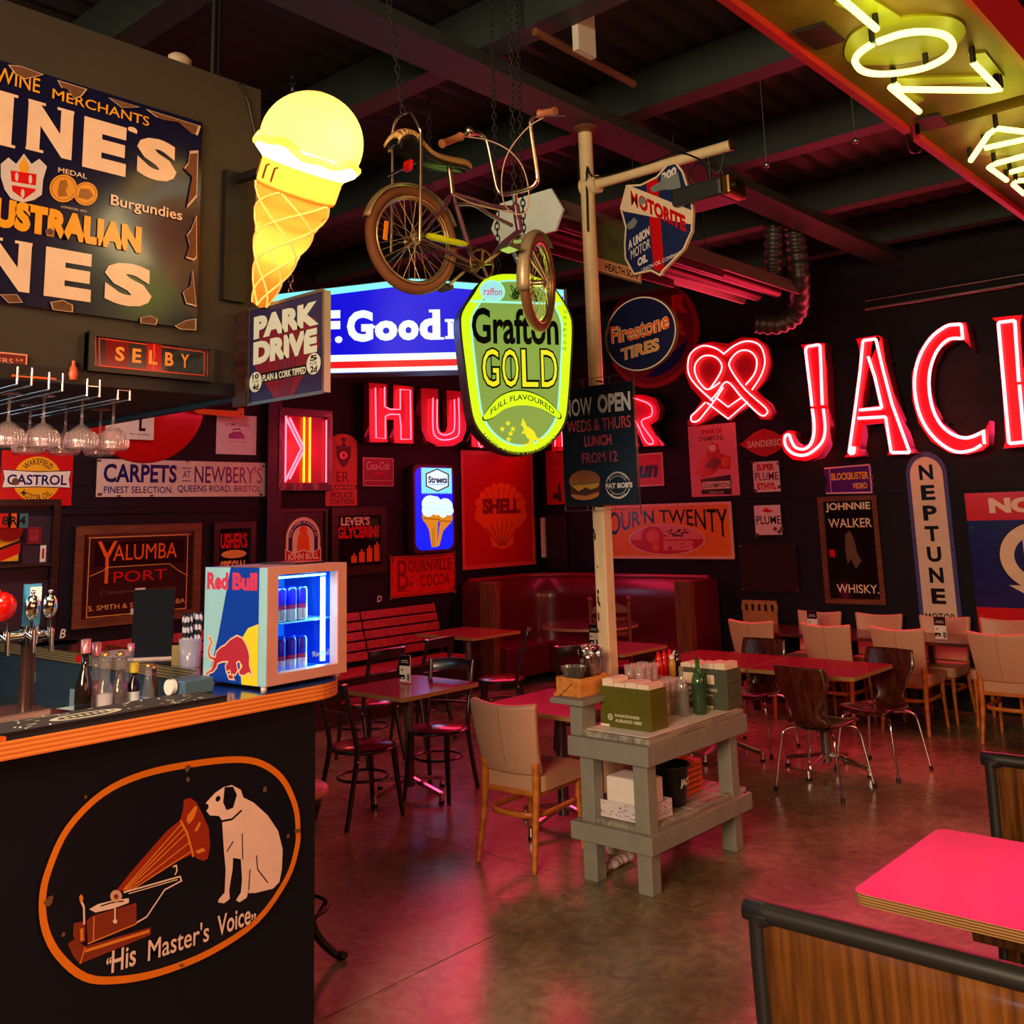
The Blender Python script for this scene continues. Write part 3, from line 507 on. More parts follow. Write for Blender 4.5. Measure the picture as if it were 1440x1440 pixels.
s = wall_sign('enamel_sign', 'R', (1158, 656, 1229, 694), board=pur_en, edge=M('pale pink', (226, 160, 190), .4), off=.01, shape=[(0, .05), (.97, 0), (.97, .1), (1, .2), (.97, .3), (1, .45), (.97, .6), (1, .7), (.97, .85), (.98, 1), (0, .95), (0, .7), (.05, .62), (.06, .5), (.05, .4), (0, .34)])
s.line([(.01, .07), (.96, .03)], .016, M('pale pink', (1, 1, 1))); s.line([(.01, .93), (.96, .96)], .016, M('pale pink', (1, 1, 1))); s.line([(.96, .05), (.96, .95)], .012, M('pale pink', (1, 1, 1))); s.line([(.12, .1), (.12, .92)], .006, M('pale pink', (1, 1, 1)))
s.txt('BLOCKBUSTER', .15, .25, .92, .5, yel_en, .03); s.txt('VIDEO', .58, .62, .88, .82, yel_en, .03); s.done('purple ticket shaped video sign with yellow lettering above the whisky mirror')
def d_jw(s):
    s.rect(.08, .05, .92, .95, dkglass); s.txt('JOHNNIE', .12, .06, .88, .15, cream, .03); s.txt('WALKER', .15, .21, .88, .295, cream, .03); s.txt('WHISKY.', .2, .82, .9, .9, cream, .02)
    s.line([(.1, .17), (.35, .2), (.6, .165), (.9, .19)], .012, mirror_m); s.poly([(.42, .36), (.5, .32), (.56, .4), (.6, .55), (.66, .6), (.55, .68), (.48, .58), (.42, .64), (.4, .5)], M('faded figure print', (96, 70, 44), .4)); s.rect(.12, .5, .22, .57, red_en)
pub_mirror((1150, 699, 1247, 851), 'R', .05, 'tall wood framed whisky mirror below the purple ticket sign', d_jw)
s = wall_sign('enamel_sign', 'R', (1271, 637, 1355, 890), board=M('sign blue rim', (64, 66, 130), .4), off=.02, t=.04, shape=[(.5+.5*math.cos(t), .13-.13*math.sin(t)) for t in [PI*i/18 for i in range(19)]]+[(0, 1), (1, 1)])
s.poly([(.5+.4*math.cos(t), .135-.105*math.sin(t)) for t in [PI*i/18 for i in range(19)]]+[(.1, .99), (.9, .99)], M('aged cream face', (216, 196, 170), .5, var=.15))
for i, ch in enumerate('NEPTUNE'): y = .075+.115*i; s.txt(ch, .33, y, .67, y+.085, blk_en, .04)
s.txt('MOTOR', .14, .9, .86, .945, blk_en, .03)
for x, y in ((.95, .3), (.05, .5), (.95, .55), (.05, .8), (.95, .8)): s.ell(x, y, .02, .008, chrome, 8)
s.done('tall cream round topped sign with stacked black letters under the neon C')
s = wall_sign('enamel_sign', 'R', (1356, 694, 1590, 900), board=navy_en, edge=rust, off=.02, t=.03)
s.rect(0, 0, 1, .2, red_en); s.rect(0, .82, 1, 1, red_en); s.txt('NORTH', .17, .04, .9, .15, cream, .06)
for r, m in ((1, blk_en), (.97, cream)): s.ell(.5, .46, .3*r, .25*r, m, 48)
s.ell(.52, .46, .21, .16, navy_en, 40); s.rect(.62, .38, .85, .54, navy_en); s.txt('L', .38, .3, .55, .6, cream, .1, serif=.0); s.rect(.34, .3, .5, .33, cream); s.rect(.34, .57, .56, .6, cream); s.poly([(.25, .66), (.75, .66), (.5, .8)], cream)
for y in (.25, .45, .66, .88): s.ell(.03, y, .012, .012, chrome, 8)
s.done('large blue and red sign with white round monogram at the right end of the wall')
# big red disc sign behind the tyre sign
c0 = onx(916, 470, WX-.05); R0 = abs(onx(983, 470, WX-.05).y-c0.y)
s = Sign('round_sign', (WX-.01, c0.y+R0, c0.z+R0), (0, -1, 0), (0, 0, 1), 2*R0, 2*R0, .05, board=M('dull red enamel', (150, 18, 30), .4), shape=[(.5+.5*math.cos(2*PI*i/48), .5+.5*math.sin(2*PI*i/48)) for i in range(48)])
s.ell(.5, .5, .46, .46, M('deep red face', (112, 10, 24), .35), 40); s.txt('R', .74, .18, .9, .36, red_en, .06); s.txt('R', .74, .42, .88, .56, red_en, .06); s.poly([(.5+.4*math.cos(t), .5+.4*math.sin(t)) for t in [math.radians(a) for a in range(15, 110, 8)]], navy_en); s.done('large dim red disc sign on the wall behind the round tyre sign')
# ================================================================= neon letters (built on planes parallel to the walls)
def zm(x0, y0, k): return lambda P: [(x0+x/k, y0+y/k) for x, y in P]
def neon_letter(name, label, wall, plane, outlines, tubes, depth=.16, group=None, tube=neon_red, r=.0155, glow=0, gcol=(1, .035, .13), cat='neon letter', face=None):
    """outlines / tubes in photo pixels; the letter box stands on brackets `depth` in front of the wall"""
    f = (lambda p: ony(p[0], p[1], plane)) if wall == 'L' else (lambda p: onx(p[0], p[1], plane))
    pts = [f(p) for o in outlines for p in o]; c = sum(pts, V((0, 0, 0)))/len(pts)
    ex, n = (V((1, 0, 0)), V((0, -1, 0))) if wall == 'L' else (V((0, -1, 0)), V((-1, 0, 0)))
    loc = lambda p: ((f(p)-c).dot(ex), f(p).z-c.z)
    mw = MX(((ex.x, 0, n.x, c.x), (ex.y, 0, n.y, c.y), (0, 1, 0, c.z), (0, 0, 0, 1)))
    b = MB(letter_side)
    for o in outlines: b.prism([loc(p) for p in o], -depth, 0, face or letter_red, letter_side)
    rt = b.build(name); rt.matrix_world = mw; tag(rt, label, cat, group)
    for t in tubes:
        closed = t[0] == 'c'; t = t[1:] if closed else t
        lin_ = t[0] == t[1]; t = [p for i, p in enumerate(t) if i == 0 or p != t[i-1]]
        if lin_: m = MB(tube); m.tube([(*loc(p), .035) for p in t], r, tube); m.build('neon_tube', rt)
        else: m = MB(tube); m.tube([(*loc(p), .035) for p in smooth_path([(*p, 0) for p in t], 3, closed)] if False else [(*loc((p[0], p[1])), .035) for p in smooth_path([(*p, 0) for p in t], 4, closed)], r, tube, closed); m.build('neon_tube', rt)
        for p in (t[0], t[-1]): k = MB(steel); q = loc(p); k.rod((*q, 0), (*q, .035), .008); k.build('tube_socket', rt)
    b = MB(black); wz = (WY-c.y) if wall == 'L' else (WX-c.x)
    xs = [loc(p) for o in outlines for p in o]; zx = [x for x, _ in xs]; zz = [z for _, z in xs]
    for k in (.25, .75): zc = min(zz)+(max(zz)-min(zz))*k; near = min(xs, key=lambda q: abs(q[1]-zc)); b.rod((near[0]*.9, near[1], -depth), (near[0]*.9, near[1], -wz), .012)
    b.build('wall_bracket', rt)
    if glow: area('letter_glow', c+n*.12, c+n-V((0, 0, .7)), max(zx)-min(zx), max(zz)-min(zz), gcol, glow, rt, 150)
    return rt
Z7 = zm(920, 400, 2.769)
PX = WX-.32
def dense(P, r=7): # corners rounded over a few pixels
    out = [P[0], P[0]]
    for i in range(1, len(P)-1):
        for q in (P[i-1], P[i+1]): d = math.hypot(q[0]-P[i][0], q[1]-P[i][1]); k = min(.4, r/max(d, 1e-6)/2.77); out.append((P[i][0]+(q[0]-P[i][0])*k, P[i][1]+(q[1]-P[i][1])*k))
    return out+[P[-1], P[-1]]
neon_letter('neon_letter', 'big red neon J, first letter of the large word on the right wall', 'R', PX, [Z7([(570, 235), (664, 228), (664, 262), (672, 330), (678, 480), (684, 560), (674, 625), (640, 672), (590, 688), (540, 682), (505, 652), (492, 612), (500, 582), (522, 568), (548, 572), (545, 592), (552, 616), (575, 632), (602, 620), (613, 590), (611, 480), (600, 300), (588, 262)])],
    [Z7([(620, 475), (612, 400), (600, 300), (597, 250), (622, 240), (648, 238), (652, 260), (656, 360), (660, 470)]), Z7([(664, 485), (671, 560), (660, 612), (620, 652), (580, 666), (540, 655), (516, 625), (515, 594), (530, 585), (540, 610), (555, 634), (585, 642), (612, 626), (626, 590), (628, 540), (621, 485)])], group=None, glow=12)
neon_letter('neon_letter', 'big red neon A between the neon J and the neon C', 'R', PX, [Z7([(785, 212), (872, 198), (880, 215), (838, 300), (806, 480), (815, 545), (800, 640), (812, 668), (740, 674), (757, 650), (788, 440), (802, 300), (797, 240)]), Z7([(872, 198), (888, 207), (900, 300), (958, 520), (995, 638), (1014, 656), (906, 665), (918, 645), (893, 535), (884, 480), (838, 300), (850, 220)]), Z7([(804, 482), (886, 470), (897, 537), (812, 546)])],
    [Z7(dense([(778, 632), (764, 660), (782, 658), (786, 632)])), Z7(dense([(764, 655), (790, 470), (808, 330), (818, 220), (868, 213), (895, 330), (932, 470), (1000, 655), (928, 655), (906, 516), (798, 522)])), Z7(dense([(838, 282), (864, 360), (892, 482), (804, 490)]))], glow=12)
neon_letter('neon_letter', 'big red neon C between the neon A and the cut off letter', 'R', PX, [Z7([(1214, 148), (1150, 150), (1080, 192), (1030, 262), (1003, 350), (1005, 450), (1030, 540), (1080, 612), (1150, 656), (1220, 662), (1280, 646), (1302, 628), (1306, 530), (1285, 572), (1230, 600), (1170, 588), (1112, 540), (1080, 470), (1070, 392), (1080, 312), (1110, 252), (1160, 218), (1205, 217), (1236, 248)])],
    [Z7([(1206, 216), (1203, 185), (1199, 159), (1180, 158), (1140, 165), (1080, 212), (1035, 290), (1018, 380), (1030, 480), (1065, 560), (1120, 620), (1180, 652), (1240, 646), (1278, 625)]), Z7([(1204, 212), (1150, 216), (1105, 262), (1080, 330), (1075, 400), (1088, 480), (1120, 545), (1170, 586), (1225, 598), (1284, 575), (1286, 575), (1290, 622)])], glow=12)
neon_letter('neon_letter', 'big red neon letter cut off by the right edge of the photo', 'R', PX, [Z7([(1312, 130), (1436, 118), (1424, 148), (1450, 600), (1468, 628), (1358, 640), (1368, 612), (1340, 150)]), Z7([(1436, 330), (1560, 110), (1660, 100), (1500, 330), (1680, 615), (1570, 625), (1440, 400)])],
    [Z7(dense([(1424, 380), (1408, 142), (1344, 150), (1386, 620), (1446, 614), (1426, 392)])), Z7(dense([(1450, 350), (1570, 130), (1630, 125), (1475, 335), (1640, 605), (1580, 610), (1452, 380)]))], glow=12)
# pretzel heart
hp = [(140, 520), (128, 530), (130, 548), (160, 552), (205, 532), (260, 500), (295, 532), (330, 500), (372, 470), (415, 525), (455, 528), (470, 505), (455, 470), (400, 412), (440, 370), (460, 310), (445, 240), (400, 210), (340, 205), (290, 230), (270, 228), (225, 222), (165, 235), (125, 280), (118, 340), (140, 400), (185, 450)]
neon_letter('neon_heart', 'red pretzel shaped neon heart left of the big neon J', 'R', WX-.15, [Z7(hp)],
    [Z7([(205, 460), (170, 495), (150, 515), (154, 534), (178, 530), (212, 490), (250, 440), (275, 400)]), Z7([(235, 455), (180, 405), (145, 360), (137, 315), (150, 268), (195, 240), (245, 250), (275, 270), (278, 270), (320, 238), (370, 222), (418, 240), (437, 298), (422, 355), (386, 412)]), Z7([(362, 392), (398, 345), (404, 292), (375, 260), (335, 262), (303, 295), (303, 330), (360, 410), (440, 482), (442, 505), (418, 508), (350, 445), (290, 380), (250, 425), (225, 452)]), Z7([(262, 382), (216, 410), (185, 385), (165, 345), (168, 308), (198, 280), (240, 282), (268, 312), (262, 348), (225, 405)]), Z7([(245, 440), (245, 440), (293, 478), (345, 442), (345, 442)]), Z7([(212, 462), (212, 462), (294, 524), (370, 458), (370, 458)])],
    depth=.06, r=.009, glow=10, cat='neon sign', face=M('deep red heart board', (150, 6, 26), .4))
# the smaller red word: two letters per wall in view
def twin(P, Q): return P
HL = dict(depth=.09, tube=neon_pink, r=.008, glow=6)
neon_letter('neon_letter', 'small red neon H under the blue light box', 'L', WY-.16, [[(518.7, 538), (544, 540), (544, 574), (553, 575), (553.5, 541), (581, 544), (581.5, 624), (554, 623), (553.5, 590), (544, 590), (545.5, 622), (519.5, 622)]],
    [[(525, 546), (525, 546), (526, 616), (526, 616), (539, 617), (539, 617), (539, 586), (545, 583), (559, 583), (561, 600), (561, 618), (561, 618), (575, 618), (575, 618), (574, 549), (574, 549), (560, 548), (560, 548), (560, 576), (546, 576), (538, 572), (538, 545)]], group='small neon word', **HL)
neon_letter('neon_letter', 'small red neon U left of the lit green lager sign', 'L', WY-.16, [[(592, 546), (616, 547), (617, 600), (620, 608), (626, 608), (629, 600), (628, 549), (656, 551), (656, 604), (650, 620), (638, 627), (615, 627), (600, 620), (593, 605)]],
    [[(606, 560), (606, 604), (612, 616), (624, 619), (640, 614), (643, 600), (642, 560)], [(612, 562), (612, 601), (618, 611), (628, 611), (636, 602), (636, 562)]], group='small neon word', **HL)
neon_letter('neon_letter', 'small red neon N mostly hidden behind the lit green lager sign', 'L', WY-.16, [[(663, 552), (685, 553), (700, 600), (700, 555), (722, 557), (722, 632), (702, 631), (684, 580), (684, 630), (663, 628)]], [[(670, 560), (670, 622), (677, 622), (677, 566), (708, 625), (714, 625), (714, 562), (707, 562), (707, 600)]], group='small neon word', **HL)
neon_letter('neon_letter', 'small red neon T showing between the lager sign and the burger poster', 'R', WX-.16, [[(764, 556), (815, 556), (815, 574), (800, 574), (800, 634), (776, 635), (776, 574), (764, 574)]], [[(783, 628), (783, 566), (770, 566)], [(793, 628), (793, 566), (809, 566)]], group='small neon word', **HL)
neon_letter('neon_letter', 'small red neon E hidden behind the burger poster', 'R', WX-.16, [[(822, 556), (868, 556), (868, 572), (844, 572), (844, 586), (864, 586), (864, 600), (844, 600), (844, 614), (868, 614), (868, 630), (822, 631)]], [[(862, 564), (832, 564), (832, 622), (862, 622)]], group='small neon word', **HL)
neon_letter('neon_letter', 'small red neon R right of the burger poster', 'R', WX-.16, [[(874, 556), (905, 555), (922, 560), (929, 575), (926, 590), (915, 598), (930, 627), (905, 628), (894, 602), (894, 629), (875, 630)]], [[(882, 622), (882, 564), (905, 564), (918, 572), (918, 585), (904, 594), (921, 621), (911, 622), (897, 594), (890, 594)]], group='small neon word', **HL)
# ================================================================= overhead neon sign lying flat under the roof
ZS = 3.5
rusty = M('rusty gold painted sheet', (120, 86, 34), .5, .2, var=.5, scale=7, bump=.2); red_edge = M('red painted edge', (190, 20, 36), .4)
def over(u, v, z=ZS): return onz(u, v, z)
def sign_deck(x0, x1, label):
    b = MB(rusty); b.bx(x0, x1, .80, 1.352, ZS, ZS+.2, rusty); rt = b.build('overhead_sign'); tag(rt, label, 'neon sign')
    b = MB(red_edge); b.bx(x0, x1, 1.335, 1.365, ZS-.03, ZS+.21); b.bx(x0, x1, .79, .81, ZS-.03, ZS+.21); b.build('edge_trim', rt)
    b = MB(black)
    for x in (x0+.2, x1-.2):
        for y in (.9, 1.25): b.rod((x, y, ZS+.2), (x, y, CEIL), .008)
    b.build('hanger_rod', rt); return rt
d1 = sign_deck(1.2, 4.10, 'rusty gold overhead sign with yellow neon letters along the top right'); d2 = sign_deck(4.22, 6.4, 'farther section of the overhead neon sign at the right photo edge')
lime_paint = M('yellow green letter paint', (150, 148, 14), .4)
def tube_over(rt, P, r=.012, closed=False, z=ZS-.06, sm=1):
    pts = [over(u, v, z) for u, v in P]; pts = smooth_path(pts, sm, closed) if sm > 1 else pts
    m = MB(neon_lime); m.tube(pts, r, neon_lime, closed, 8); m.build('neon_tube', rt)
    for p in (pts[0], pts[len(pts)//2]): b = MB(black); b.rod(p, (p.x, p.y, ZS), .01); b.build('tube_socket', rt)
Z3 = zm(920, 0, 2.769)
def paint_over(rt, P, z=ZS-.003):
    b = MB(lime_paint); pts = [over(u, v, z) for u, v in P]; b.prism([(p.x, p.y) for p in pts], z-.006, ZS); return b.build('painted_letter', rt)
tube_over(d1, Z3([(560, -150), (865, 112)])); paint_over(d1, Z3([(700, 10), (800, -40), (960, 60), (900, 110), (840, 70)]))
oc = [(780, 235), (800, 205), (850, 170), (870, 160), (950, 135), (1050, 122), (1130, 135), (1165, 170), (1150, 215), (1100, 248), (1000, 280), (900, 290), (820, 275)]
tube_over(d1, Z3([(850, 170), (800, 205), (782, 240), (810, 275), (870, 288), (960, 283), (1060, 262), (1140, 220), (1163, 175), (1130, 137), (1050, 123), (960, 133), (868, 164)]), sm=4)
b = MB(lime_paint); o1 = [over(*q, ZS-.004) for q in Z3([(740, 200), (770, 130), (880, 80), (1040, 58), (1160, 65), (1212, 105), (1190, 160), (1100, 215), (960, 245), (820, 250), (760, 240)])]; b.prism([(p.x, p.y) for p in smooth_path(o1, 4, True)], ZS-.008, ZS); b.build('painted_letter', d1)
tube_over(d1, Z3([(1243, 245), (1335, 340)])); tube_over(d1, Z3([(1310, 352), (960, 348), (935, 325), (920, 340), (1032, 435)])); tube_over(d1, Z3([(1335, 340), (1350, 345), (1310, 352)]))
paint_over(d1, Z3([(1220, 205), (1290, 200), (1365, 295), (1330, 310)])); paint_over(d1, Z3([(940, 300), (1330, 290), (1330, 312), (960, 330)])); paint_over(d1, Z3([(920, 335), (960, 330), (1050, 385), (1010, 410)]))
Z6 = zm(1040, 200, 3.6)
tube_over(d2, Z6([(1170, 92), (1260, -40), (1300, -70), (1470, -50)])); tube_over(d2, Z6([(1240, 30), (1470, -20)])); tube_over(d2, Z6([(1352, 192), (1262, 128), (1290, 110), (1470, 62)])); tube_over(d2, Z6([(1370, 152), (1480, 122)])); tube_over(d2, Z6([(1440, 262), (1385, 215), (1400, 196), (1480, 190)]))
paint_over(d2, Z6([(1200, 60), (1300, -60), (1500, -60), (1500, 60)])); paint_over(d2, Z6([(1280, 120), (1500, 60), (1500, 160), (1340, 170)]))
for P in (Z3([(540, 130), (665, 92), (742, 160), (630, 195)]), Z3([(1025, 465), (1110, 445), (1150, 490), (1040, 510)])): pts = [over(*q, ZS-.01) for q in P]; b = MB(black); b.prism([(p.x, p.y) for p in pts], ZS-.012, ZS-.002); b.build('dark_patch', d1)
bulb('overhead_letter_glow', over(1265, 60, ZS-.16), (.9, 1, .05), 3, .15, d1); bulb('overhead_letter_glow', over(1420, 200, ZS-.16), (.9, 1, .05), 2.4, .15, d2)
b = MB(steel)
for u, v in ((1078, 232),): p = over(u, v, 3.9); b.rod(p, p+V((0, 0, .9)), .003); b.ball(p, .018)
tag(b.build('ceiling_hook'), 'left of two tiny steel hooks hanging from the roof right of the projector', 'hook', None)
b = MB(steel); p = over(1203, 198, 3.9); b.rod(p, p+V((0, 0, .9)), .003); b.ball(p, .018); tag(b.build('ceiling_hook'), 'right of two tiny steel hooks hanging from the roof near the overhead neon sign', 'hook')
b = MB(black); b.tube(smooth_path([over(1278, 178, 3.7)+V((0, 0, .15)), over(1278, 205, 3.7), over(1287, 214, 3.7), over(1297, 205, 3.7), over(1300, 185, 3.7)+V((0, 0, .15))], 4), .006); tag(b.build('cable_loop'), 'dangling loop of black cable beside the overhead neon sign', 'cable')
# ================================================================= heater under the roof with flexible ducts
A_ = dep(742, 305, 6.6); B_ = dep(1083, 412, 9.3); hx = (B_-A_).normalized(); hy = V((0, 0, 1)).cross(hx).normalized(); hz = hx.cross(hy)
L_ = (B_-A_).length
hm = MX(((hx.x, hy.x, hz.x, A_.x), (hx.y, hy.y, hz.y, A_.y), (hx.z, hy.z, hz.z, A_.z), (0, 0, 0, 1)))
mint = M('pale mint enamel', (232, 250, 240), .4); tin = M('dull heater sheet', (150, 128, 112), .45, .3)
FX = lambda x, y, z: V((z, x, y))
b = MB(tin); b.prism([(-.29, -.06), (-.2, .1), (.2, .1), (.29, -.06), (.27, -.06), (.19, .07), (-.19, .07), (-.27, -.06)], 0, L_, tin, F=FX); rt = b.build('radiant_heater'); rt.matrix_world = hm; tag(rt, 'long hooded tube heater running from the pole to the back wall', 'heater')
b = MB(mint); b.prism([(-.31, -.02), (-.22, .14), (.22, .14), (.31, -.02), (.24, -.15), (-.24, -.15)], -.02, 0, mint, F=FX); b.build('end_plate', rt)
tr = M('heater tube', (96, 34, 38), .4, .5); b = MB(tr)
for y in (-.1, .1): b.rod((0, y, -.02), (L_*.98, y, -.02), .05)
b.build('burner_tube', rt)
b = MB(M('heater louvre', (90, 40, 44), .4, .4))
for y in (-.235, .235): b.bx(.1, L_*.62, y-.01, y+.01, -.11, -.04)
b.build('side_skirt', rt)
b = MB(black)
for x in (.6, 2.4, 4.0): b.rod((x, 0, .09), (x, 0, 1.2 if x < 2 else .9), .006)
b.build('hanger_rod', rt)
def flex(pts, r, label):
    P = smooth_path(pts, 14); b = MB(M('flexible aluminium duct', (96, 90, 92), .4, .7)); b.tube(P, r, None, False, 16, [r*(1+.16*(i % 4 < 2)) for i in range(len(P))]); tag(b.build('flexible_duct'), label, 'duct')
flex([dep(1086, 385, 9.1), dep(1087, 350, 9.1), dep(1088, 312, 9.1)], .075, 'short straight ribbed duct rising from the end of the heater')
flex([dep(1062, 455, 9.6), dep(1095, 456, 9.55), dep(1121, 438, 9.5), dep(1124, 395, 9.2), dep(1120, 350, 9.2), dep(1116, 318, 9.2)], .085, 'longer ribbed duct bending down beside the end of the heater')
# ================================================================= blue light box on chains
def cam_sign(name, u, v0, v1, d, wpx, yaw=0, **k):
    """hung sign square to the room's diagonal (turned by yaw), its centre u, top v0, bottom v1 at depth d"""
    c = dep(u, (v0+v1)/2, d); a = PSI-PI/2+math.radians(yaw); ex = V((math.cos(a), math.sin(a), 0)); H = (v1-v0)/FPX*d*1.01; W = wpx/FPX*d/math.cos(math.radians(yaw))
    return Sign(name, tuple(c-ex*(W/2)+V((0, 0, H/2))), ex, (0, 0, 1), W, H, **k)
s = cam_sign('light_box', 583, 398, 529, 6.2, 426, 2, t=.16, board=M('grey light box casing', (90, 92, 92), .4, .4), shape=[(0, .16), (.5, 0), (1, .16), (1, 1), (0, 1)])
cyl = EM('lit pale cyan edge', (130, 235, 240), 1.0); s.poly([(.01, .165), (.5, .01), (.99, .165), (.99, .99), (.01, .99)], cyl); s.poly([(.012, .24), (.5, .075), (.988, .24), (.988, .99), (.012, .99)], EM('lit deep blue', (6, 4, 205), 1.0)); wl = EM('lit letter white', (232, 250, 240), 1.0)
s.rect(.01, .80, .99, .87, wl); s.rect(.01, .87, .99, .94, EM('lit stripe red', (225, 22, 30))); s.rect(.01, .94, .99, .985, wl)
s.txt('B', .05, .36, .125, .66, wl, .07, serif=.02); s.ell(.14, .64, .01, .03, wl, 12); s.txt('F', .19, .33, .268, .66, wl, .06); s.rect(.178, .33, .24, .362, wl); s.rect(.178, .63, .238, .66, wl); s.ell(.263, .64, .012, .036, wl, 14)
s.txt('G', .289, .335, .373, .67, wl, .05); s.rect(.335, .50, .38, .53, wl); s.txt('o', .378, .45, .451, .665, wl, .06); s.txt('o', .453, .45, .519, .665, wl, .06); s.txt('d', .521, .345, .588, .665, wl, .05); s.rect(.552, .345, .58, .375, wl); s.rect(.57, .64, .6, .665, wl); s.txt('r', .612, .45, .655, .66, wl, .05); s.rect(.603, .45, .63, .48, wl); s.rect(.603, .63, .65, .66, wl); s.txt('ich', .68, .36, .88, .66, wl, .05)
o = s.done('large lit blue gabled sign with white letters hanging on chains', 'light box'); area('light_box_glow', s.mw @ V((s.W/2, -s.H*.6, .2)), s.mw @ V((s.W/2, -s.H*.6-.7, 1)), s.W*.9, s.H*.6, (.12, .2, 1), 3.5, o, 120)
dchain = M('dark chain steel', (46, 42, 42), .5, .6)
def chain(name, p, q, label, link=.045, r=.0035, mat=steel, hook=False):
    p, q = V(p), V(q); d = (q-p); n = max(2, int(d.length/(link*.72))); d.normalize(); a = d.orthogonal().normalized(); b_ = d.cross(a); m = MB(mat)
    for i in range(n):
        c = p+(q-p)*((i+.5)/n); w = a if i % 2 else b_
        m.tube([c+d*(link*.5*math.cos(t))+w*(link*.24*math.sin(t)) for t in [2*PI*k/10 for k in range(10)]], r, None, True, 5)
    if hook: m.tube([p+d*.09*(.5-.5*math.cos(t))*-1+w_*(.03*math.sin(t)) for t, w_ in [(2*PI*k/12, a) for k in range(12)]], .007, None, True, 6)
    tag(m.build(name), label, 'chain')
tp = s.mw @ V((s.W*.1, -s.H*.13, .08)); chain('chain', (tp.x, tp.y, tp.z), (tp.x, tp.y, CEIL-.02), 'silver chain with snap hook above the left end of the blue light box', .06, .005, chrome, True)
tp = s.mw @ V((s.W*.56, -s.H*.03, .08)); chain('chain', (tp.x, tp.y, tp.z), (tp.x, tp.y, CEIL-.02), 'chain holding the right end of the blue light box behind the bicycle', .06, .0035, dchain)
# ================================================================= green lager light box
GO = [(.12, .12), (.2, .045), (.33, .008), (.5, 0), (.67, .008), (.8, .045), (.9, .12), (.99, .23), (1, .33), (.975, .5), (.94, .7), (.9, .83), (.8, .92), (.66, .98), (.5, 1), (.34, .98), (.2, .92), (.1, .83), (.06, .7), (.025, .5), (0, .33), (.01, .23)]
GO = [(p.x, p.y) for p in smooth_path([(*q, 0) for q in GO], 3, True)]
s = cam_sign('light_box', 719, 391, 641, 4.95, 157, 16, t=.13, board=dark_paint, shape=GO)
def inn(k, ky=None): ky = ky or k; return [(.5+(x-.5)*k, .495+(y-.5)*ky) for x, y in GO]
yl = EM('lit lager yellow', (196, 236, 12), 1.05); gl = EM('lit lager green', (116, 148, 62), 1.0); gc = EM('lit mint line', (150, 240, 205), 1.0); bk = M('black print', (9, 9, 6), .9, spec=.1); gd = EM('lit gold', (216, 214, 24), 1.0)
s.poly(inn(.965, .98), yl); s.poly(inn(.81, .915), gc); s.poly(inn(.775, .895), gl); s.line([(.1, .165), (.9, .165)], .012, gc)
s.ell(.29, .105, .11, .062, gc, 30); s.ell(.29, .105, .095, .052, EM('lit pale aqua', (150, 215, 215)), 30); s.txt('raffon', .215, .087, .375, .128, EM('lit magenta', (200, 60, 110)), .01)
random.seed(5)
for i in range(22): x, y = .46+.05*random.random(), .1+.05*random.random(); s.line([(x, y), (x+.1*(random.random()-.3), y-.03*random.random()-.01)], .004, bk); s.line([(x+.18, y-.02), (x+.18+.1*(random.random()-.5), y-.05*random.random()+.02)], .004, bk)
s.txt('Grafton', .1, .2, .86, .40, bk, .025); 
for k, ch in enumerate('GOLD'):
    x = .185+.17*k; s.txt(ch, x-.012, .418, x+.152, .642, bk, .04); s.txt(ch, x, .428, x+.14, .632, gd, .0); s.line([(x+.075, .46), (x+.075, .6)], .006, bk) if ch in 'GO' else None
bm = [(.2, .775), (.3, .70), (.4, .665), (.5, .655), (.6, .665), (.72, .70), (.83, .765), (.85, .79), (.82, .80), (.7, .755), (.58, .735), (.47, .735), (.36, .755), (.27, .795), (.2, .81), (.18, .795)]
bm = [(p.x, p.y) for p in smooth_path([(*q, 0) for q in bm], 3, True)]; s.poly([(.515+(x-.515)*1.03, .73+(y-.73)*1.09) for x, y in bm], bk); s.poly(bm, yl)
s.warp('FULL FLAVOURED', lambda x, y: (.245+.55*x, .673+.03*y+.082*(2*x-1)**2), bk, .01)
for x, y in ((.39, .83), (.34, .86), (.43, .86), (.41, .885), (.39, .915)):
    s.poly([(x+(.026 if i % 2 == 0 else .012)*math.sin(2*PI*i/10), y-(.017 if i % 2 == 0 else .008)*math.cos(2*PI*i/10)) for i in range(10)], gd)
s.poly([(.5+(x-.545)*.88, .8+(y-.8)*.88) for x, y in [(.545, .845), (.565, .80), (.575, .815), (.595, .835), (.60, .85), (.635, .862), (.675, .885), (.70, .92), (.74, .93), (.79, .918), (.76, .94), (.71, .945), (.68, .935), (.665, .945), (.65, .965), (.60, .97), (.55, .972), (.56, .962), (.61, .955), (.625, .935), (.60, .92), (.58, .895), (.55, .90), (.555, .885), (.575, .875), (.565, .855)]], gd)
s.arc('100% AUSTRALIAN', .5, .74, .395, .022, 235, 130, EM('lit dark olive', (120, 140, 10)), .02, True)
for i, ch in enumerate('GRAFTON'): s.txt(ch, .915-.004*i, .2+.035*i, .945-.004*i, .218+.035*i, EM('lit dark olive', (1, 1, 1)), .02)
o = s.done('lit yellow green oval lager sign hanging beside the white pole', 'light box'); area('lager_sign_glow', s.mw @ V((s.W/2, -s.H/2, .16)), s.mw @ V((s.W/2, -s.H/2, 1)), s.W*.7, s.H*.7, (.7, 1, .15), 3.5, o)
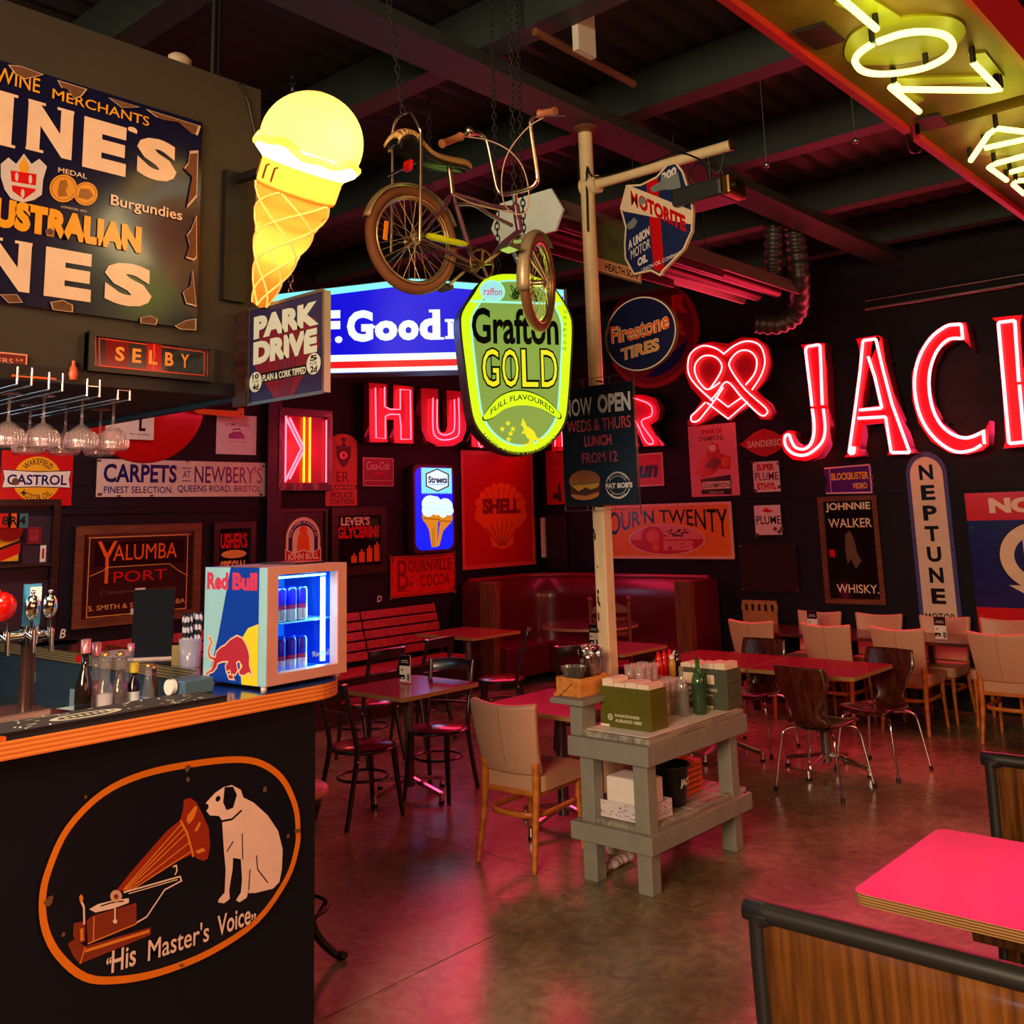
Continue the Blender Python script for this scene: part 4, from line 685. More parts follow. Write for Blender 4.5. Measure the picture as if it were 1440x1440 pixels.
for k, lb in ((.38, 'chain holding the left of the lit green lager sign'), (.62, 'chain holding the right of the lit green lager sign')): tp = s.mw @ V((s.W*k, -s.H*.02, .06)); chain('chain', (tp.x, tp.y, tp.z), (tp.x, tp.y, CEIL-.02), lb, .045, .0035, dchain)
b = MB(black); p = s.mw @ V((s.W*.98, -s.H*.05, .03)); b.tube(smooth_path([p, p+V((.02, -.03, .08)), p+V((.05, -.06, .1)), p+V((.06, -.07, .06)), p+V((.04, -.05, .05)), p+V((.03, -.04, .08))], 5), .006); b.build('scroll_bracket', o)
# ================================================================= white pole with pipe arm and its signs
PXX, PYY = 4.95, 3.665
ptl = wood('chipped white post paint', (206, 176, 140), (232, 206, 170), .6, (6, 6, 1)); pip = M('cream painted pipe', (232, 206, 160), .4, var=.18, scale=20)
rt = empty('sign_pole', (PXX, PYY, 0), 0, 'tall cream white pole standing behind the grey workbench', 'pole')
b = MB(ptl); b.box((0, 0, 1.1), (.084, .084, 2.2)); b.build('timber_post', rt, .006)
chip = M('bare wood chips', (70, 46, 34), .8); b = MB(chip); random.seed(11)
for i in range(26):
    z = .85+random.random()*1.2; x = -.0435; y = .036-.026*random.random(); h = .01+.05*random.random(); b.prism([(y-.008*random.random(), z), (y+.008, z+.01), (y+.006, z+h), (y-.004, z+h*.8)], 0, .0015, F=lambda a, c, d: V((x-d, a, c)))
b.build('chipped_paint', rt)
b = MB(pip); b.rod((0, 0, 2.2), (0, 0, 4.38), .046, n=20); b.build('pipe', rt); b = MB(rust); b.rod((0, 0, 4.38), (0, 0, 4.47), .052, n=20); b.lathe([(.05, 4.4), (.085, 4.42), (.085, 4.47)]); b.build('rusty_collar', rt)
az = onx(846, 257, PXX).z; ae = onx(1028, 204, PXX)
b = MB(pip); b.rod((0, 0, az+.0), (0, ae.y-PYY, ae.z), .032, n=16); b.rod((0, .03, az), (0, -.09, az), .06, n=16); b.build('pipe_arm', rt)
b = MB(brass); yy = ae.y-PYY; b.rod((0, yy, ae.z), (0, yy-.012, ae.z), .033, n=16); b.build('arm_end_cap', rt)
b = MB(black)
b.tube(smooth_path([(-.05, -.035, 4.1), (-.055, -.03, 3.7), (-.05, -.04, az+.1), (-.04, -.1, az+.03), (-.036, -.5, az+.02), (-.035, -.7, az+.03), (-.03, -.85, az-.05), (0, -.95, az-.15), (0, -1.0, az-.02)], 5), .006); b.tube(smooth_path([(.0, -.62, az-.03), (-.01, -.6, az-.13), (0, -.68, az-.2), (0, -.8, az-.24)], 5), .007)
for zz in (1.98, 2.35, 2.52): b.tube([(.06*math.cos(t), .06*math.sin(t), zz+.008*math.sin(3*t)) for t in [2*PI*k/16 for k in range(16)]], .004, None, True, 5)
b.build('cable', rt)
# shield sign hanging from the arm
XP = PXX-.02
def plane_sign(name, X, q, t, **k):
    a, e = onx(q[0], q[1], X), onx(q[2], q[3], X); return Sign(name, (X+t, a.y, a.z), (0, -1, 0), (0, 0, 1), a.y-e.y, a.z-e.z, t, **k)
ZM = lambda s, P: [((u-s.q[0])/(s.q[2]-s.q[0]), (v-s.q[1])/(s.q[3]-s.q[1])) for u, v in P]
q = (869, 247, 979, 376); s = plane_sign('shield_sign', XP, q, .03, board=M('shield navy', (24, 36, 88), .4), edge=cream, shape=[(.02, .31), (.12, .12), (.32, .15), (.55, .12), (.78, 0), (.9, .14), (.99, .4), (1, .52), (.97, .68), (.85, .82), (.55, .97), (.52, 1), (.4, .94), (.16, .94), (.05, .78), (.05, .65), (.08, .5)])
s.poly([(.4, .13), (.56, .12), (.58, .94), (.52, .97), (.44, .94)], red_en); s.poly([(.02, .32), (.13, .13), (.17, .13), (.99, .5), (1, .57), (.97, .62), (.07, .35)], cream)
mt = lambda x, y: (.17+.73*x, .17+.36*x+(.135+.015*x)*y); s.warp('M', lambda x, y: mt(.135*x, y), red_en, .008); s.warp('OTORITE', lambda x, y: mt(.15+.85*x, y), red_en, .06)
s.warp('200', lambda x, y: (.62+.2*x, .1-.03*x+.08*y), wht_en, .05); s.warp('A UNION', lambda x, y: (.1+.31*x, .63-.09*x+.085*y), wht_en, .05); s.warp('MOTOR', lambda x, y: (.13+.28*x, .72-.07*x+.085*y), wht_en, .05); s.warp('OIL', lambda x, y: (.22+.14*x, .81-.03*x+.075*y), wht_en, .05); s.warp('UNION OIL COMPANY', lambda x, y: (.27+.55*x, .905-.08*x+.035*y), wht_en, .02)
s.line([(.02, .31), (.12, .12), (.32, .15), (.55, .12), (.78, 0), (.9, .14), (.99, .4), (1, .52), (.97, .68), (.85, .82), (.55, .97), (.52, 1), (.4, .94), (.16, .94), (.05, .78), (.05, .65), (.08, .5)], .012, cream, True)
gy = M('grey chipped enamel', (120, 128, 128), .6, var=.3)
s.poly([(.45, .2), (.6, .17), (.62, .12), (.7, .16), (.84, .13), (.87, .28), (.75, .27), (.62, .25), (.48, .25)], gy); s.poly([(.09, .48), (.2, .43), (.25, .47), (.2, .52), (.12, .53)], gy); s.ell(.33, .3, .045, .035, gy, 9)
o = s.done('blue shield shaped motor oil sign hanging from the pipe arm')
for x in (.2, .78): b = MB(black); p = s.p(x, .1); b.rod((p[0], p[1], .015), (p[0], .16-p[1]*0, .015), .004); b.build('hanging_wire', o)
# round tyre sign fixed to the pole
c0 = onx(903, 470, PXX-.03); R0 = .215
rx = abs(onx(953, 468, PXX-.03).y-onx(852, 472, PXX-.03).y)/2; rz = abs(onx(903, 418, PXX-.03).z-onx(903, 523, PXX-.03).z)/2
s = Sign('round_sign', (PXX-.03, c0.y+rx, c0.z+rz), (0, -1, 0), (0, 0, 1), 2*rx, 2*rz, .025, board=M('tyre sign navy', (13, 14, 58), .4), edge=rust, shape=[(.5+.5*math.cos(2*PI*i/48), .5+.5*math.sin(2*PI*i/48)) for i in range(48)])
s.line([(.5+.485*math.cos(2*PI*i/48), .5+.485*math.sin(2*PI*i/48)) for i in range(48)], .008, cream, True)
def fs_(x, y): return .09+.82*x, .34-.09*x+.24*y+.03*math.sin(PI*x)
s.warp('Firestone', fs_, cream, .05); s.warp('Firestone', fs_, org_en, .015); s.warp('TIRES', lambda x, y: (.22+.54*x, .66-.07*x+.17*y), cream, .05); s.warp('TIRES', lambda x, y: (.225+.53*x, .665-.07*x+.16*y), M('tyre gold', (226, 140, 40), .35), .02)
s.poly([(.0, .42), (.05, .3), (.1, .22), (.06, .4), (.03, .5), (.06, .7), (.14, .86), (.06, .76), (.0, .6)], rust)
o = s.done('round navy tyre sign with orange lettering fixed to the white pole'); b = MB(black); b.box((.02, -s.H*.5, -.005), (.1, .3, .012)); b.build('pole_bracket', o)
# wire frame and burger poster on the pole
q = (789, 549, 897, 708); XA = PXX-.12; s = plane_sign('poster', XA, q, .006, board=M('black poster', (16, 15, 17), .3))
gr = M('poster grey', (224, 226, 228), .4); rdp = M('poster red', (232, 84, 92), .4)
s.txt('NOW', .03, .09, .44, .24, gr, .04); s.txt('OPEN', .52, .08, .97, .24, gr, .04); s.txt('WEDS & THURS', .07, .28, .96, .38, rdp, .04); s.txt('LUNCH', .31, .42, .69, .51, rdp, .04); s.txt('FROM 12', .27, .56, .76, .65, rdp, .04)
bun = M('bun', (206, 120, 56), .5); ch = M('cheese', (240, 176, 50), .5); pt = M('patty', (84, 44, 26), .6)
s.ell(.29, .79, .22, .085, bun, 30); s.ell(.29, .905, .2, .05, bun, 30); s.poly([(.07, .84), (.3, .82), (.52, .83), (.5, .89), (.3, .92), (.09, .9)], pt); s.poly([(.1, .83), (.5, .82), (.48, .85), (.38, .87), (.3, .85), (.2, .88)], ch); s.line([(.08, .815), (.5, .81)], .008, M('lettuce', (110, 130, 50), .5))
s.line([(.75+.16*math.cos(t), .845+.105*math.sin(t)) for t in [2*PI*i/36 for i in range(36)]], .006, wht_en, True); s.line([(.75+.12*math.cos(t), .845+.075*math.sin(t)) for t in [2*PI*i/30 for i in range(30)]], .003, wht_en, True); s.rect(.58, .815, .95, .875, M('black poster', (1, 1, 1))); s.txt("FAT BOB'S", .585, .825, .945, .87, wht_en, .05)
s.arc('MOORABBIN', .75, .845, .125, .025, -60, 60, wht_en, .02); s.arc('BURGERS', .75, .845, .15, .025, 225, 135, wht_en, .02, True)
o = s.done('black burger poster in a wire frame on the white pole', 'poster')
b = MB(M('dark wire', (90, 80, 76), .4, .6)); W, H = s.W, s.H
for P in ([(-.01, .05), (W+.01, .05), (W+.01, -H-.03), (-.01, -H-.03)], [(.0, .0), (W, .0), (W, -H), (0, -H)]): b.tube([(x, y, -.006) for x, y in P], .0035, None, True, 6)
for x in (.3, .68): b.rod((W*x, .05, -.006), (W*x, -H-.03, -.006), .0025, n=6)
for y in (.0, -H*.33, -H*.66, -H): b.rod((0, y, .009), (W, y, .009), .0022, n=6)
for y in (.03, -H): b.rod((W*.5, y, -.006), (W*.5, y, -.07), .006)
b.build('wire_frame', o)
# soap sign fixed behind the pole
q = (838, 306, 891, 390); s = Sign('enamel_sign', tuple(dep(822, 300, 6.45)), hx, (0, 0, 1), .62, .38, .012, board=grn_en, edge=rust); s.rect(.02, .74, .98, .97, M('soap cream', (222, 196, 140), .5)); s.txt('HEALTH SOAP', .3, .79, .95, .93, blk_en, .02); s.txt('BATH', .4, .3, .8, .5, M('soap dark green', (70, 92, 56), .4), .03); s.line([(.02, .08), (.98, .05)], .01, rust); s.done('green and cream soap sign on the heater behind the white pole')
# projector on the end of the arm
pc = onx(1005, 272, PXX+.05); rt = empty('projector', tuple(pc), 0, 'black projector hanging below the end of the pipe arm', 'projector')
b = MB(M('projector grey', (44, 46, 46), .4)); b.box((0, .06, 0), (.24, .34, .11)); b.build('casing', rt, .02); b = MB(brass); b.box((-.02, -.135, .0), (.2, .06, .12)); b.build('front_bezel', rt, .015); b = MB(black); b.rod((-.05, -.16, 0), (-.05, -.185, 0), .035); b.rod((0, .02, .05), (-.05, .0, ae.z-pc.z-.03), .012); b.tube(smooth_path([(0, .1, .05), (-.03, .14, .14), (-.05, .05, .2), (-.05, -.06, .16), (-.02, -.08, .06)], 5), .006); b.build('mount', rt)
# ================================================================= ice cream cone lamp
XC = 2.1
def cx_(u, v): p = onx(u, v, XC); return p
rt = empty('cone_lamp', tuple(cx_(400, 300)), 0, 'big glowing ice cream cone lamp sticking out from the bulkhead', 'lamp'); o0 = V(cx_(400, 300))
T_, B0 = cx_(366, 428)-o0, cx_(437, 205)-o0; ax = (B0-T_).normalized(); sd = V((1, 0, 0)); fw = ax.cross(sd); RC = MX((sd, fw, ax)).transposed(); Lc = (B0-T_).length
glow_y = translucent('translucent cream globe', (255, 226, 132)); glow_c = translucent('translucent wafer plastic', (252, 196, 92)); glow_w = M('bright lamp collar', (255, 250, 225), .4, emit=2.0, ecol=(255, 240, 190))
ridge_m = M('wafer ridge', (250, 200, 110), .4, emit=.55, ecol=(255, 196, 96)); b = MB(glow_c); pr = []
for i in range(41):
    t = i/40; r = .028+.115*t; pr.append((r*(1+.035*math.sin(t*44)), t*Lc*.72))
b.lathe([(.004, -.012)]+pr, T_, glow_c, 28, RC); k = .028+.115
for g in range(5):
    for dr in (1, -1): b.tube([T_+RC @ V(((.03+.115*t)*1.02*math.cos(g*2*PI/5+dr*t*5), (.03+.115*t)*1.02*math.sin(g*2*PI/5+dr*t*5), t*Lc*.70)) for t in [j/24 for j in range(25)]], .0042, ridge_m, n=5)
b.build('wafer_cone', rt)
b = MB(glow_c); b.lathe([(.143, Lc*.70), (.148, Lc*.72), (.15, Lc*.84), (.156, Lc*.86)], T_, glow_c, 32, RC); b.build('wafer_rim', rt)
dk2 = M('brown cone print', (110, 60, 16), .5); b = MB(dk2)
for a, w_ in ((3.45, .16), (3.15, .18), (2.5, .16), (2.2, .14)):
    P = [(.152*math.cos(a+d), .152*math.sin(a+d), Lc*h) for d, h in ((0, .74), (0, .82), (w_*.5, .83))]; b.tube([T_+RC @ V(p) for p in P], .004, n=5)
b.build('rim_lettering', rt)
b = MB(glow_w); b.lathe([(.148, Lc*.85), (.186, Lc*.90), (.197, Lc*.935), (.19, Lc*.97)], T_, glow_w, 36, RC); b.build('lamp_collar', rt)
b = MB(glow_y); pr = []
for i in range(17): t = -.42+i*(PI/2+.42)/16; pr.append((max(.187*math.cos(t), .002), .187*math.sin(t)*.98))
b.lathe(pr, T_+ax*(Lc*1.02), glow_y, 40, RC); b.tube([T_+ax*Lc*.955+RC @ V((.186*math.cos(t), .186*math.sin(t), .012*math.sin(4*t)+.006*math.sin(9*t))) for t in [2*PI*j/48 for j in range(48)]], .016, glow_y, True); b.build('scoop_globe', rt)
b = MB(M('brown seam line', (150, 96, 30), .6)); b.tube([T_+ax*(Lc*1.02)+RC @ V((.1875*math.cos(t)*math.cos(2.3), .1875*math.cos(t)*math.sin(2.3), .184*math.sin(t))) for t in [-.4+j*1.9/14 for j in range(15)]], .0022, n=5); b.tube([T_+RC @ V(((.03+.115*t)*1.03*math.cos(2.3), (.03+.115*t)*1.03*math.sin(2.3), t*Lc*.7)) for t in [j/14 for j in range(15)]], .0022, n=5); b.build('seam', rt)  # thin brown line along the seam of globe and cone
bb = cx_(362, 240)-o0; b = MB(black); b.bx(-.05, .05, 3.29-o0.y-.02, 3.3-o0.y, -.28, bb.z+.03); b.beam((0, 3.28-o0.y, bb.z), (0, bb.y-.02, bb.z-.01), .03, .03); b.build('wall_bracket', rt)
bulb('cone_lamp_bulb', o0+T_+ax*(Lc*1.02)+V((0, .02, -.03)), (1, .9, .58), 6, .05, rt); bulb('cone_lamp_bulb', o0+T_+ax*(Lc*.72), (1, .86, .5), 1.6, .04, rt); bulb('cone_lamp_bulb', o0+T_+ax*(Lc*.4), (1, .86, .5), .8, .03, rt); bulb('cone_lamp_glow', o0+B0+V((-.0, -.3, -.05)), (1, .78, .38), 9, .15, rt)
# park drive flag sign
XQ = 2.12; q = (352, 436, 455, 551); s = plane_sign('flag_sign', XQ, q, .03, board=M('flag navy', (34, 28, 70), .35), edge=steel)
s.poly([(.08, .62), (.16, .25), (.9, .25), (.95, .55), (.6, 1), (.38, 1)], M('flag maroon', (104, 16, 40), .4))
for k in (.3, .4, .5, .6, .7): s.line([(.2+k*.7, .4), (.35+k*.3, .97)], .004, M('flag navy', (1, 1, 1)))
lg = M('flag pale grey', (190, 196, 190), .4); s.txt('PARK', .06, .09, .94, .33, lg, .07); s.txt('DRIVE', .06, .36, .92, .60, lg, .07); s.rect(.1, .70, .86, .80, blk_en); s.txt('PLAIN & CORK TIPPED', .2, .72, .78, .79, lg, .03)
for x, y, a, c in ((.1, .78, '10', '4d'), (.88, .71, '5', '2d')): s.ell(x, y, .09, .105, lg, 28); s.txt(a, x-.045, y-.085, x+.045, y-.03, blk_en, .04); s.txt('FOR', x-.045, y-.02, x+.045, y+.01, blk_en, .0); s.txt(c, x-.04, y+.02, x+.045, y+.085, blk_en, .04)
s.ring(0, 0, 1, 1, .012, steel); o = s.done('navy and maroon flag sign projecting from the bulkhead below the cone lamp'); b = MB(dark_wood); b.bx(-.06, .0, -s.H, 0, -.01, .045); b.bx(-.11, -.06, -s.H*1.0, -.0, .0, .03); b.build('side_bracket', o)
# ================================================================= hanging bicycle
PR, PF = dep(580, 338, 4.2), dep(757, 398, 4.66)
bxx = (PF-PR).normalized(); byy = V((0, 0, 1)).cross(bxx).normalized(); bzz = bxx.cross(byy); WB = (PF-PR).length
bmw = MX(((bxx.x, byy.x, bzz.x, PR.x), (bxx.y, byy.y, bzz.y, PR.y), (bxx.z, byy.z, bzz.z, PR.z), (0, 0, 0, 1))); bin_ = bmw.inverted()
def BK(u, v, off=0.0): d = ray(u, v); o = PR+byy*off; return bin_ @ (EYE+d*((o-EYE).dot(byy)/d.dot(byy)))
def BD(u, v, d): return bin_ @ dep(u, v, d)
ZB = lambda x, y: (500+x/4.115, 130+y/4.115)
tyre = M('brown perished tyre', (116, 68, 40), .7, bump=.2, scale=60); rim_m = M('rusty chrome rim', (190, 160, 130), .3, .9, var=.3, scale=30); frame_m = M('faded purple frame paint', (96, 52, 74), .35, .2, var=.3, scale=20, coat=.3); oldchrome = M('tarnished chrome', (186, 170, 152), .28, 1.0, var=.25, scale=25); lime = M('lime chain guard', (200, 214, 10), .3); grip_m = M('tan rubber grip', (160, 92, 58), .6); fend = M('dull cream mudguard', (172, 152, 120), .4, .4, var=.25)
rb = empty('bicycle', tuple(PR), 0, 'old high handlebar bicycle with banana seat hanging from the roof', 'bicycle'); rb.matrix_world = bmw
def wheel(c, R, ang, camb, r):
    """wheel with its axle at c in the bicycle's space; ang steers it about z"""
    A = MX.Rotation(ang, 3, 'Z'); m = MB(tyre); P = lambda t, rr, y=0: c+A @ V((rr*math.cos(t), y, rr*math.sin(t)))
    m.tube([P(2*PI*i/48, R-.021) for i in range(48)], .022, tyre, True, 10); w_ = m.build('tyre', r)
    m = MB(rim_m)
    for y in (-.012, .012): m.tube([P(2*PI*i/48, R-.046, y) for i in range(48)], .006, rim_m, True, 6)
    m.tube([P(2*PI*i/48, R-.05) for i in range(48)], .009, rim_m, True, 6)
    m.build('rim', r); m = MB(rim_m)
    for i in range(36):
        t = 2*PI*i/36; y = .028 if i % 2 else -.028; t2 = t+(.5 if (i//2) % 2 else -.5); m.rod(P(t2, .02, y), P(t, R-.05, 0), .0014, n=5, cap=False)
    m.build('spokes', r); m = MB(oldchrome); m.rod(c+A @ V((0, -.035, 0)), c+A @ V((0, .035, 0)), .016); m.rod(c+A @ V((0, -.055, 0)), c+A @ V((0, .055, 0)), .006)
    for y in (-.03, .03): m.rod(c+A @ V((0, y-.002, 0)), c+A @ V((0, y+.002, 0)), .026)
    m.build('hub', r); return P
RW = .235; ST = math.radians(30)
PWr = wheel(V((0, 0, 0)), RW, 0, 0, rb); cF = V((WB, 0, 0)); PWf = wheel(cF, RW*1.0, ST, 0, rb)
def mud(P, a0, a1, R, name):
    m = MB(fend); n = 24; Q = lambda i, j: P(math.radians(a0+(a1-a0)*i), R+.012*math.sin(PI*j)-.004, (j-.5)*.056); m.shell(lambda a, b_: Q(a, b_), n, 6, .002, fend); return m.build(name, rb)
mud(PWr, 30, 172, RW+.008, 'rear_mudguard'); mud(PWf, 62, 205, RW+.008, 'front_mudguard')
bbk = BK(*ZB(690, 1005)); st_top = BK(*ZB(560, 585)); hd_t = BK(*ZB(925, 650)); hd_b = BK(*ZB(950, 800)); hub = V((0, 0, 0))
m = MB(frame_m); tube_r = .012
m.tube([bbk, st_top], .012); m.tube(smooth_path([st_top, BK(*ZB(680, 620)), BK(*ZB(800, 660)), hd_t+V((-.01, 0, -.02))], 5), tube_r); m.tube(smooth_path([st_top+V((.01, 0, -.05)), BK(*ZB(680, 650)), BK(*ZB(800, 720)), BK(*ZB(905, 770))], 5), .010); m.tube(smooth_path([bbk, BK(*ZB(790, 950)), BK(*ZB(850, 880)), hd_b], 5), .014)
for y in (-.04, .04): m.tube(smooth_path([st_top, BK(*ZB(480, 680), 0)+V((0, y, 0)), hub+V((0, y*1.1, 0))], 4), .007); m.tube([bbk+V((0, y*.5, 0)), hub+V((0, y*1.1, 0))], .008)
m.rod(hd_t, hd_b, .018); m.build('frame', rb)
m = MB(oldchrome); st_up = BK(*ZB(540, 405)); m.rod(st_top, st_up, .0115); m.build('seat_post', rb)
sa = V((math.cos(ST), math.sin(ST), 0)); sl = V((-math.sin(ST), math.cos(ST), 0)); m = MB(oldchrome); cr = hd_b+sa*.03+V((0, 0, -.03))
for y in (-.045, .045): m.tube(smooth_path([cr+sl*(y*.8)+V((0, 0, .02)), cr+sl*y+V((0, 0, -.04)), cF+sl*y+sa*.0], 5), .010)
m.box(tuple(cr), (.05, .1, .025), None, MX.Rotation(ST, 3, 'Z')); m.build('fork', rb)
m = MB(oldchrome)
for y in (-.04, .04): m.tube([cF+sl*y, PWf(math.radians(170), RW+.02, y*.7)], .003)
m.build('mudguard_stay', rb)
m = MB(oldchrome); st0 = hd_t; hb = BD(*ZB(918, 575), 4.55); m.rod(st0, hb, .013)
bar = [BD(*ZB(x, y), d) for x, y, d in ((600, 252, 4.48), (650, 242, 4.52), (705, 235, 4.58), (740, 255, 4.61), (765, 300, 4.62), (800, 470, 4.61), (822, 560, 4.6), (850, 585, 4.59), (918, 578, 4.55), (1010, 552, 4.5), (1045, 520, 4.49), (1050, 470, 4.49), (1020, 260, 4.47), (1012, 180, 4.46), (1028, 140, 4.44), (1070, 122, 4.40))]
m.tube(smooth_path(bar, 5), .0115); m.build('handlebar', rb)
for a, c, nm in ((BD(*ZB(608, 255), 4.47), BD(*ZB(498, 298), 4.36), 1), (BD(*ZB(1066, 124), 4.40), BD(*ZB(1156, 108), 4.33), 2)):
    m = MB(grip_m); d = c-a; m.tube([a+d*t for t in (0, .04, .06, .5, .94, .97, 1)], .016, None, False, 12, [.021, .021, .017, .0165, .018, .021, .019]); m.build('grip', rb)
m = MB(oldchrome); p = BD(*ZB(658, 222), 4.5); m.ball(tuple(p), .022); m.tube([BD(*ZB(1110, 135), 4.37), BD(*ZB(1215, 133), 4.30)], .004); m.build('bell_and_lever', rb)
m = MB(M('pale brake cable', (190, 150, 128), .5))
for Q in ([(650, 258, 4.5), (760, 275, 4.55), (880, 330, 4.55), (960, 420, 4.52), (998, 540, 4.5), (998, 660, 4.5), (960, 705, 4.53), (900, 690, 4.56)], [(1090, 145, 4.4), (1000, 200, 4.42), (900, 320, 4.44), (855, 430, 4.46), (845, 560, 4.5), (870, 660, 4.53), (930, 710, 4.55)], [(930, 700, 4.55), (700, 650, 4.4), (560, 590, 4.3)]): m.tube(smooth_path([BD(*ZB(x, y), d) for x, y, d in Q], 5), .0032, n=6)
m.build('brake_cable', rb)
# banana seat
SP = [(230, 290, .10), (222, 250, .16), (245, 228, .2), (290, 240, .22), (340, 300, .22), (400, 345, .19), (470, 370, .15), (550, 385, .11), (620, 395, .08), (655, 412, .05)]
sp = smooth_path([BK(*ZB(x, y)) for x, y, w_ in SP], 3); ws = [a[2]*.78 for a in SP]
def seat_fn(a, c):
    i = a*(len(sp)-1); k = min(int(i), len(sp)-2); p = sp[k].lerp(sp[k+1], i-k); j = a*(len(ws)-1); q = min(int(j), len(ws)-2); wv = ws[q]+(ws[q+1]-ws[q])*(j-q); y = (c-.5)*wv; return p+V((0, y, -.9*(abs(c-.5)*2)**2.5*.035))
def stripes():
    m = bpy.data.materials.new('tan striped seat vinyl'); m.use_nodes = True; nt = m.node_tree; b = nt.nodes['Principled BSDF']; wv = nt.nodes.new('ShaderNodeTexWave'); wv.inputs['Scale'].default_value = 26; wv.inputs['Distortion'].default_value = 3; tc = nt.nodes.new('ShaderNodeTexCoord'); cr = nt.nodes.new('ShaderNodeValToRGB')
    cr.color_ramp.elements[0].color = lin((96, 66, 36))+(1,); cr.color_ramp.elements[1].color = lin((206, 160, 96))+(1,); nt.links.new(tc.outputs['Object'], wv.inputs[0]); nt.links.new(wv.outputs['Fac'], cr.inputs[0]); nt.links.new(cr.outputs[0], b.inputs['Base Color']); return m
m = MB(stripes()); m.shell(seat_fn, 30, 8, .016); m.build('banana_seat', rb)
m = MB(black); m.shell(lambda a, c: seat_fn(.05+.92*a, .06+.88*c)+V((0, 0, -.024)), 24, 6, .014); m.build('seat_base', rb)
m = MB(oldchrome); n_, f_ = -.105, .105
top = [BK(*ZB(372, 862), n_), BK(*ZB(376, 600), n_), BK(*ZB(378, 260), n_), BK(*ZB(368, 205), n_*.97)+V((0, 0, 0))]
far_ = [V((p.x, f_, p.z)) for p in top]; apex = (top[-1]+far_[-1])/2+V((-.02, 0, .095)); m.tube(smooth_path(top+[V((apex.x, -.06, apex.z-.02)), apex, V((apex.x, .06, apex.z-.02))]+far_[::-1], 6), .0075); m.build('sissy_bar', rb)
m = MB(M('red reflector', (200, 16, 20), .2, coat=.5)); p = BK(*ZB(305, 425), -.05); m.box(tuple(p), (.02, .05, .045)); rf = m.build('rear_reflector', rb, .004); m = MB(chrome); q = BK(*ZB(350, 405), -.1); q2 = V((p.x, .1, p.z)); m.rod(q, q2, .005); m.build('reflector_bar', rb)
m = MB(M('orange reflector', (235, 140, 20), .25, coat=.5)); c = PWr(math.radians(182), RW-.085, -.02); m.box(tuple(c), (.022, .008, .085)); m.build('wheel_reflector', rb, .004)
m = MB(lime); a, c = BK(*ZB(415, 830), -.055), BK(*ZB(640, 880), -.055); m.tube([a, a.lerp(c, .1), a.lerp(c, .9), c], .012, None, False, 10, [.012, .017, .014, .010]); m.build('chain_guard', rb)
m = MB(M('greasy brass chainring', (120, 92, 50), .4, .8)); cc = bbk+V((0, -.05, 0)); n = 40
m.tube([cc+V((.065*math.cos(2*PI*i/n), 0, .065*math.sin(2*PI*i/n))) for i in range(n)], .005, None, True, 6)
for i in range(5): t = 2*PI*i/5+.3; m.tube([cc, cc+V((.065*math.cos(t), 0, .065*math.sin(t)))], .007)
m.rod(cc, cc+V((0, .1, 0)), .016); m.build('chainring', rb)
m = MB(M('chain', (60, 46, 34), .5, .7)); m.tube([cc+V((0, 0, .065)), V((0, -.05, .03))], .004); m.tube([cc+V((0, 0, -.065)), V((0, -.05, -.03))], .004); m.build('chain', rb)
for sgn, (ex, ez) in ((-1, (.10, .09)), (1, (-.09, -.10))):
    m = MB(oldchrome); c0 = bbk+V((0, sgn*.06, 0)); c1 = c0+V((ex, 0, ez)); m.beam(c0, c1, .014, .012); k = m.build('crank', rb); m = MB(M('pedal', (90, 84, 78), .4, .6)); m.box(tuple(c1+V((0, sgn*.05, 0))), (.07, .085, .022)); m.build('pedal', rb, .005)
pt_ = bmw @ apex; chain('chain', tuple(pt_), (pt_.x-.05, pt_.y+.12, CEIL), 'dark chain holding up the back of the hanging bicycle', .045, .0032, dchain)
pt_ = bmw @ hb; chain('chain', tuple(pt_), (pt_.x+.02, pt_.y, CEIL), 'dark chain holding up the handlebar of the hanging bicycle', .045, .0032, dchain)
# ================================================================= bulkhead above the bar
YB = 3.3; bz0 = ony(347, 553, YB).z; bz1 = ony(370, 128, YB).z; bx1 = ony(367, 128, YB).x
b = MB(brown_paint); b.bx(-2.2, bx1, YB, YB+1.5, bz0, bz1); o = b.build('wall_bulkhead'); tag(o, kind='structure')
b = MB(dark_paint); b.bx(-2.2, bx1+.012, YB-.012, YB+.02, bz0-.02, bz0+.03); b.bx(bx1-.02, bx1+.012, YB, YB+1.5, bz0-.02, bz0+.03); tag(b.build('trim_3'), kind='structure')
b = MB(M('crumpled paper', (170, 150, 130), .7)); p = ony(253, 80, YB+.05); b.ball((p.x, p.y, bz1+.03), .04, None, 10, (1.3, .8, .8)); tag(b.build('paper_scrap'), 'small pale crumpled scrap lying on top of the brown bulkhead', 'scrap')
b = MB(black); b.tube(smooth_path([ony(335, 115, YB-.01), ony(348, 140, YB-.01), ony(355, 170, YB-.01), ony(362, 200, YB-.01)], 4), .004); tag(b.build('lamp_cable'), 'thin dark cable running down the bulkhead to the cone lamp', 'cable')
def plane_y(name, Y, q, t, **k):
    a, e = ony(q[0], q[1], Y), ony(q[2], q[3], Y); s = Sign(name, (a.x, Y+t, a.z), (1, 0, 0), (0, 0, 1), e.x-a.x, a.z-e.z, t, **k); s.Y, s.ax, s.az = Y, a.x, a.z; return s
def U(s, P): # photo pixels -> sign units
    out = []
    for u, v in P: p = ony(u, v, s.Y); out.append(((p.x-s.ax)/s.W, (s.az-p.z)/s.H))
    return out
def UT(s, text, tl, br, mat, bold=.0, **k): (a, c), (d, e) = U(s, [tl, br]); return s.txt(text, a, c, d, e, mat, bold, **k)
Z0 = zm(0, 0, 2.769)
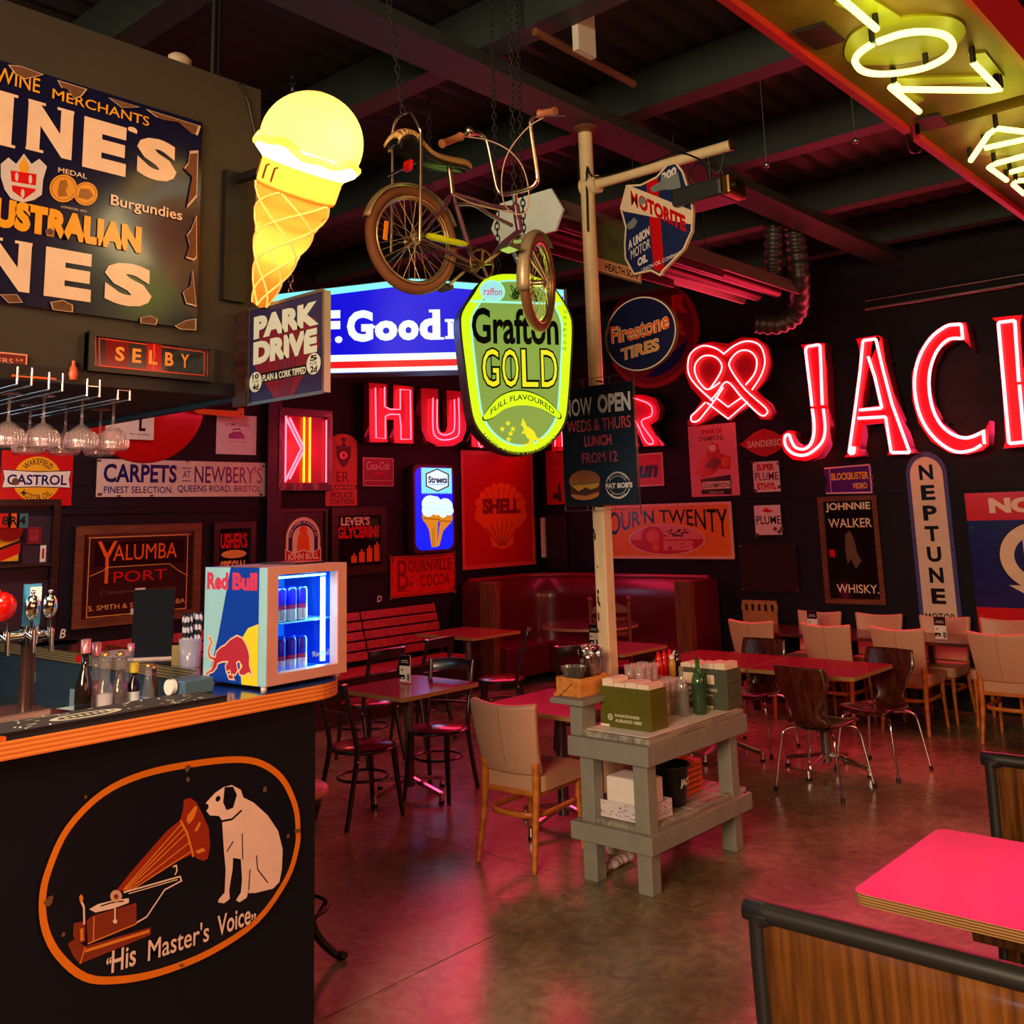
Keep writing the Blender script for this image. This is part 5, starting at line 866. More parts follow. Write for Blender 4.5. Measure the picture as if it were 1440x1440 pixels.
s = plane_y('enamel_sign', YB-.016, (-190, 26, 277, 463), .015, board=M('wine sign navy', (17, 17, 52), .22, coat=.25, var=.1), edge=rust)
ivory = M('wine sign ivory', (232, 196, 170), .3); amber = M('wine sign amber', (232, 158, 28), .3)
z1 = lambda x, y: Z0([(x, y)])[0]
def serif_word(items, mat, sf):
    for ch, tl, br in items:
        (a, c), (d, e) = U(s, [z1(*tl), z1(*br)]); s.txt(ch, a, c, d, e, mat, .06)
        if ch in SER:
            for sx, sy in SER[ch]:
                x = a+(.1+.8*sx)*(d-a) if ch != 'I' else (a+d)/2; hw = .19*(d-a) if ch != 'I' else .75*(d-a); hw = min(hw, .2*(d-a)) if ch in 'NE' else hw; s.rect(x-hw, (c if sy else e-sf), x+hw, (c+sf if sy else e), mat)
serif_word([('W', (-480, 215), (-190, 470)), ('I', (-140, 300), (-95, 540)), ('I', (-8, 350), (42, 575)), ('N', (112, 385), (277, 625)), ('E', (328, 452), (487, 690)), ('’', (497, 490), (533, 537)), ('S', (535, 520), (684, 722))], ivory, .012)
serif_word([('W', (-440, 800), (-240, 1030)), ('I', (-185, 870), (-140, 1080)), ('N', (-60, 915), (112, 1142)), ('E', (178, 960), (350, 1178)), ('S', (408, 1010), (586, 1206))], ivory, .012)
UT(s, 'VINEYARD & WINE', z1(-470, 120), z1(152, 366), amber, .04); UT(s, 'MERCHANTS', z1(203, 345), z1(578, 494), amber, .04); UT(s, 'MEDAL', z1(225, 652), z1(336, 698), ivory, .01); UT(s, 'Burgundies', z1(430, 757), z1(706, 872), ivory, .015); UT(s, 'LONDON 1873', z1(236, 800), z1(335, 830), ivory, .0); UT(s, 'AUSTRALIAN', z1(-120, 745), z1(546, 990), amber, .07)
for c, r in (((244, 735), 54), ((331, 756), 46)):
    s.poly(U(s, [z1(c[0]+r*math.cos(2*PI*i/30), c[1]+r*math.sin(2*PI*i/30)) for i in range(30)]), M('medal gold', (222, 150, 40), .3)); s.line(U(s, [z1(c[0]+r*.85*math.cos(2*PI*i/30), c[1]+r*.85*math.sin(2*PI*i/30)) for i in range(30)]), .003, M('medal brown', (150, 90, 26), .4), True)
s.poly(U(s, [z1(*p) for p in ((222, 745), (230, 705), (255, 700), (262, 725), (252, 745), (262, 765), (225, 768))]), M('medal brown', (1, 1, 1))); s.poly(U(s, [z1(*p) for p in ((300, 770), (310, 735), (345, 738), (362, 765), (340, 780))]), M('medal brown', (1, 1, 1)))
silver = M('crest silver', (206, 190, 190), .35)
s.poly(U(s, [z1(*p) for p in ((0, 640), (30, 615), (60, 640), (90, 600), (120, 640), (150, 620), (180, 650), (165, 700), (160, 760), (130, 780), (85, 790), (40, 775), (15, 740), (0, 690))]), silver); s.poly(U(s, [z1(*p) for p in ((38, 665), (140, 680), (135, 745), (90, 778), (45, 745))]), red_en); s.poly(U(s, [z1(*p) for p in ((38, 708), (140, 725), (140, 738), (40, 722))]), silver)
for x, y in ((62, 690), (115, 700), (85, 755)): s.poly(U(s, [z1(x+7*math.cos(t), y+18*math.sin(t)) for t in [2*PI*i/12 for i in range(12)]]), silver)
s.poly(U(s, [z1(*p) for p in ((70, 650), (90, 612), (110, 655), (100, 675), (78, 672))]), amber)
chw = M('chip edge pale', (206, 170, 140), .6)
for P in ([(35, 258), (80, 262), (160, 292), (130, 300), (95, 308), (60, 290)], [(225, 318), (330, 350), (310, 375), (285, 385), (262, 350), (240, 345)], [(425, 385), (535, 418), (510, 420), (470, 420)], [(575, 432), (768, 492), (757, 525), (735, 515), (690, 478), (640, 470), (612, 460)], [(735, 600), (765, 598), (760, 760), (725, 800), (735, 740), (745, 690), (715, 660), (730, 640)], [(760, 850), (740, 900), (725, 920), (735, 960), (722, 1000), (750, 1010), (760, 1000)], [(745, 1060), (735, 1120), (710, 1140), (722, 1180), (758, 1190)], [(680, 1270), (720, 1250), (756, 1245), (755, 1285), (700, 1282)], [(196, 1180), (240, 1172), (275, 1190), (275, 1215), (205, 1206)], [(545, 1240), (580, 1232), (606, 1245), (600, 1265), (545, 1258)], [(0, 1150), (60, 1150), (80, 1178), (30, 1180)], [(175, 900), (190, 890), (207, 905), (195, 920), (178, 915)]):
    c = sum(p[0] for p in P)/len(P), sum(p[1] for p in P)/len(P); s.poly(U(s, [z1(c[0]+(p[0]-c[0])*1.12, c[1]+(p[1]-c[1])*1.12) for p in P]), chw); s.poly(U(s, [z1(*p) for p in P]), rust)
s.done('huge chipped navy enamel wine sign on the brown bulkhead above the bar')
Z4 = zm(0, 440, 3.43); z4 = lambda x, y: Z4([(x, y)])[0]
s = plane_y('glass_sign', YB-.03, (*z4(430, 85), *z4(1025, 335)), .03, board=blackg); rl = M('neon reddened gilt line', (240, 66, 26), .3, .3); gl2 = M('gilt letter', (236, 150, 60), .3, .3)  # gilt lines coloured by the red neon they reflect
for P in ([(460, 108), (1002, 178), (1000, 320), (462, 270)], [(478, 122), (985, 190), (983, 302), (480, 255)]): s.line(U(s, [z4(*p) for p in P]), .0035, rl, True)
s.rect(.12, .18, .3, .82, M('painted red reflection', (120, 14, 10), .1)); s.rect(.44, .12, .56, .9, M('red glass', (176, 18, 10), .1)); s.line([(.5, .08), (.5, .35), (.506, .42), (.498, .55), (.5, .95)], .006, rl)  # red bars and wavy streak are painted neon reflections in the glass
for k, ch in enumerate('SELBY'): x = .2+.13*k; s.txt(ch, x, .32, x+.07, .68, gl2, .03)
o = s.done('black framed glass name sign with orange lines under the wine sign'); f = MB(M('black frame', (40, 34, 30), .35)); face_frame(f, s.W, s.H, .018, .04, M('black frame', (1, 1, 1))); f.build('frame', o, .006)
s = plane_y('enamel_sign', YB-.01, (-60, 489, 37, 524), .008, board=M('dark red plate', (110, 20, 24), .35)); s.ring(.01, .03, .99, .97, .005, M('peach line', (236, 150, 120), .4)); UT(s, 'POWERS', (-40, 499), (18, 512), M('peach line', (1, 1, 1)), .05); UT(s, 'THE HOLE', (-20, 513), (21, 518), M('peach line', (1, 1, 1)), .03); UT(s, '5-9', (22, 504), (32, 509), M('peach line', (1, 1, 1)), .02); s.done('small red plate at the left edge above the hanging glasses')
b = MB(org_en); a, e = ony(16, 527, YB-.01), ony(77, 535, YB-.01); b.bx(a.x, e.x, YB-.02, YB, e.z, a.z); tag(b.build('label_strip'), 'thin orange strip on the bulkhead above the glass racks', 'strip')
b = MB(M('orange bottle badge', (216, 96, 60), .4)); p = ony(103, 522, YB-.01); b.lathe([(.012, -.03), (.017, -.01), (.012, .01), (.006, .02), (.006, .035)], p, None, 12); tag(b.build('badge'), 'tiny orange bottle shaped badge left of the framed name sign', 'badge')
# glass racks and hanging glasses
RZ = 2.372
for i, (u, v) in enumerate(((34, 541), (78, 548), (131, 556), (174, 561))):
    p = onz(u, v, RZ); r = empty('glass_rack', (p.x, p.y, RZ), 0, ('leftmost', 'second from left', 'third from left', 'rightmost')[i]+' of the four chrome stemware rails under the bulkhead', 'glass rack', None)
    for dx in (-.022, .022): b = MB(chrome); b.rod((dx, 0.0, 0), (dx, .72, 0), .004); b.rod((dx, .0, 0), (dx, .0, bz0-RZ), .0035); b.rod((dx, .5, 0), (dx, .5, bz0-RZ), .0035); b.build('rail', r)
    b = MB(chrome); b.rod((-.022, 0.0, .03), (.022, 0.0, .03), .003); b.build('cross_wire', r)
gt = thin_glass('etched glass', (250, 236, 236), .1)
def cut_glass():
    b = MB(gt); b.lathe([(.036, .006), (.034, .0095), (.005, .0), (.0042, -.06), (.007, -.085), (.02, -.092), (.045, -.112), (.056, -.14), (.053, -.165), (.050, -.172), (.048, -.165), (.052, -.14), (.042, -.117), (.018, -.098), (.001, -.094)], (0, 0, 0), gt, 28)
    for i in range(28): t = 2*PI*i/28; c_, s_ = math.cos(t), math.sin(t); b.tube([(.046*c_, .046*s_, -.113), (.0575*c_, .0575*s_, -.14), (.0545*c_, .0545*s_, -.162)], .0022, None, False, 5)
    return b.build('coupe_glass')
g0 = cut_glass(); fr = True
for nm, us, y in (('front', (13, 62, 116, 160), 3.44), ('back', (43, 93, 142), 3.72)):
    for i, u in enumerate(us):
        p = ony(u, 572 if y < 3.5 else 580, y); lab = ('leftmost', 'second from left', 'third from left', 'rightmost')[i] if nm == 'front' else ('left', 'middle', 'right')[i]
        o = placed(g0, fr, (p.x, p.y, RZ), 0, f'upturned cut glass coupe hanging in the {nm} row, {lab} of the row', 'hanging coupe glasses'); o['category'] = 'glass'; fr = False
# ================================================================= the bar
ZC = 1.31; TK = .055; YF = 3.2; XE = 2.67
arc_ = [(XE-.22+.22*math.cos(t), YF+.24-.24*math.sin(t)) for t in [PI/2-PI/2*i/10 for i in range(11)]]
poly = [(-2.2, YF)]+arc_+[(XE, 4.0), (2.42, 4.0), (2.25, 3.80), (2.14, 3.76), (2.07, 3.52), (1.66, 3.52), (1.62, 3.74), (-2.2, 3.74)]
ctop = M('bar top laminate', (24, 26, 34), .16, coat=.6); 
def ply(name, a, b_, sc):
    if name in MATS: return MATS[name]
    m = bpy.data.materials.new(name); m.use_nodes = True; nt = m.node_tree; b = nt.nodes['Principled BSDF']; b.inputs['Roughness'].default_value = .35; g = nt.nodes.new('ShaderNodeTexCoord'); w_ = nt.nodes.new('ShaderNodeTexWave'); w_.bands_direction = 'Z'; w_.inputs['Scale'].default_value = sc; w_.inputs['Distortion'].default_value = .6
    cr = nt.nodes.new('ShaderNodeValToRGB'); cr.color_ramp.elements[0].color = lin(a)+(1,); cr.color_ramp.elements[1].color = lin(b_)+(1,); nt.links.new(g.outputs['Object'], w_.inputs[0]); nt.links.new(w_.outputs['Fac'], cr.inputs[0]); nt.links.new(cr.outputs[0], b.inputs['Base Color']); MATS[name] = m; return m
plyo = ply('orange plywood edge', (206, 96, 36), (248, 140, 60), 22); plyd = ply('table plywood edge', (96, 64, 34), (200, 150, 90), 40)
rb_ = empty('bar_counter', (0, 0, 0), 0, 'long curved bar counter with orange plywood edge and black front', 'bar counter')
b = MB(ctop); b.prism(poly, ZC-TK, ZC, ctop, plyo); b.build('counter_top', rb_, .003); b = MB(ctop); b.prism([(2.42, 4.0), (XE, 4.0), (XE, 6.7), (2.42, 6.7)], ZC-TK, ZC, ctop, ply('cool lit plywood edge', (84, 66, 44), (150, 128, 92), 26)); b.build('ledge_top', rb_, .003)  # ledge edge is the same plywood, with cool bar light in its colour
bf = M('bar front black panel', (13, 12, 21), .5, bump=.03, spec=.25); b = MB(bf); b.bx(-2.2, 2.52, 3.30, 3.34, 0, ZC-TK); b.bx(2.48, 2.52, 3.34, 6.6, 0, ZC-TK); b.build('front_panel', rb_)
b = MB(M('bar inner teal panel', (50, 66, 80), .4)); b.bx(2.44, 2.48, 3.8, 6.6, .1, ZC-TK); b.bx(-2.2, 2.2, 3.345, 3.375, .1, ZC-TK); b.build('inner_panel', rb_)
b = MB(M('switch plate', (140, 160, 166), .4)); p = onx(103, 990, 2.43); b.box((2.435, p.y, p.z), (.01, .09, .14)); b.build('wall_socket', rb_); b = MB(M('switch plate', (1, 1, 1))); p = onx(45, 952, 2.43); b.box((2.435, p.y, p.z), (.015, .03, .05)); b.build('wall_socket', rb_)
b = MB(steel); p = onz(55, 980, 1.02); b.bx(p.x-.35, 2.43, p.y-.18, p.y+.22, 1.0, 1.02); b.build('steel_shelf', rb_)
# gramophone enamel oval
Z5 = zm(0, 1020, 2.769); z5 = lambda x, y: Z5([(x, y)])[0]
ov = [(165, 680), (190, 560), (265, 400), (400, 265), (560, 190), (750, 150), (920, 133), (1020, 150), (1100, 210), (1148, 310), (1160, 400), (1155, 480), (1115, 600), (1000, 760), (820, 882), (620, 962), (450, 992), (330, 980), (232, 900), (178, 800)]
s = plane_y('enamel_sign', 3.288, (57, 1066, 421, 1384), .012); OV = U(s, [z5(*p) for p in ov]); OV = [(p.x, p.y) for p in smooth_path([(*q, 0) for q in OV], 4, True)]
s.b.prism([s.p(*q) for q in OV], 0, .012, M('oval navy enamel', (11, 11, 22), .3), rust); s.line(OV, .022, M('orange enamel rim', (226, 112, 20), .3), True)
D5 = lambda P: U(s, [z5(*p) for p in P]); horn = M('horn red brown', (150, 40, 16), .35); hl = M('horn highlight', (222, 120, 34), .35); hm_ = M('box brown', (130, 44, 22), .35); dogw = M('dog pinkish white', (236, 190, 172), .35)
s.poly(D5([(715, 290), (740, 282), (765, 300), (790, 350), (812, 400), (818, 470), (808, 520), (790, 528), (765, 518), (750, 500), (690, 530), (620, 575), (560, 605), (490, 650), (455, 640), (510, 570), (580, 490), (650, 410), (700, 370), (712, 330)]), horn)
for P in ([(705, 385), (480, 640)], [(725, 420), (490, 642)], [(738, 455), (495, 645)], [(745, 490), (500, 648)], [(715, 402), (484, 641)]): s.line(D5(P), .004, hl)
s.line(D5([(702, 370), (728, 420), (742, 470), (752, 512)]), .007, hl); s.poly(D5([(735, 385), (755, 360), (768, 320), (760, 312), (728, 352), (725, 372)]), hl); s.poly(D5([(755, 412), (775, 375), (782, 380), (768, 410)]), hl); s.poly(D5([(760, 490), (790, 475), (800, 488), (770, 500)]), hl)
s.line(D5([(480, 650), (700, 588), (705, 605), (640, 640), (600, 700), (570, 745), (530, 768)]), .005, dogw); s.line(D5([(500, 655), (690, 600)]), .003, dogw); s.line(D5([(672, 550), (685, 545), (688, 565), (680, 582)]), .005, dogw)
s.poly(D5([(335, 760), (360, 740), (530, 690), (530, 770), (340, 850)]), hm_); s.line(D5([(365, 745), (362, 838)]), .004, hl); s.line(D5([(340, 850), (530, 772)]), .004, hl)
s.poly(D5([(262, 850), (290, 830), (330, 860), (585, 785), (585, 815), (310, 928), (285, 900)]), hm_); s.line(D5([(330, 878), (580, 800)]), .009, hl); s.line(D5([(330, 862), (310, 928)]), .004, hl)
s.poly(D5([(285, 770), (330, 760), (330, 840), (300, 850), (282, 820)]), hm_); s.line(D5([(316, 790), (318, 838)]), .010, hl)
s.poly(D5([(345, 715), (380, 695), (440, 680), (500, 672), (500, 690), (440, 712), (370, 728)]), dogw); s.line(D5([(390, 703), (430, 690), (480, 683)]), .004, blk_en); s.poly(D5([(450+23*math.cos(2*PI*i/20), 664+24*math.sin(2*PI*i/20)) for i in range(20)]), M('soundbox tan', (206, 150, 120), .35)); s.poly(D5([(450+9*math.cos(2*PI*i/12), 666+10*math.sin(2*PI*i/12)) for i in range(12)]), hm_)
s.line(D5([(445, 690), (446, 755)]), .005, dogw); s.poly(D5([(446+9*math.cos(2*PI*i/12), 762+9*math.sin(2*PI*i/12)) for i in range(12)]), dogw); s.line(D5([(326, 775), (324, 705), (314, 685)]), .006, dogw); s.poly(D5([(308, 685), (306, 665), (314, 656), (322, 668), (320, 685)]), hl)
# a plain seated dog
s.poly(D5([(800, 300), (835, 262), (868, 240), (900, 232), (935, 250), (945, 280), (985, 300), (1040, 350), (1080, 410), (1098, 480), (1095, 560), (1085, 610), (1060, 635), (990, 652), (960, 652), (968, 640), (962, 655), (958, 670), (930, 688), (916, 680), (935, 650), (940, 600), (935, 520), (905, 515), (903, 560), (890, 640), (892, 675), (870, 692), (846, 688), (850, 675), (872, 650), (876, 560), (868, 470), (862, 370), (850, 352), (815, 350), (795, 325)]), dogw)
s.poly(D5([(872, 240), (905, 238), (920, 270), (905, 320), (880, 330), (866, 300)]), blk_en); s.ell(*D5([(798, 318)])[0], .012, .012, blk_en, 10); s.ell(*D5([(846, 285)])[0], .010, .010, blk_en, 10); s.line(D5([(862, 372), (900, 365), (938, 330)]), .007, blk_en)
for P in ([(940, 420), (942, 520)], [(995, 505), (1000, 560), (1040, 612)], [(970, 560), (965, 640)], [(905, 450), (880, 490)]): s.line(D5(P), .004, blk_en)
UT(s, '“', z5(412, 905), z5(430, 925), dogw, .02)
def slope(word, l0, l1, h):   # words rise to the right along the rim
    (a, c), (d, e) = D5([l0, l1]); hh = h/2.769/330; s.warp(word, lambda x, y: (a+(d-a)*x, c+(e-c)*x-hh+hh*y), dogw, .015)
slope('His', (430, 965), (525, 932), 62); slope('Master\'s', (572, 918), (810, 838), 62); slope('Voice', (842, 822), (972, 772), 62); UT(s, '”', z5(975, 735), z5(993, 752), dogw, .02)
for c, r in (((728, 210), 7), ((243, 813), 6), ((1028, 248), 9), ((330, 278), 5), ((1118, 430), 7), ((725, 170), 8)): s.ell(*D5([c])[0], r/960, r/820, rust, 8)
for P in ([(165, 690), (185, 665), (205, 660), (200, 690), (185, 705)], [(1140, 405), (1165, 400), (1165, 415), (1145, 418)], [(690, 930), (710, 925), (705, 942)], [(715, 160), (735, 152), (735, 172)]): s.poly(D5(P), rust)
s.done('oval enamel sign with gramophone and seated white dog on the bar front')
# ================================================================= things on the bar
# drinks fridge
fa, fb = onz(371, 967, ZC+.012), onz(485, 949, ZC+.012); fW = .405; fH = .45; fD = .37; fz = math.radians(4)
MXF = MX.Translation((fa.x, fa.y+.005, ZC)) @ MX.Rotation(fz, 4, 'Z')
rt = empty('drinks_fridge', (fa.x, fa.y+.005, ZC), fz, 'small counter fridge lit blue inside, pale and dark blue side with charging red animal', 'fridge')
pale = M('fridge pale blue', (150, 200, 214), .35); dblue = M('fridge dark blue', (12, 60, 170), .3); casw = M('warm lit fridge casing', (214, 140, 122), .4)  # salmon tint is warm light put into the casing colour
b = MB(dblue); t = .02; z0 = .014
b.bx(0, .015, .03, fD, z0, fH, dblue); b.bx(fW-.015, fW, .03, fD, z0, fH, dblue); b.bx(0, fW, fD-.015, fD, z0, fH, M('fridge inner glow blue', (20, 90, 220), .4, emit=.9, ecol=(0, 100, 235))); b.bx(0, fW, .03, fD, z0, z0+.025, M('fridge inner glow blue', (1, 1, 1))); b.bx(0, fW, .03, fD, fH-.03, fH, casw); b.bx(.015, fW-.015, .05, fD-.02, .225, .231, M('fridge shelf', (120, 190, 230), .3)); b.build('cabinet', rt, .002)  # blue inner panels glow by themselves as fill for the cabinet light
s = Sign('side_graphic', (0, 0, 0), (0, -1, 0), (0, 0, 1), fD-.03, fH-z0, .001); s.b.T = MX(((0, 0, -1, -.0005), (-1, 0, 0, fD), (0, 1, 0, fH), (0, 0, 0, 1)))
s.rect(0, 0, 1, 1, pale); s.poly([(.48, 0), (1, 0), (1, 1), (.1, 1), (.27, .62)], dblue); s.poly([(1, .48), (.82, .52), (.7, .62), (.66, .75), (.72, 1), (1, 1)], M('fridge yellow', (236, 206, 40), .4))
rbk = M('fridge red', (206, 52, 84), .4); s.txt('Red', .04, .045, .44, .2, rbk, .05); s.txt('Bull', .52, .045, .97, .2, rbk, .05)
bull = [((x-420)/305, (y-140)/(645+55*(x-420)/305)) for x, y in ((445, 535), (460, 545), (475, 575), (462, 600), (455, 630), (465, 655), (490, 660), (495, 630), (520, 605), (545, 592), (575, 560), (610, 540), (640, 555), (660, 590), (675, 630), (682, 670), (680, 710), (690, 745), (697, 780), (680, 760), (668, 765), (655, 775), (630, 770), (622, 750), (640, 720), (625, 690), (610, 700), (620, 740), (605, 770), (590, 765), (600, 795), (570, 790), (560, 760), (580, 765), (575, 740), (555, 750), (548, 715), (560, 690), (530, 690), (505, 700), (500, 720), (480, 745), (460, 750), (432, 775), (440, 745), (470, 725), (478, 700), (480, 680), (455, 668), (443, 635), (448, 600), (462, 575), (450, 555))]
M('fridge peach outline', (236, 190, 150), .4); s.poly(bull, M('fridge bull', (176, 40, 60), .4)); s.line(bull, .006, M('fridge peach outline', (1, 1, 1)), True)
s.b.T = s.b.T; g = s.b.build('side_graphic', rt)
b = MB(casw); W0, W1, H0, H1 = .052, fW-.05, .055, fH-.045
for P in ((0, W0, 0, fH), (W1, fW, 0, fH), (W0, W1, 0, H0), (W0, W1, H1, fH)): b.bx(P[0], P[1], -.02, .028, z0+P[2]*(1) if P[2] else z0, P[3])
b.bx(-.004, 0, -.02, .028, z0, fH, pale); b.build('door', rt, .003)
b = MB(thin_glass('fridge door glass', (252, 252, 252), .0)); b.bx(W0, W1, -.006, -.002, H0, H1); b.build('door_glass', rt)
led = M('fridge light strip', (220, 250, 255), .3, emit=6, ecol=(90, 215, 255)); area('fridge_strip', MXF @ V((W1-.04, .06, .22)), MXF @ V((W0, .1, .2)), .03, .36, (.16, .68, 1), 1.8, rt); area('fridge_strip', MXF @ V((.2, .05, H1-.01)), MXF @ V((.2, .09, .1)), .28, .02, (.16, .68, 1), 1.5, rt); b = MB(led); b.bx(W1-.035, W1-.018, .034, .046, H0+.01, H1-.01); b.build('light_strip', rt); b = MB(led); b.bx(W0+.01, W1-.01, .04, .05, H1-.004, H1+.004); b.build('light_strip', rt)
b = MB(wht_en); 
for x in (.02, fW-.02): b.rod((x, .02, 0), (x, .02, z0), .012)
for x in (.02, fW-.02): b.rod((x, fD-.03, 0), (x, fD-.03, z0), .012)
b.build('foot', rt); b = MB(black); b.bx(.02, fW-.02, .03, fD-.03, .004, z0); b.build('plinth', rt); b = MB(dark_wood); b.bx(.2, fW-.05, .06, .28, fH, fH+.008); b.build('top_tray', rt)
s = Sign('door_logo', (0, 0, 0), (1, 0, 0), (0, 0, 1), .09, .03, 0); s.b.T = MX(((1, 0, 0, W1-.12), (0, 0, -1, -.007), (0, 1, 0, H0+.065), (0, 0, 0, 1))); s.txt('RedBull', 0, .2, 1, .9, M('etched white', (190, 220, 235), .4), .02); s.b.build('door_logo', rt)
# cans inside
cb = M('can blue', (10, 16, 190), .3, .2); cs = M('can silver', (214, 222, 230), .3, .4); cr_ = M('can red mark', (170, 30, 90), .4)
def can():
    b = MB(cs); r = .0255; b.lathe([(.016, 0), (r-.002, .003), (r, .008), (r, .055)], (0, 0, 0), cs, 20); b.lathe([(r, .055), (r, .118), (r*.86, .128), (r*.8, .13)], (0, 0, 0), cb, 20)
    for k in range(4): a = k*PI/2; b.add([(1.01*r*math.cos(a+d), 1.01*r*math.sin(a+d), z) for d, z in ((0, .01), (.7, .01), (.7, .055), (0, .055))], [(0, 1, 2, 3)], cb)
    b.lathe([(r*1.005, .048), (r*1.005, .064)], (0, 0, 0), cr_, 20); return b.build('drink_can')
c0_ = can(); fr = True; MW = MX.Translation(rt.location) @ MX.Rotation(fz, 4, 'Z')
for sh, zz in (('lower', z0+.0255), ('upper', .2315)):
    for j, y in enumerate((.08, .14)):
        for i in range(4):
            p = MW @ V((W0+.005+.03+i*.0535, y, zz)); o = placed(c0_, fr, p, .4*i+j, ('leftmost', 'second from left', 'third from left', 'rightmost')[i]+f' drink can in the {("front", "back")[j]} row on the {sh} fridge shelf', 'cans in the fridge'); o['category'] = 'can'; fr = False
# bar runner with drips of white lettering
s0, s1 = onz(-12, 1042, ZC), onz(298, 977, ZC); rn = M('rubber bar runner', (62, 52, 44), .7)
b = MB(rn); y0, y1 = 3.235, 3.46; b.bx(.9, 2.08, y0, y1, ZC, ZC+.010, rn); b.bx(.9, 2.08, y0, y0+.012, ZC, ZC+.016, black)
random.seed(9); wp = M('runner white print', (226, 212, 180), .5); Zr = ZC+.0112
for i in range(110):
    x, y = .92+1.12*random.random(), y0+.03+.18*random.random()
    if abs(x-1.62) < .13 and abs(y-3.33) < .07: continue
    l, a = .014+.016*random.random(), random.choice((0, 0, .5, 1.2)); d = V((math.cos(a), math.sin(a), 0)); n_ = V((-d.y, d.x, 0))*.007; p = V((x, y, Zr)); b.add([p, p+d*l, p+d*l+n_, p+n_], [(0, 1, 2, 3)], wp)
b.add([(1.62+.12*math.cos(2*PI*i/32), 3.345+.05*math.sin(2*PI*i/32), Zr) for i in range(32)], [tuple(range(32))], wp)
b.add([(1.62+.095*math.cos(2*PI*i/32), 3.345+.034*math.sin(2*PI*i/32), Zr+.0004) for i in range(32)], [tuple(range(32))], rn)
for i in range(7): x = 1.545+.024*i; b.add([(x, 3.33, Zr+.0008), (x+.016, 3.33, Zr+.0008), (x+.013, 3.36, Zr+.0008), (x+.003, 3.36, Zr+.0008)], [(0, 1, 2, 3)], wp)
tag(b.build('bar_runner'), 'long dark rubber bar runner with white marks and oval badge on the counter', 'bar mat')
p = onz(10, 1030, ZC); b = MB(org_en); b.bx(1.2, 1.31, 3.205, 3.232, ZC, ZC+.012); tag(b.build('edge_strip'), 'short orange strip on the counter edge at the left photo border', 'strip')
# beer tap tower
tp = onz(35, 1003, ZC); th = ony(35, 893, tp.y).z-ZC
rt = empty('beer_tap', tuple(tp), 0, 'brown beer tap column with chrome tees, red handle and badge handles', 'beer tap'); tb = M('tap column brown', (74, 48, 44), .25, .5)
b = MB(tb); b.rod((0, 0, 0), (0, 0, th), .024, n=20); b.rod((0, 0, 0), (0, 0, .012), .04, n=20); b.build('column', rt)
b = MB(chrome); b.rod((-.22, 0, th), (.06, 0, th), .02, n=16); b.ball((.065, 0, th), .022); b.rod((0, 0, th-.03), (0, 0, th+.03), .03, n=18)
b.build('cross_pipe', rt)
for k, (x, nm) in enumerate(((-.10, 'red'), (-.015, 'oval'), (.045, 'oval'))):
    b = MB(chrome); b.rod((x, 0, th+.01), (x, -.07, th-.005), .009); b.rod((x, -.07, th+.02), (x, -.075, th-.055), .008); b.rod((x, -.05, th), (x, -.05, th+.05), .006); b.build('faucet', rt)
    if nm == 'red': b = MB(M('red lens', (206, 14, 12), .2, coat=.6)); b.lathe([(.0, -.02), (.045, -.018), (.05, 0), (.045, .018), (.0, .02)], (x-.02, -.05, th+.105), None, 28, MX.Rotation(PI/2, 3, 'X')); b.build('handle', rt); b = MB(org_en); b.lathe([(.0, -.018), (.03, -.016), (.034, 0), (.03, .016), (.0, .018)], (x-.045, -.02, th+.145), None, 24, MX.Rotation(PI/2, 3, 'X')); b.build('handle', rt)
    else: b = MB(chrome); b.lathe([(.0, -.01), (.022, -.008), (.026, 0), (.022, .008), (.0, .01)], (x, -.05, th+.095), None, 24, MX.Rotation(PI/2, 3, 'X') @ MX.Diagonal((1, 1.6, 1))); b.ball((x, -.05, th+.145), .008); b.build('handle', rt)
b = MB(M('tap badge blue', (70, 150, 190), .3)); b.box((.012, .02, th+.10), (.055, .02, .14)); b.bx(-.0, .04, .008, .011, th+.11, th+.16, M('tap badge white', (226, 236, 240), .3)); b.build('badge_handle', rt, .003)
b = MB(steel); b.bx(tp.x-.35, tp.x+.06, tp.y-.06, tp.y+.14, ZC, ZC+.012); tag(b.build('drip_tray'), 'flat steel drip tray beneath the beer tap column', 'tray')
# speed rail of bottles behind the bar
tr0 = V((1.72, 4.02, 1.06)); b = MB(M('pale plastic tray', (196, 220, 224), .4)); TX, TY, TZ = 1.78, 3.86, 1.085
pa, pb = ony(93, 1003, 3.95), ony(212, 985, 3.95); 
b.bx(pa.x, pb.x, 3.88, 4.06, pa.z-.06, pa.z-.05); b.bx(pa.x, pb.x, 3.88, 3.885, pa.z-.05, pa.z+.005); b.bx(pa.x, pb.x, 4.055, 4.06, pa.z-.05, pa.z+.005); b.bx(pa.x, pa.x+.005, 3.88, 4.06, pa.z-.05, pa.z+.005); b.bx(pb.x-.005, pb.x, 3.88, 4.06, pa.z-.05, pa.z+.005)
o = b.build('bottle_tray'); tag(o, 'pale plastic tray of bottles and ice behind the bar runner', 'tray'); b = MB(steel); b.bx(pa.x-.4, pb.x+.2, 3.82, 4.3, pa.z-.1, pa.z-.06); b.bx(pa.x-.4, pb.x+.2, 3.82, 3.84, 0, pa.z-.1); b.bx(pa.x-.4, pa.x-.38, 3.82, 4.3, 0, pa.z-.1); b.bx(pb.x+.18, pb.x+.2, 3.82, 4.3, 0, pa.z-.1); tag(b.build('under_bar_bench'), 'steel work bench behind the counter holding the bottle tray', 'bench')
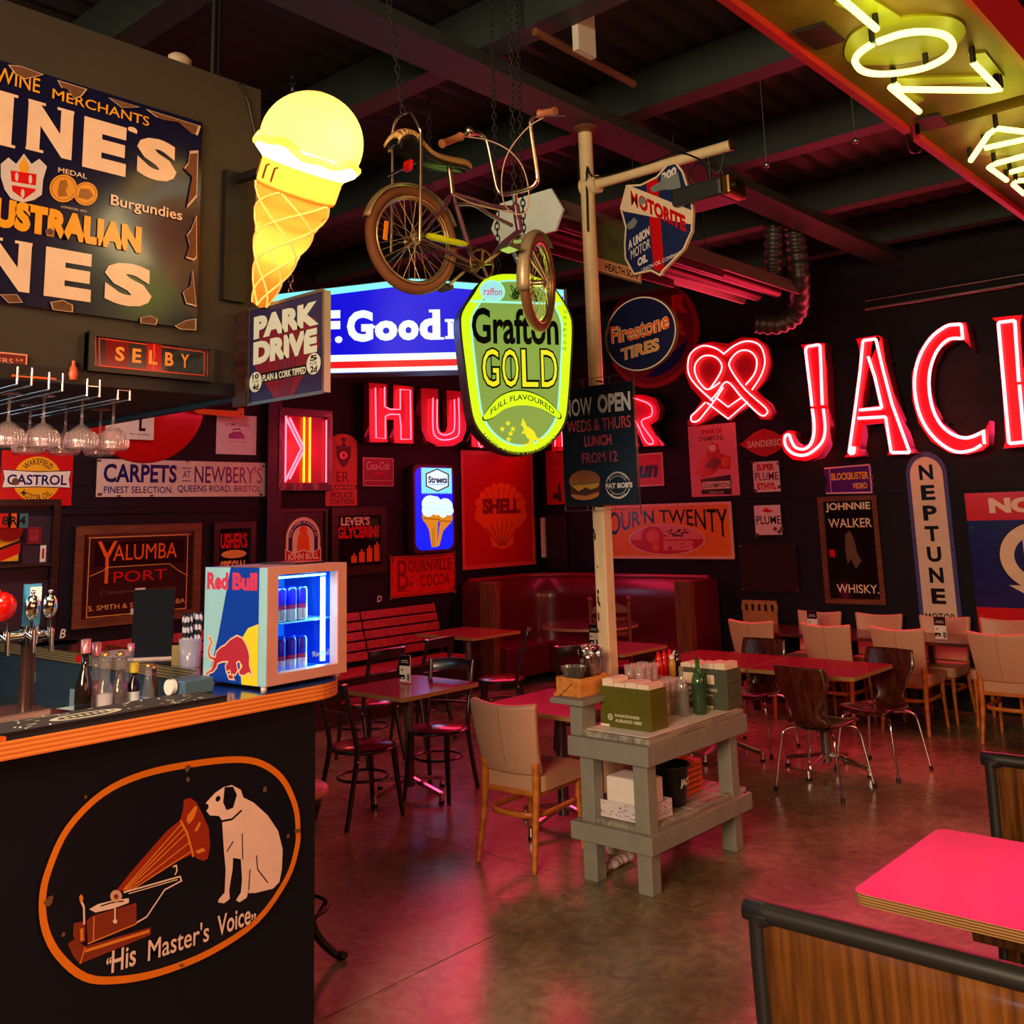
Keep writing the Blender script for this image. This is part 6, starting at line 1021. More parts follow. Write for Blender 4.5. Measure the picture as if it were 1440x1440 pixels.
def bottle(u, v1, lab, prof, mats, cap=None, y=3.97, liquid=None, cat='bottle', rz=0, name='bottle'):
    """prof: (radius, height) with height 0..1 from base to mouth; v1 = mouth in the photo"""
    base = ony(u, 995, y); z0 = pa.z-.05; h = ony(u, v1, y).z-z0; r = empty(name, (base.x, y, z0), rz, lab, cat)
    b = MB(mats); b.lathe([(a, c*h) for a, c in prof]+[(prof[-1][0]*.75, h), (prof[-1][0]*.7, h*.8)], (0, 0, 0), mats, 22); b.build('glass_body', r)
    if liquid: b = MB(liquid[0]); k = [(a*.9, max(c*h, .006)) for a, c in prof if c <= liquid[1]]; b.lathe([(.001, .005)]+k+[(.001, k[-1][1])], (0, 0, 0), liquid[0], 20); b.build('liquid', r)
    if cap: b = MB(cap[0]); b.lathe([(cap[1], h-.002), (cap[1], h+cap[2]), (cap[1]*.6, h+cap[2]+.002)], (0, 0, 0), cap[0], 18); b.build('cap', r)
    return r
slim = [(.028, 0), (.034, .03), (.034, .45), (.028, .6), (.014, .78), (.013, 1)]; flask = [(.03, 0), (.036, .05), (.036, .4), (.03, .5), (.018, .62), (.02, .75), (.026, .9), (.026, 1)]
gg = thin_glass('green tinted glass', (205, 236, 205)); dbk = M('dark cocktail syrup', (70, 14, 16), .1); foil = M('pink foil cap', (226, 140, 140), .3, .5); gcap = M('gold screw cap', (196, 150, 80), .35, .8)
bottle(117, 918, 'tall slanting bottle with pink foil top, leftmost in the tray', slim, M('dark bottle glass', (34, 26, 22), .08, spec=.7), (foil, .019, .05)); bottle(132, 922, 'tall bottle with pink foil top, second in the tray', slim, glass_m, (foil, .018, .05), y=4.0, liquid=(M('rose liquid', (190, 90, 80), .1, glass=.6), .6))
bottle(146, 922, 'clear bottle with gold cap and white powder, middle of the tray', flask, glass_m, (gcap, .016, .012), liquid=(M('white powder', (214, 204, 200), .8), .4)); bottle(167, 921, 'waisted bottle of dark red syrup with gold cap in the tray', flask, glass_m, (gcap, .017, .012), liquid=(dbk, .75)); bottle(181, 916, 'tall clear bottle with pale pink top behind the dark red syrup', slim, glass_m, (foil, .014, .03), y=4.03)
yb = bottle(187, 945, 'small dark bottle with white label and yellow cap in the tray', [(.022, 0), (.024, .05), (.024, .7), (.012, .85), (.012, 1)], M('brown bottle glass', (30, 16, 12), .1), (M('yellow cap', (226, 190, 20), .4), .018, .035)); b = MB(wht_en); b.lathe([(.0245, .03), (.0245, .09)], (0, 0, 0), wht_en, 20); b.build('label', yb)
bottle(207, 937, 'short clear bottle with gold cap at the right of the tray', [(.02, 0), (.03, .1), (.028, .4), (.015, .7), (.014, 1)], glass_m, (gcap, .016, .01)); bottle(215, 940, 'small amber bottle behind the short clear bottle', [(.016, 0), (.018, .1), (.018, .6), (.01, .8), (.01, 1)], thin_glass('amber glass', (210, 150, 70), .1), (gcap, .012, .01), y=4.03)
# card reader, straws, napkin box, menu board on the ledge
rt = empty('label_printer', tuple(onz(275, 978, ZC)), .1, 'grey blue box with pale round roll behind the fridge on the counter', 'printer'); b = MB(M('grey blue plastic', (70, 96, 116), .4)); b.box((.02, .06, .028), (.13, .11, .056)); b.build('casing', rt, .006); b = MB(wht_en); b.rod((-.075, .06, .035), (-.055, .06, .035), .028); b.build('paper_roll', rt)
ex_ = onz(270, 937, ZC); rt = empty('straw_holder', (ex_.x, ex_.y+.02, ZC), 0, 'clear holder full of black and white striped straws beside the fridge', 'straw holder'); b = MB(thin_glass('frosted plastic', (236, 226, 232), .45)); b.lathe([(.044, 0), (.05, .12), (.048, .12), (.042, .004)], (0, 0, 0), None, 20); b.build('holder', rt)
def striped():
    m = bpy.data.materials.new('striped straw paper'); m.use_nodes = True; nt = m.node_tree; b = nt.nodes['Principled BSDF']; w_ = nt.nodes.new('ShaderNodeTexWave'); w_.bands_direction = 'DIAGONAL'; w_.inputs['Scale'].default_value = 14; tc = nt.nodes.new('ShaderNodeTexCoord'); cr = nt.nodes.new('ShaderNodeValToRGB'); cr.color_ramp.interpolation = 'CONSTANT'; cr.color_ramp.elements[0].color = (.01, .01, .012, 1); cr.color_ramp.elements[1].color = (.75, .68, .7, 1); cr.color_ramp.elements[1].position = .5
    nt.links.new(tc.outputs['Object'], w_.inputs[0]); nt.links.new(w_.outputs['Fac'], cr.inputs[0]); nt.links.new(cr.outputs[0], b.inputs['Base Color']); return m
sm = striped(); random.seed(2); st = None
for i in range(34):
    if st is None: b = MB(sm); b.rod((0, 0, 0), (0, 0, .225), .0048, n=8); st = b.build('drinking_straw'); tag(st, 'black and white striped paper straw in the clear holder', 'straw', 'striped straws in the holder'); o = st
    else: o = copy_tree(st)
    a, r = 2*PI*random.random(), .034*math.sqrt(random.random()); k = .25*random.random(); o.location = (ex_.x+r*math.cos(a), ex_.y+.02+r*math.sin(a), ZC+.006); o.rotation_euler = (-.12*math.sin(a)*k*4*r/.024*.9, .12*math.cos(a)*k*4*r/.024*.9, a)
p = onz(240, 936, ZC); b = MB(M('cardboard yellow', (176, 140, 84), .7)); b.bx(2.45, 2.55, p.y-.06, p.y+.02, ZC, ZC+.085); tag(b.build('carton'), 'small plain cardboard carton on the bar ledge beside the straws', 'box')
p = onz(228, 932, ZC); rt = empty('menu_stand', (p.x+.06, p.y+.20, ZC), math.radians(48), 'tall dark menu board leaning on the bar ledge left of the straws', 'menu stand'); b = MB(M('menu board navy', (9, 12, 24), .7, spec=.15)); b.box((0, 0, .16), (.012, .19, .32), None, MX.Rotation(.1, 3, 'Y')); b.build('board', rt); b = MB(M('menu paper', (220, 190, 180), .7)); b.bx(-.05, .03, -.1, .1, 0, .008); b.build('base', rt)
p = onz(80, 905, ZC); b = MB(black); b.lathe([(.001, 0), (.13, 0), (.13, .004), (.001, .004)], (2.545, p.y, ZC), black, 40)
b.lathe([(.118, .0045), (.125, .0045)], (2.545, p.y, ZC), wht_en, 40); b.lathe([(.07, .0045), (.074, .0045)], (2.545, p.y, ZC), wht_en, 40); tag(b.build('round_mat'), 'round black bar mat with white rings on the far ledge', 'bar mat')
p = onz(165, 912, ZC); b = MB(M('pale card', (226, 196, 190), .6)); b.bx(2.44, 2.6, p.y-.3, p.y-.1, ZC, ZC+.006); tag(b.build('flyer_stack'), 'thin stack of pale flyers on the bar ledge', 'flyers')
p = onz(70, 921, ZC-.02); b = MB(M('red tab', (226, 20, 20), .4)); q_ = onx(111, 926, 2.418); b.box((2.416, q_.y, q_.z), (.006, .05, .035)); tag(b.build('edge_tag'), 'small bright red tag stuck on the far counter edge', 'tag')
# bar stools
def bar_stool():
    rt = empty('bar_stool', (0, 0, 0), 0, 'x', 'stool'); sw = wood('orange brown stool seat', (150, 70, 40), (206, 112, 66), .4); ir = M('dark cast iron', (40, 32, 32), .45, .6)
    b = MB(sw); b.lathe([(.001, .715), (.15, .715), (.165, .725), (.168, .745), (.155, .755), (.001, .757)], (0, 0, 0), sw, 32); b.build('seat', rt)
    b = MB(ir); b.lathe([(.14, .69), (.14, .715)], (0, 0, 0), ir, 28); b.rod((0, 0, .45), (0, 0, .7), .022); b.build('pedestal', rt)
    for k in range(4):
        a = k*PI/2+PI/4; c, s_ = math.cos(a), math.sin(a); b = MB(ir); P = smooth_path([(.02*c, .02*s_, .6), (.05*c, .05*s_, .45), (.075*c, .075*s_, .3), (.11*c, .11*s_, .14), (.19*c, .19*s_, .04), (.225*c, .225*s_, .02)], 5); b.tube(P, .016, ir, False, 8, [.013+.006*math.sin(PI*i/(len(P)-1)) for i in range(len(P))]); b.ball((.23*c, .23*s_, .019), .026, ir, 10, (1.2, 1.2, .72)); b.tube([(.10*c, .10*s_, .17), (.155*c, .155*s_, .25)], .007, ir); b.ball((.16*c, .16*s_, .25), .014, ir, 8); b.build('leg', rt)
    b = MB(ir); b.tube([(.165*math.cos(2*PI*i/36), .165*math.sin(2*PI*i/36), .25) for i in range(36)], .0085, ir, True); b.build('foot_ring', rt); return rt
st0 = bar_stool(); placed(st0, True, (2.86, 3.92, 0), math.radians(-70), 'iron bar stool with round orange brown seat, nearest at the bar end', 'bar stools at the counter end'); placed(st0, False, (2.98, 4.85, 0), .3, 'second iron bar stool behind the nearest one, mostly hidden by the bar', 'bar stools at the counter end')
# ================================================================= furniture makers
tan = M('tan leatherette', (204, 152, 122), .45, bump=.05, scale=60); honey = wood('honey beech', (172, 88, 26), (216, 128, 48), .35, (2, 2, 8))
def tan_chair():
    rt = empty('dining_chair', (0, 0, 0), 0, 'x', 'chair')
    def back(a, c): # a across, c up
        y = (a-.5)*(.40+.075*c); z = .49+.40*c-.022*math.sin(PI*a)*c**3; x = -.205-.085*c-.025*math.sin(PI*c)*.6+.035*(abs(a-.5)*2)**2; return (x, y, z)
    b = MB(tan); b.shell(lambda a, c: back(a, c), 12, 12, .05); o = b.build('backrest', rt, .018, 3); b = MB(M('tan piping', (150, 112, 84), .5)); b.tube([V(back(.5, c))+V((-.0265, 0, 0)) for c in [i/10 for i in range(11)]], .002); b.build('back_seam', o)
    b = MB(tan); b.prism(rrect(-.2, -.215, .25, .215, .05), .405, .485); b.build('seat', rt, .022, 3)
    for x0, y0, x1, y1, nm in ((-.215, .185, -.275, .2, 'r'), (-.215, -.185, -.275, -.2, 'r'), (.205, .18, .225, .19, 'f'), (.205, -.18, .225, -.19, 'f')):
        b = MB(honey); P = [(x0, y0, .56 if nm == 'r' else .405), (x0-.0, y0, .42 if nm == 'r' else .3), ((x0*.75+x1*.25), y0, .25), (x1, y1, 0)]; n = len(P)
        rs = [.024, .023, .021, .015] if nm == 'r' else [.021, .02, .018, .014]; b.tube(smooth_path(P, 4), .02, honey, False, 6, [rs[min(i//4, 3)]*(1-(i % 4)/4)+rs[min(i//4+1, 3)]*(i % 4)/4 for i in range(4*(n-1)+1)]); b.build('leg', rt)
    b = MB(honey); b.bx(-.21, .215, -.19, .19, .375, .405); b.build('seat_rail', rt, .006)
    b = MB(honey); P = [V(p) for p in ((.2, -.17, .275), (.0, -.175, .275), (-.15, -.17, .275), (-.215, -.1, .275), (-.225, 0, .275), (-.215, .1, .275), (-.15, .17, .275), (0, .175, .275), (.2, .17, .275))]
    sp_ = smooth_path(P, 4)
    b.shell(lambda a, c: sp_[min(int(round(a*(len(sp_)-1))), len(sp_)-1)]+V((0, 0, (c-.5)*.03)), len(sp_)-1, 1, .016); b.build('stretcher', rt); return rt
tc0 = tan_chair(); placed(tc0, True, (4.66, 4.04, 0), math.radians(4), 'tan leatherette dining chair with honey legs, alone beside the grey workbench', 'tan dining chairs')
for u, l in ((1056, 'front row, nearest the corner booth'), (1161, 'front row, second from the corner booth'), (1261, 'front row, third from the booth, under neon C'), (1402, 'front row, at the right photo edge')): p = onx(u, 895, 8.86); placed(tc0, False, (8.86+.27, p.y, 0), 0, 'tan chair of the long table, '+l, 'tan dining chairs')
for u, l in ((1153, 'wall side, behind a card stand below the whisky mirror'), (1236, 'wall side, second from left, below the whisky mirror'), (1328, 'wall side, below the tall cream sign'), (1415, 'wall side, at the right photo edge')): p = onx(u, 865, 9.98); placed(tc0, False, (9.98-.27, p.y, 0), PI, 'tan chair of the long table, '+l, 'tan dining chairs')
redlam = M('red laminate table top', (134, 10, 28), .25, coat=.2, var=.06); brlam = M('dark brown table top', (70, 40, 34), .25, coat=.4); ebony = M('ebonised bentwood', (34, 20, 26), .28, coat=.4)
def cafe_table(name, loc, w, d, rz, label, top, group=None, rnd=False, base='cross', edge=None):
    rt = empty(name, loc, rz, label, 'table', group); b = MB(top); pl = [(w/2*math.cos(2*PI*i/48), w/2*math.sin(2*PI*i/48)) for i in range(48)] if rnd else rrect(-w/2, -d/2, w/2, d/2, .03)
    b.prism(pl, .722, .75, top, edge or plyd); b.build('tabletop', rt, .002)
    cb_ = M('grey table column', (110, 96, 92), .35, .6); b = MB(cb_); b.rod((0, 0, .07), (0, 0, .71), .036, n=18); b.box((0, 0, .714), (.3, .3, .014)); b.build('column', rt)
    for k in range(4):
        a = k*PI/2+PI/4*0; c, s_ = math.cos(a), math.sin(a); b = MB(chrome); L = .32; b.beam((.02*c, .02*s_, .125), (L*c, L*s_, .06), .035, .028, chrome); b.rod((L*c, L*s_, .07), (L*c, L*s_, .02), .017, chrome); f = b.build('foot', rt, .004); b = MB(black); b.rod((L*c, L*s_, .02), (L*c, L*s_, 0), .02, black); b.build('glide', f)
    return rt
cafe_table('cafe_table', (5.06, 5.54, 0), .76, .70, math.radians(0), 'red topped square table by the curved bar end with a card stand on it', redlam, 'red cafe tables'); cafe_table('cafe_table', (5.16, 4.22, 0), .72, .74, 0, 'red topped table between the lone tan chair and the white pole', redlam, 'red cafe tables')
cafe_table('cafe_table', (7.34, 3.46, 0), .74, .84, 0, 'red topped table among the moulded plywood chairs, nearer of the joined pair', redlam, 'red cafe tables'); cafe_table('cafe_table', (7.34, 4.31, 0), .74, .84, 0, 'red topped table behind the green ammunition box, farther of the joined pair', redlam, 'red cafe tables')
cafe_table('cafe_table', (7.73, 7.53, 0), .74, .84, 0, 'wood topped table at the right end of the slatted bench', M('brown red table top', (150, 60, 40), .25, coat=.4), 'brown tables'); cafe_table('cafe_table', (7.5, 5.5, 0), .72, .72, 0, 'dark red table behind the cutlery caddy left of the white pole', M('dark red table top', (104, 18, 24), .3), 'brown tables')
cafe_table('round_table', (8.95, 6.85, 0), 1.05, 1.05, 0, 'round dark table inside the corner booth', brlam, 'brown tables', True, edge=M('pale round edge', (170, 120, 90), .4))
rt = empty('long_table', (9.42, 3.75, 0), 0, 'long dark table along the right wall between two rows of tan chairs', 'table'); b = MB(brlam); b.bx(-.33, .33, -1.9, 1.35, .72, .75); b.build('tabletop', rt, .003)
for x in (-.26, .26):
    for y in (-1.8, -.3, 1.25): b = MB(dark_wood); b.bx(x-.025, x+.025, y-.025, y+.025, 0, .72); b.build('leg', rt)
# bentwood chairs
seat_red = M('glossy red brown seat', (120, 22, 30), .22, coat=.6)
def bentwood():
    rt = empty('bentwood_chair', (0, 0, 0), 0, 'x', 'chair'); b = MB(ebony); b.lathe([(.001, .43), (.2, .43), (.222, .44), (.222, .452), (.205, .458)], (0, 0, 0), ebony, 32); b.build('seat_ring', rt)
    b = MB(seat_red); b.lathe([(.206, .455), (.185, .466), (.001, .474)], (0, 0, 0), seat_red, 32); b.build('seat', rt)
    for y in (.165, -.165):
        b = MB(ebony); b.tube(smooth_path([(-.25, y*1.16, 0), (-.19, y*1.05, .25), (-.155, y, .45), (-.185, y*1.0, .62), (-.235, y*1.02, .80), (-.255, y*1.05, .89)], 5), .017, ebony, False, 10); b.build('back_leg', rt)
        b = MB(ebony); b.tube([(.15, y*.86, .44), (.165, y*.9, .3), (.2, y*1.05, 0)], .019, ebony, False, 10, [.022, .020, .014]); b.build('front_leg', rt)
        b = MB(chrome); b.ball((-.163, y*1.12, .40), .008); b.build('bolt_cap', rt)
    b = MB(ebony); b.tube([(.165*math.cos(2*PI*i/36)-.0, .165*math.sin(2*PI*i/36), .26) for i in range(36)], .010, ebony, True, 8); b.build('ring_stretcher', rt)
    b = MB(ebony); b.shell(lambda a, c: (-.243-.035*math.cos(PI*(a-.5))-.02*c, (a-.5)*.37, .80+.085*c+.012*math.cos(PI*(a-.5))), 14, 2, .016); b.build('crest_rail', rt, .004)
    for z, k in ((.60, .02), (.70, .024)): b = MB(ebony); b.tube([(-.178-(z-.6)*.25-k*math.cos(PI*(t-.5))*1.6, (t-.5)*.34, z) for t in [i/14 for i in range(15)]], .008, ebony); b.build('back_rail', rt)
    return rt
bc0 = bentwood(); G = 'dark bentwood chairs'
placed(bc0, True, (4.53, 5.42, 0), math.radians(-6), 'dark bentwood chair with glossy red seat between bar end and red table', G); placed(bc0, False, (5.21, 5.40, 0), math.radians(200), 'dark bentwood chair on the far side of the red table by the bar', G)
placed(bc0, False, (5.62, 6.66, 0), math.radians(88), 'dark bentwood chair facing the slatted bench, behind the card stand', G); placed(bc0, False, (6.36, 6.82, 0), math.radians(94), 'dark bentwood chair facing the slatted bench, nearer its right end', G)
placed(bc0, False, (7.10, 6.50, 0), math.radians(128), 'dark bentwood chair seen side on in front of the booth end post', G); placed(bc0, False, (6.72, 5.32, 0), math.radians(45), 'dark bentwood chair half hidden behind the cutlery caddy', G)
# moulded plywood chairs
rosew = wood('red brown plywood', (42, 14, 10), (92, 38, 20), .25, (12, 12, 1.2), coat=.5)
def ply_chair():
    rt = empty('plywood_chair', (0, 0, 0), 0, 'x', 'chair')
    prof = smooth_path([(.24, 0, .425), (.2, 0, .45), (.08, 0, .445), (-.08, 0, .435), (-.16, 0, .455), (-.195, 0, .52), (-.205, 0, .62), (-.225, 0, .74), (-.25, 0, .85)], 4); wid = [.34, .40, .42, .38, .30, .225, .30, .405, .385]
    N = len(prof)-1
    def fn(a, c):
        i = a*N; k = min(int(i), N-1); p = prof[k].lerp(prof[k+1], i-k); j = a*(len(wid)-1); q = min(int(j), len(wid)-2); f = j-q; f = f*f*(3-2*f); wv = wid[q]*(1-f)+wid[q+1]*f; t = (c-.5)*2; up = .018*t*t if a < .5 else 0; fw_ = .03*t*t if a >= .5 else 0; return (p.x+fw_, t*wv/2, p.z+up)
    b = MB(rosew); b.shell(fn, 36, 10, .011); b.build('plywood_shell', rt)
    b = MB(black); b.bx(-.09, .11, -.09, .09, .408, .43); b.build('seat_mount', rt)
    for sx in (1, -1):
        for sy in (1, -1): b = MB(chrome); b.tube(smooth_path([(.01+sx*.03, sy*.05, .412), (.01+sx*.13, sy*.14, .418), (.01+sx*.185, sy*.19, .385), (.01+sx*.205, sy*.21, .28), (.01+sx*.235, sy*.245, .03)], 6), .009, chrome); l = b.build('leg', rt); b = MB(black); b.rod((.01+sx*.234, sy*.244, .035), (.01+sx*.238, sy*.248, 0), .014, black); b.build('foot_cap', l)
    b = MB(M('shell label oval', (66, 26, 16), .4)); b.lathe([(.001, 0), (.02, 0), (.018, .002)], (-.2155, 0, .585), None, 16, MX.Rotation(-PI/2, 3, 'Y')); b.build('maker_badge', rt); return rt
pc0 = ply_chair(); G = 'moulded plywood chairs'
placed(pc0, True, (6.86, 3.27, 0), math.radians(-3), 'moulded dark plywood chair with chrome legs, its back to the camera', G); placed(pc0, False, (7.60, 3.14, 0), math.radians(172), 'moulded plywood chair facing the camera across the nearer joined table', G); placed(pc0, False, (7.70, 4.22, 0), math.radians(180), 'moulded plywood chair behind the farther joined table near the booth', G)
# ladder back and slotted chairs
def ladder(loc, rz):
    rt = empty('ladderback_chair', loc, rz, 'tall red brown ladder back chair half hidden by the white pole', 'chair'); rw = wood('red brown chair wood', (90, 30, 20), (130, 50, 30), .35)
    for y in (-.19, .19): b = MB(rw); b.rod((-.2, y, 0), (-.25, y, 1.08), .019, rw); b.ball((-.252, y, 1.1), .026, rw); b.build('back_post', rt); b = MB(rw); b.rod((.2, y, 0), (.2, y, .45), .019, rw); b.build('leg', rt)
    for z in (.6, .74, .88): b = MB(rw); b.shell(lambda a, c: (-.205-.05*z-.02*math.sin(PI*a), (a-.5)*.36, z+.05*c), 8, 1, .012); b.build('slat', rt)
    b = MB(rw); b.prism([(-.18, .97), (.18, .97), (.17, 1.02), (.08, 1.06), (0, 1.075), (-.08, 1.06), (-.17, 1.02)], -.262, -.245, F=lambda x, y, z: V((z, x, y))); b.build('crest_rail', rt)
    b = MB(rw); b.bx(-.21, .22, -.21, .21, .43, .46); b.build('seat', rt, .01); return rt
ladder((8.35, 6.15, 0), math.radians(38))
rt = empty('slotted_chair', (9.75, 5.32, 0), math.radians(180), 'pale wooden chair with slotted top rail against the wall beside the booth', 'chair'); lw = wood('pale tan wood', (150, 100, 56), (186, 132, 80), .4); b = MB(lw)
b.bx(-.21, -.185, -.2, .2, .46, .86)
for i in range(6): y = -.2+i*.4/6; b.bx(-.21, -.185, y+.012, y+.4/6-.012, .86, .93) if False else None
b.bx(-.21, -.185, -.2, .2, .93, .97)
for i in range(6): y = -.19+i*.38/5; b.bx(-.21, -.185, y-.02, y+.02, .86, .93)
b.build('backrest', rt); b = MB(lw); b.bx(-.2, .22, -.2, .2, .43, .46); b.build('seat', rt)
for x in (-.19, .2):
    for y in (-.18, .18): b = MB(lw); b.bx(x-.018, x+.018, y-.018, y+.018, 0, .45); b.build('leg', rt)
# slatted bench on the left wall
bw = wood('red stained bench slat', (120, 28, 24), (176, 48, 40), .35, (14, 1.5, 14))
rt = empty('slatted_bench', (4.1, 8.5, 0), 0, 'long red slatted wooden bench along the left wall', 'bench')
for x0, x1 in ((0, 2.94), (2.95, 4.05)):
    b = MB(bw)
    for i in range(5): z = .5+.098*i; b.box(((x0+x1)/2, -.16+.032*i-.0, z+.045), (x1-x0-.01, .02, .085), None, MX.Rotation(-.25, 3, 'X'))
    b.build('back_slats', rt, .004); b = MB(bw)
    for i in range(5): b.bx(x0, x1-.01, -.62+.092*i, -.535+.092*i, .425, .45)
    b.build('seat_slats', rt, .004)
b = MB(dark_wood); b.bx(0, 4.05, -.6, -.56, 0, .425); b.bx(0, .04, -.6, 0, 0, .425); b.bx(4.0, 4.04, -.6, 0, 0, .425); b.build('base', rt); b = MB(dark_wood); b.prism([(-.16, .42), (-.14, .48), (0.0, 1.0), (.03, 1.0), (.03, .42)], 4.03, 4.06, F=lambda x, y, z: V((z, x, y))); b.build('end_panel', rt)
# corner booth
mv = M('maroon booth vinyl', (96, 14, 30), .3, coat=.3); bpost = wood('booth post wood', (96, 50, 26), (132, 74, 40), .4, (8, 8, 1.2))
rt = empty('corner_booth', (9.4, 7.2, 0), 0, 'tall maroon corner booth with wooden end posts', 'booth seat'); ox, oy = 9.4, 7.2
bp_ = smooth_path([(8.66-ox, 8.42-oy, 0), (9.2-ox, 8.42-oy, 0), (9.6-ox, 8.40-oy, 0), (9.86-ox, 8.28-oy, 0), (9.99-ox, 8.05-oy, 0), (10.02-ox, 7.6-oy, 0), (10.02-ox, 6.8-oy, 0), (10.02-ox, 5.96-oy, 0)], 5); nb = len(bp_)-1
b = MB(mv); b.shell(lambda a, c: bp_[min(int(round(a*nb)), nb)]+V((0, 0, .1+1.08*c)), nb, 4, .06); b.build('backrest', rt)
b = MB(M('maroon top roll', (120, 20, 34), .25, coat=.4)); b.tube([p+V((0, 0, 1.19)) for p in bp_], .035, n=10); b.build('top_rail', rt)
b = MB(mv); b.bx(8.7-ox, 9.98-ox, 7.85-oy, 8.38-oy, .1, .46); b.bx(9.45-ox, 9.98-ox, 6.0-oy, 7.85-oy, .1, .46); b.build('seat', rt, .03)
b = MB(bpost); b.bx(8.6-ox, 8.72-ox, 7.97-oy, 8.19-oy, 0, 1.19); b.build('end_post', rt, .006); b = MB(mv); b.bx(8.63-ox, 8.69-ox, 8.19-oy, 8.5-oy, 0, 1.18); b.build('end_panel', rt); b = MB(bpost); b.bx(9.44-ox, 9.56-ox, 5.88-oy, 6.06-oy, 0, 1.19); b.build('end_post', rt, .006); b = MB(mv); b.bx(9.56-ox, 10.08-ox, 5.89-oy, 5.95-oy, 0, 1.18); b.build('end_panel', rt)
# ================================================================= foreground booth
veneer = wood('dark orange veneer', (84, 44, 16), (150, 88, 34), .32, (16, 16, .5), coat=.25); trimk = M('black rubber edging', (30, 26, 28), .45)
def booth_seat(xb, face, label):
    rt = empty('wooden_booth', (xb, .3, 0), 0, label, 'booth seat', 'wood booth seats'); y0, y1 = -1.5, 1.13; f = face
    sh = lambda c: -f*(.0)+f*(.12*(1-c)**1.5)*1.0
    b = MB(veneer); b.shell(lambda a, c: (f*(-.015+.10*(1-c)**2), y0+(y1-.02-y0)*a, .06+.80*c), 2, 12, .03); b.build('back_panel', rt)
    b = MB(trimk); b.tube([(f*(-.015+.10*(1-c)**2), y1-.01, .02+.85*c) for c in [i/14 for i in range(15)]], .027, n=10); b.tube(smooth_path([(f*-.015, y1-.012, .86), (f*-.016, y1-.05, .878), (f*-.016, y1-.2, .882), (f*-.016, y0, .882)], 6), .028, n=10); b.build('edge_trim', rt)
    b = MB(veneer); b.bx(min(f*.09, f*.62), max(f*.09, f*.62), y0, y1-.08, .40, .44); b.build('seat', rt, .008); b = MB(trimk); b.bx(min(f*.12, f*.5), max(f*.12, f*.5), y0+.1, y1-.2, 0, .40); b.build('plinth', rt); return rt
booth_seat(2.545, 1, 'wooden booth seat back in the lower right corner, nearest the camera'); booth_seat(4.52, -1, 'farther wooden booth seat at the right edge beyond the red table')
rt = empty('booth_table', (3.55, .3, 0), 0, 'glossy red booth table with thick plywood edge in the right foreground', 'table'); b = MB(M('hot red laminate', (112, 0, 36), .2, spec=.15, var=.04)); b.prism(rrect(-.395, -1.4, .395, 1.145, .045), .717, .75, None, plyd); b.build('tabletop', rt, .002); b = MB(black); b.rod((0, .55, .02), (0, .55, .715), .035); b.rod((0, .55, 0), (0, .55, .02), .2, n=28); b.rod((0, -.8, 0), (0, -.8, .715), .035); b.build('pedestal', rt)
# card stands
def card_stand(loc, rz, label, first=[None], sc=1):
    if first[0] is None:
        rt = empty('card_stand', (0, 0, 0), 0, 'x', 'card stand', 'acrylic card stands'); b = MB(white); b.bx(-.003, .003, -.05, .05, .012, .2, white); b.bx(-.0045, -.003, -.05, .05, .125, .2, blk_en); b.bx(-.0045, -.003, .0, .05, .03, .062, blk_en)
        b.bx(-.0052, -.0045, -.03, .03, .16, .164, white); b.bx(-.0052, -.0045, -.036, .036, .147, .15, white); b.bx(-.0045, -.003, .02, .036, .09, .1, blk_en); b.bx(-.0045, -.003, -.045, -.02, .02, .07, M('card grey art', (110, 100, 110), .6)); b.bx(-.0052, -.0045, .012, .035, .036, .044, white); b.build('card', rt)
        b = MB(glass_m); b.bx(-.03, .03, -.05, .05, 0, .005); b.build('base', rt); first[0] = rt; return placed(rt, True, loc, rz, label, 'acrylic card stands')
    return placed(first[0], False, loc, rz, label, 'acrylic card stands')
p = onz(567, 962, .75); card_stand((p.x+.02, p.y, .751), math.radians(8), 'black and white card stand on the red table by the bar')
p = onx(1143, 878, 9.3); card_stand((9.3, p.y, .751), 0, 'black and white card stand on the long table, below the whisky mirror'); p = onx(1323, 890, 9.25); card_stand((9.25, p.y, .751), 0, 'black and white card stand on the long table, below the tall cream sign'); p = onx(836, 905, 7.4); card_stand((7.4, p.y, .751), 0, 'black and white card stand left of the white pole behind the cutlery')
# ================================================================= grey workbench and what it holds
gw = M('grey painted timber', (132, 128, 118), .6, var=.2, scale=12, bump=.15); gw2 = wood('worn grey board', (112, 104, 94), (168, 158, 142), .65, (1.2, 10, 10))
rt = empty('workbench', (5.0, 3.37, 0), 0, 'chunky grey painted timber workbench standing before the white pole', 'workbench'); ox, oy = 5.0, 3.37
X0, X1, Y0, Y1 = 4.47-ox, 5.50-ox, 3.10-oy, 3.585-oy
b = MB(gw2); yy = Y0-.005
for i in range(5): b.bx(X0+.03, X1-.0, yy+i*.099, yy+i*.099+.096, .735, .765)
b.build('top_board', rt, .003)
def rail(z0, z1, k): 
    for P in ((X0-.01, X0+.035, Y0-.02, Y1+.02, z0, z1), (X1-.045, X1, Y0-.0, Y1, z0, z1), (X0+.035, X1+.01, Y0-.02, Y0+.02, z0, z1), (X0+.035, X1, Y1-.02, Y1+.02, z0, z1)): b = MB(gw); b.bx(*P); b.build(k, rt, .004)
rail(.635, .735, 'apron'); rail(.21, .30, 'lower_rail')
for x in (X0+.035, X1-.14):
    for y in (Y0+.02, Y1-.115): b = MB(gw); b.bx(x, x+.085, y, y+.09, 0, .735 if True else .64); b.build('leg', rt, .005)
b = MB(gw2)
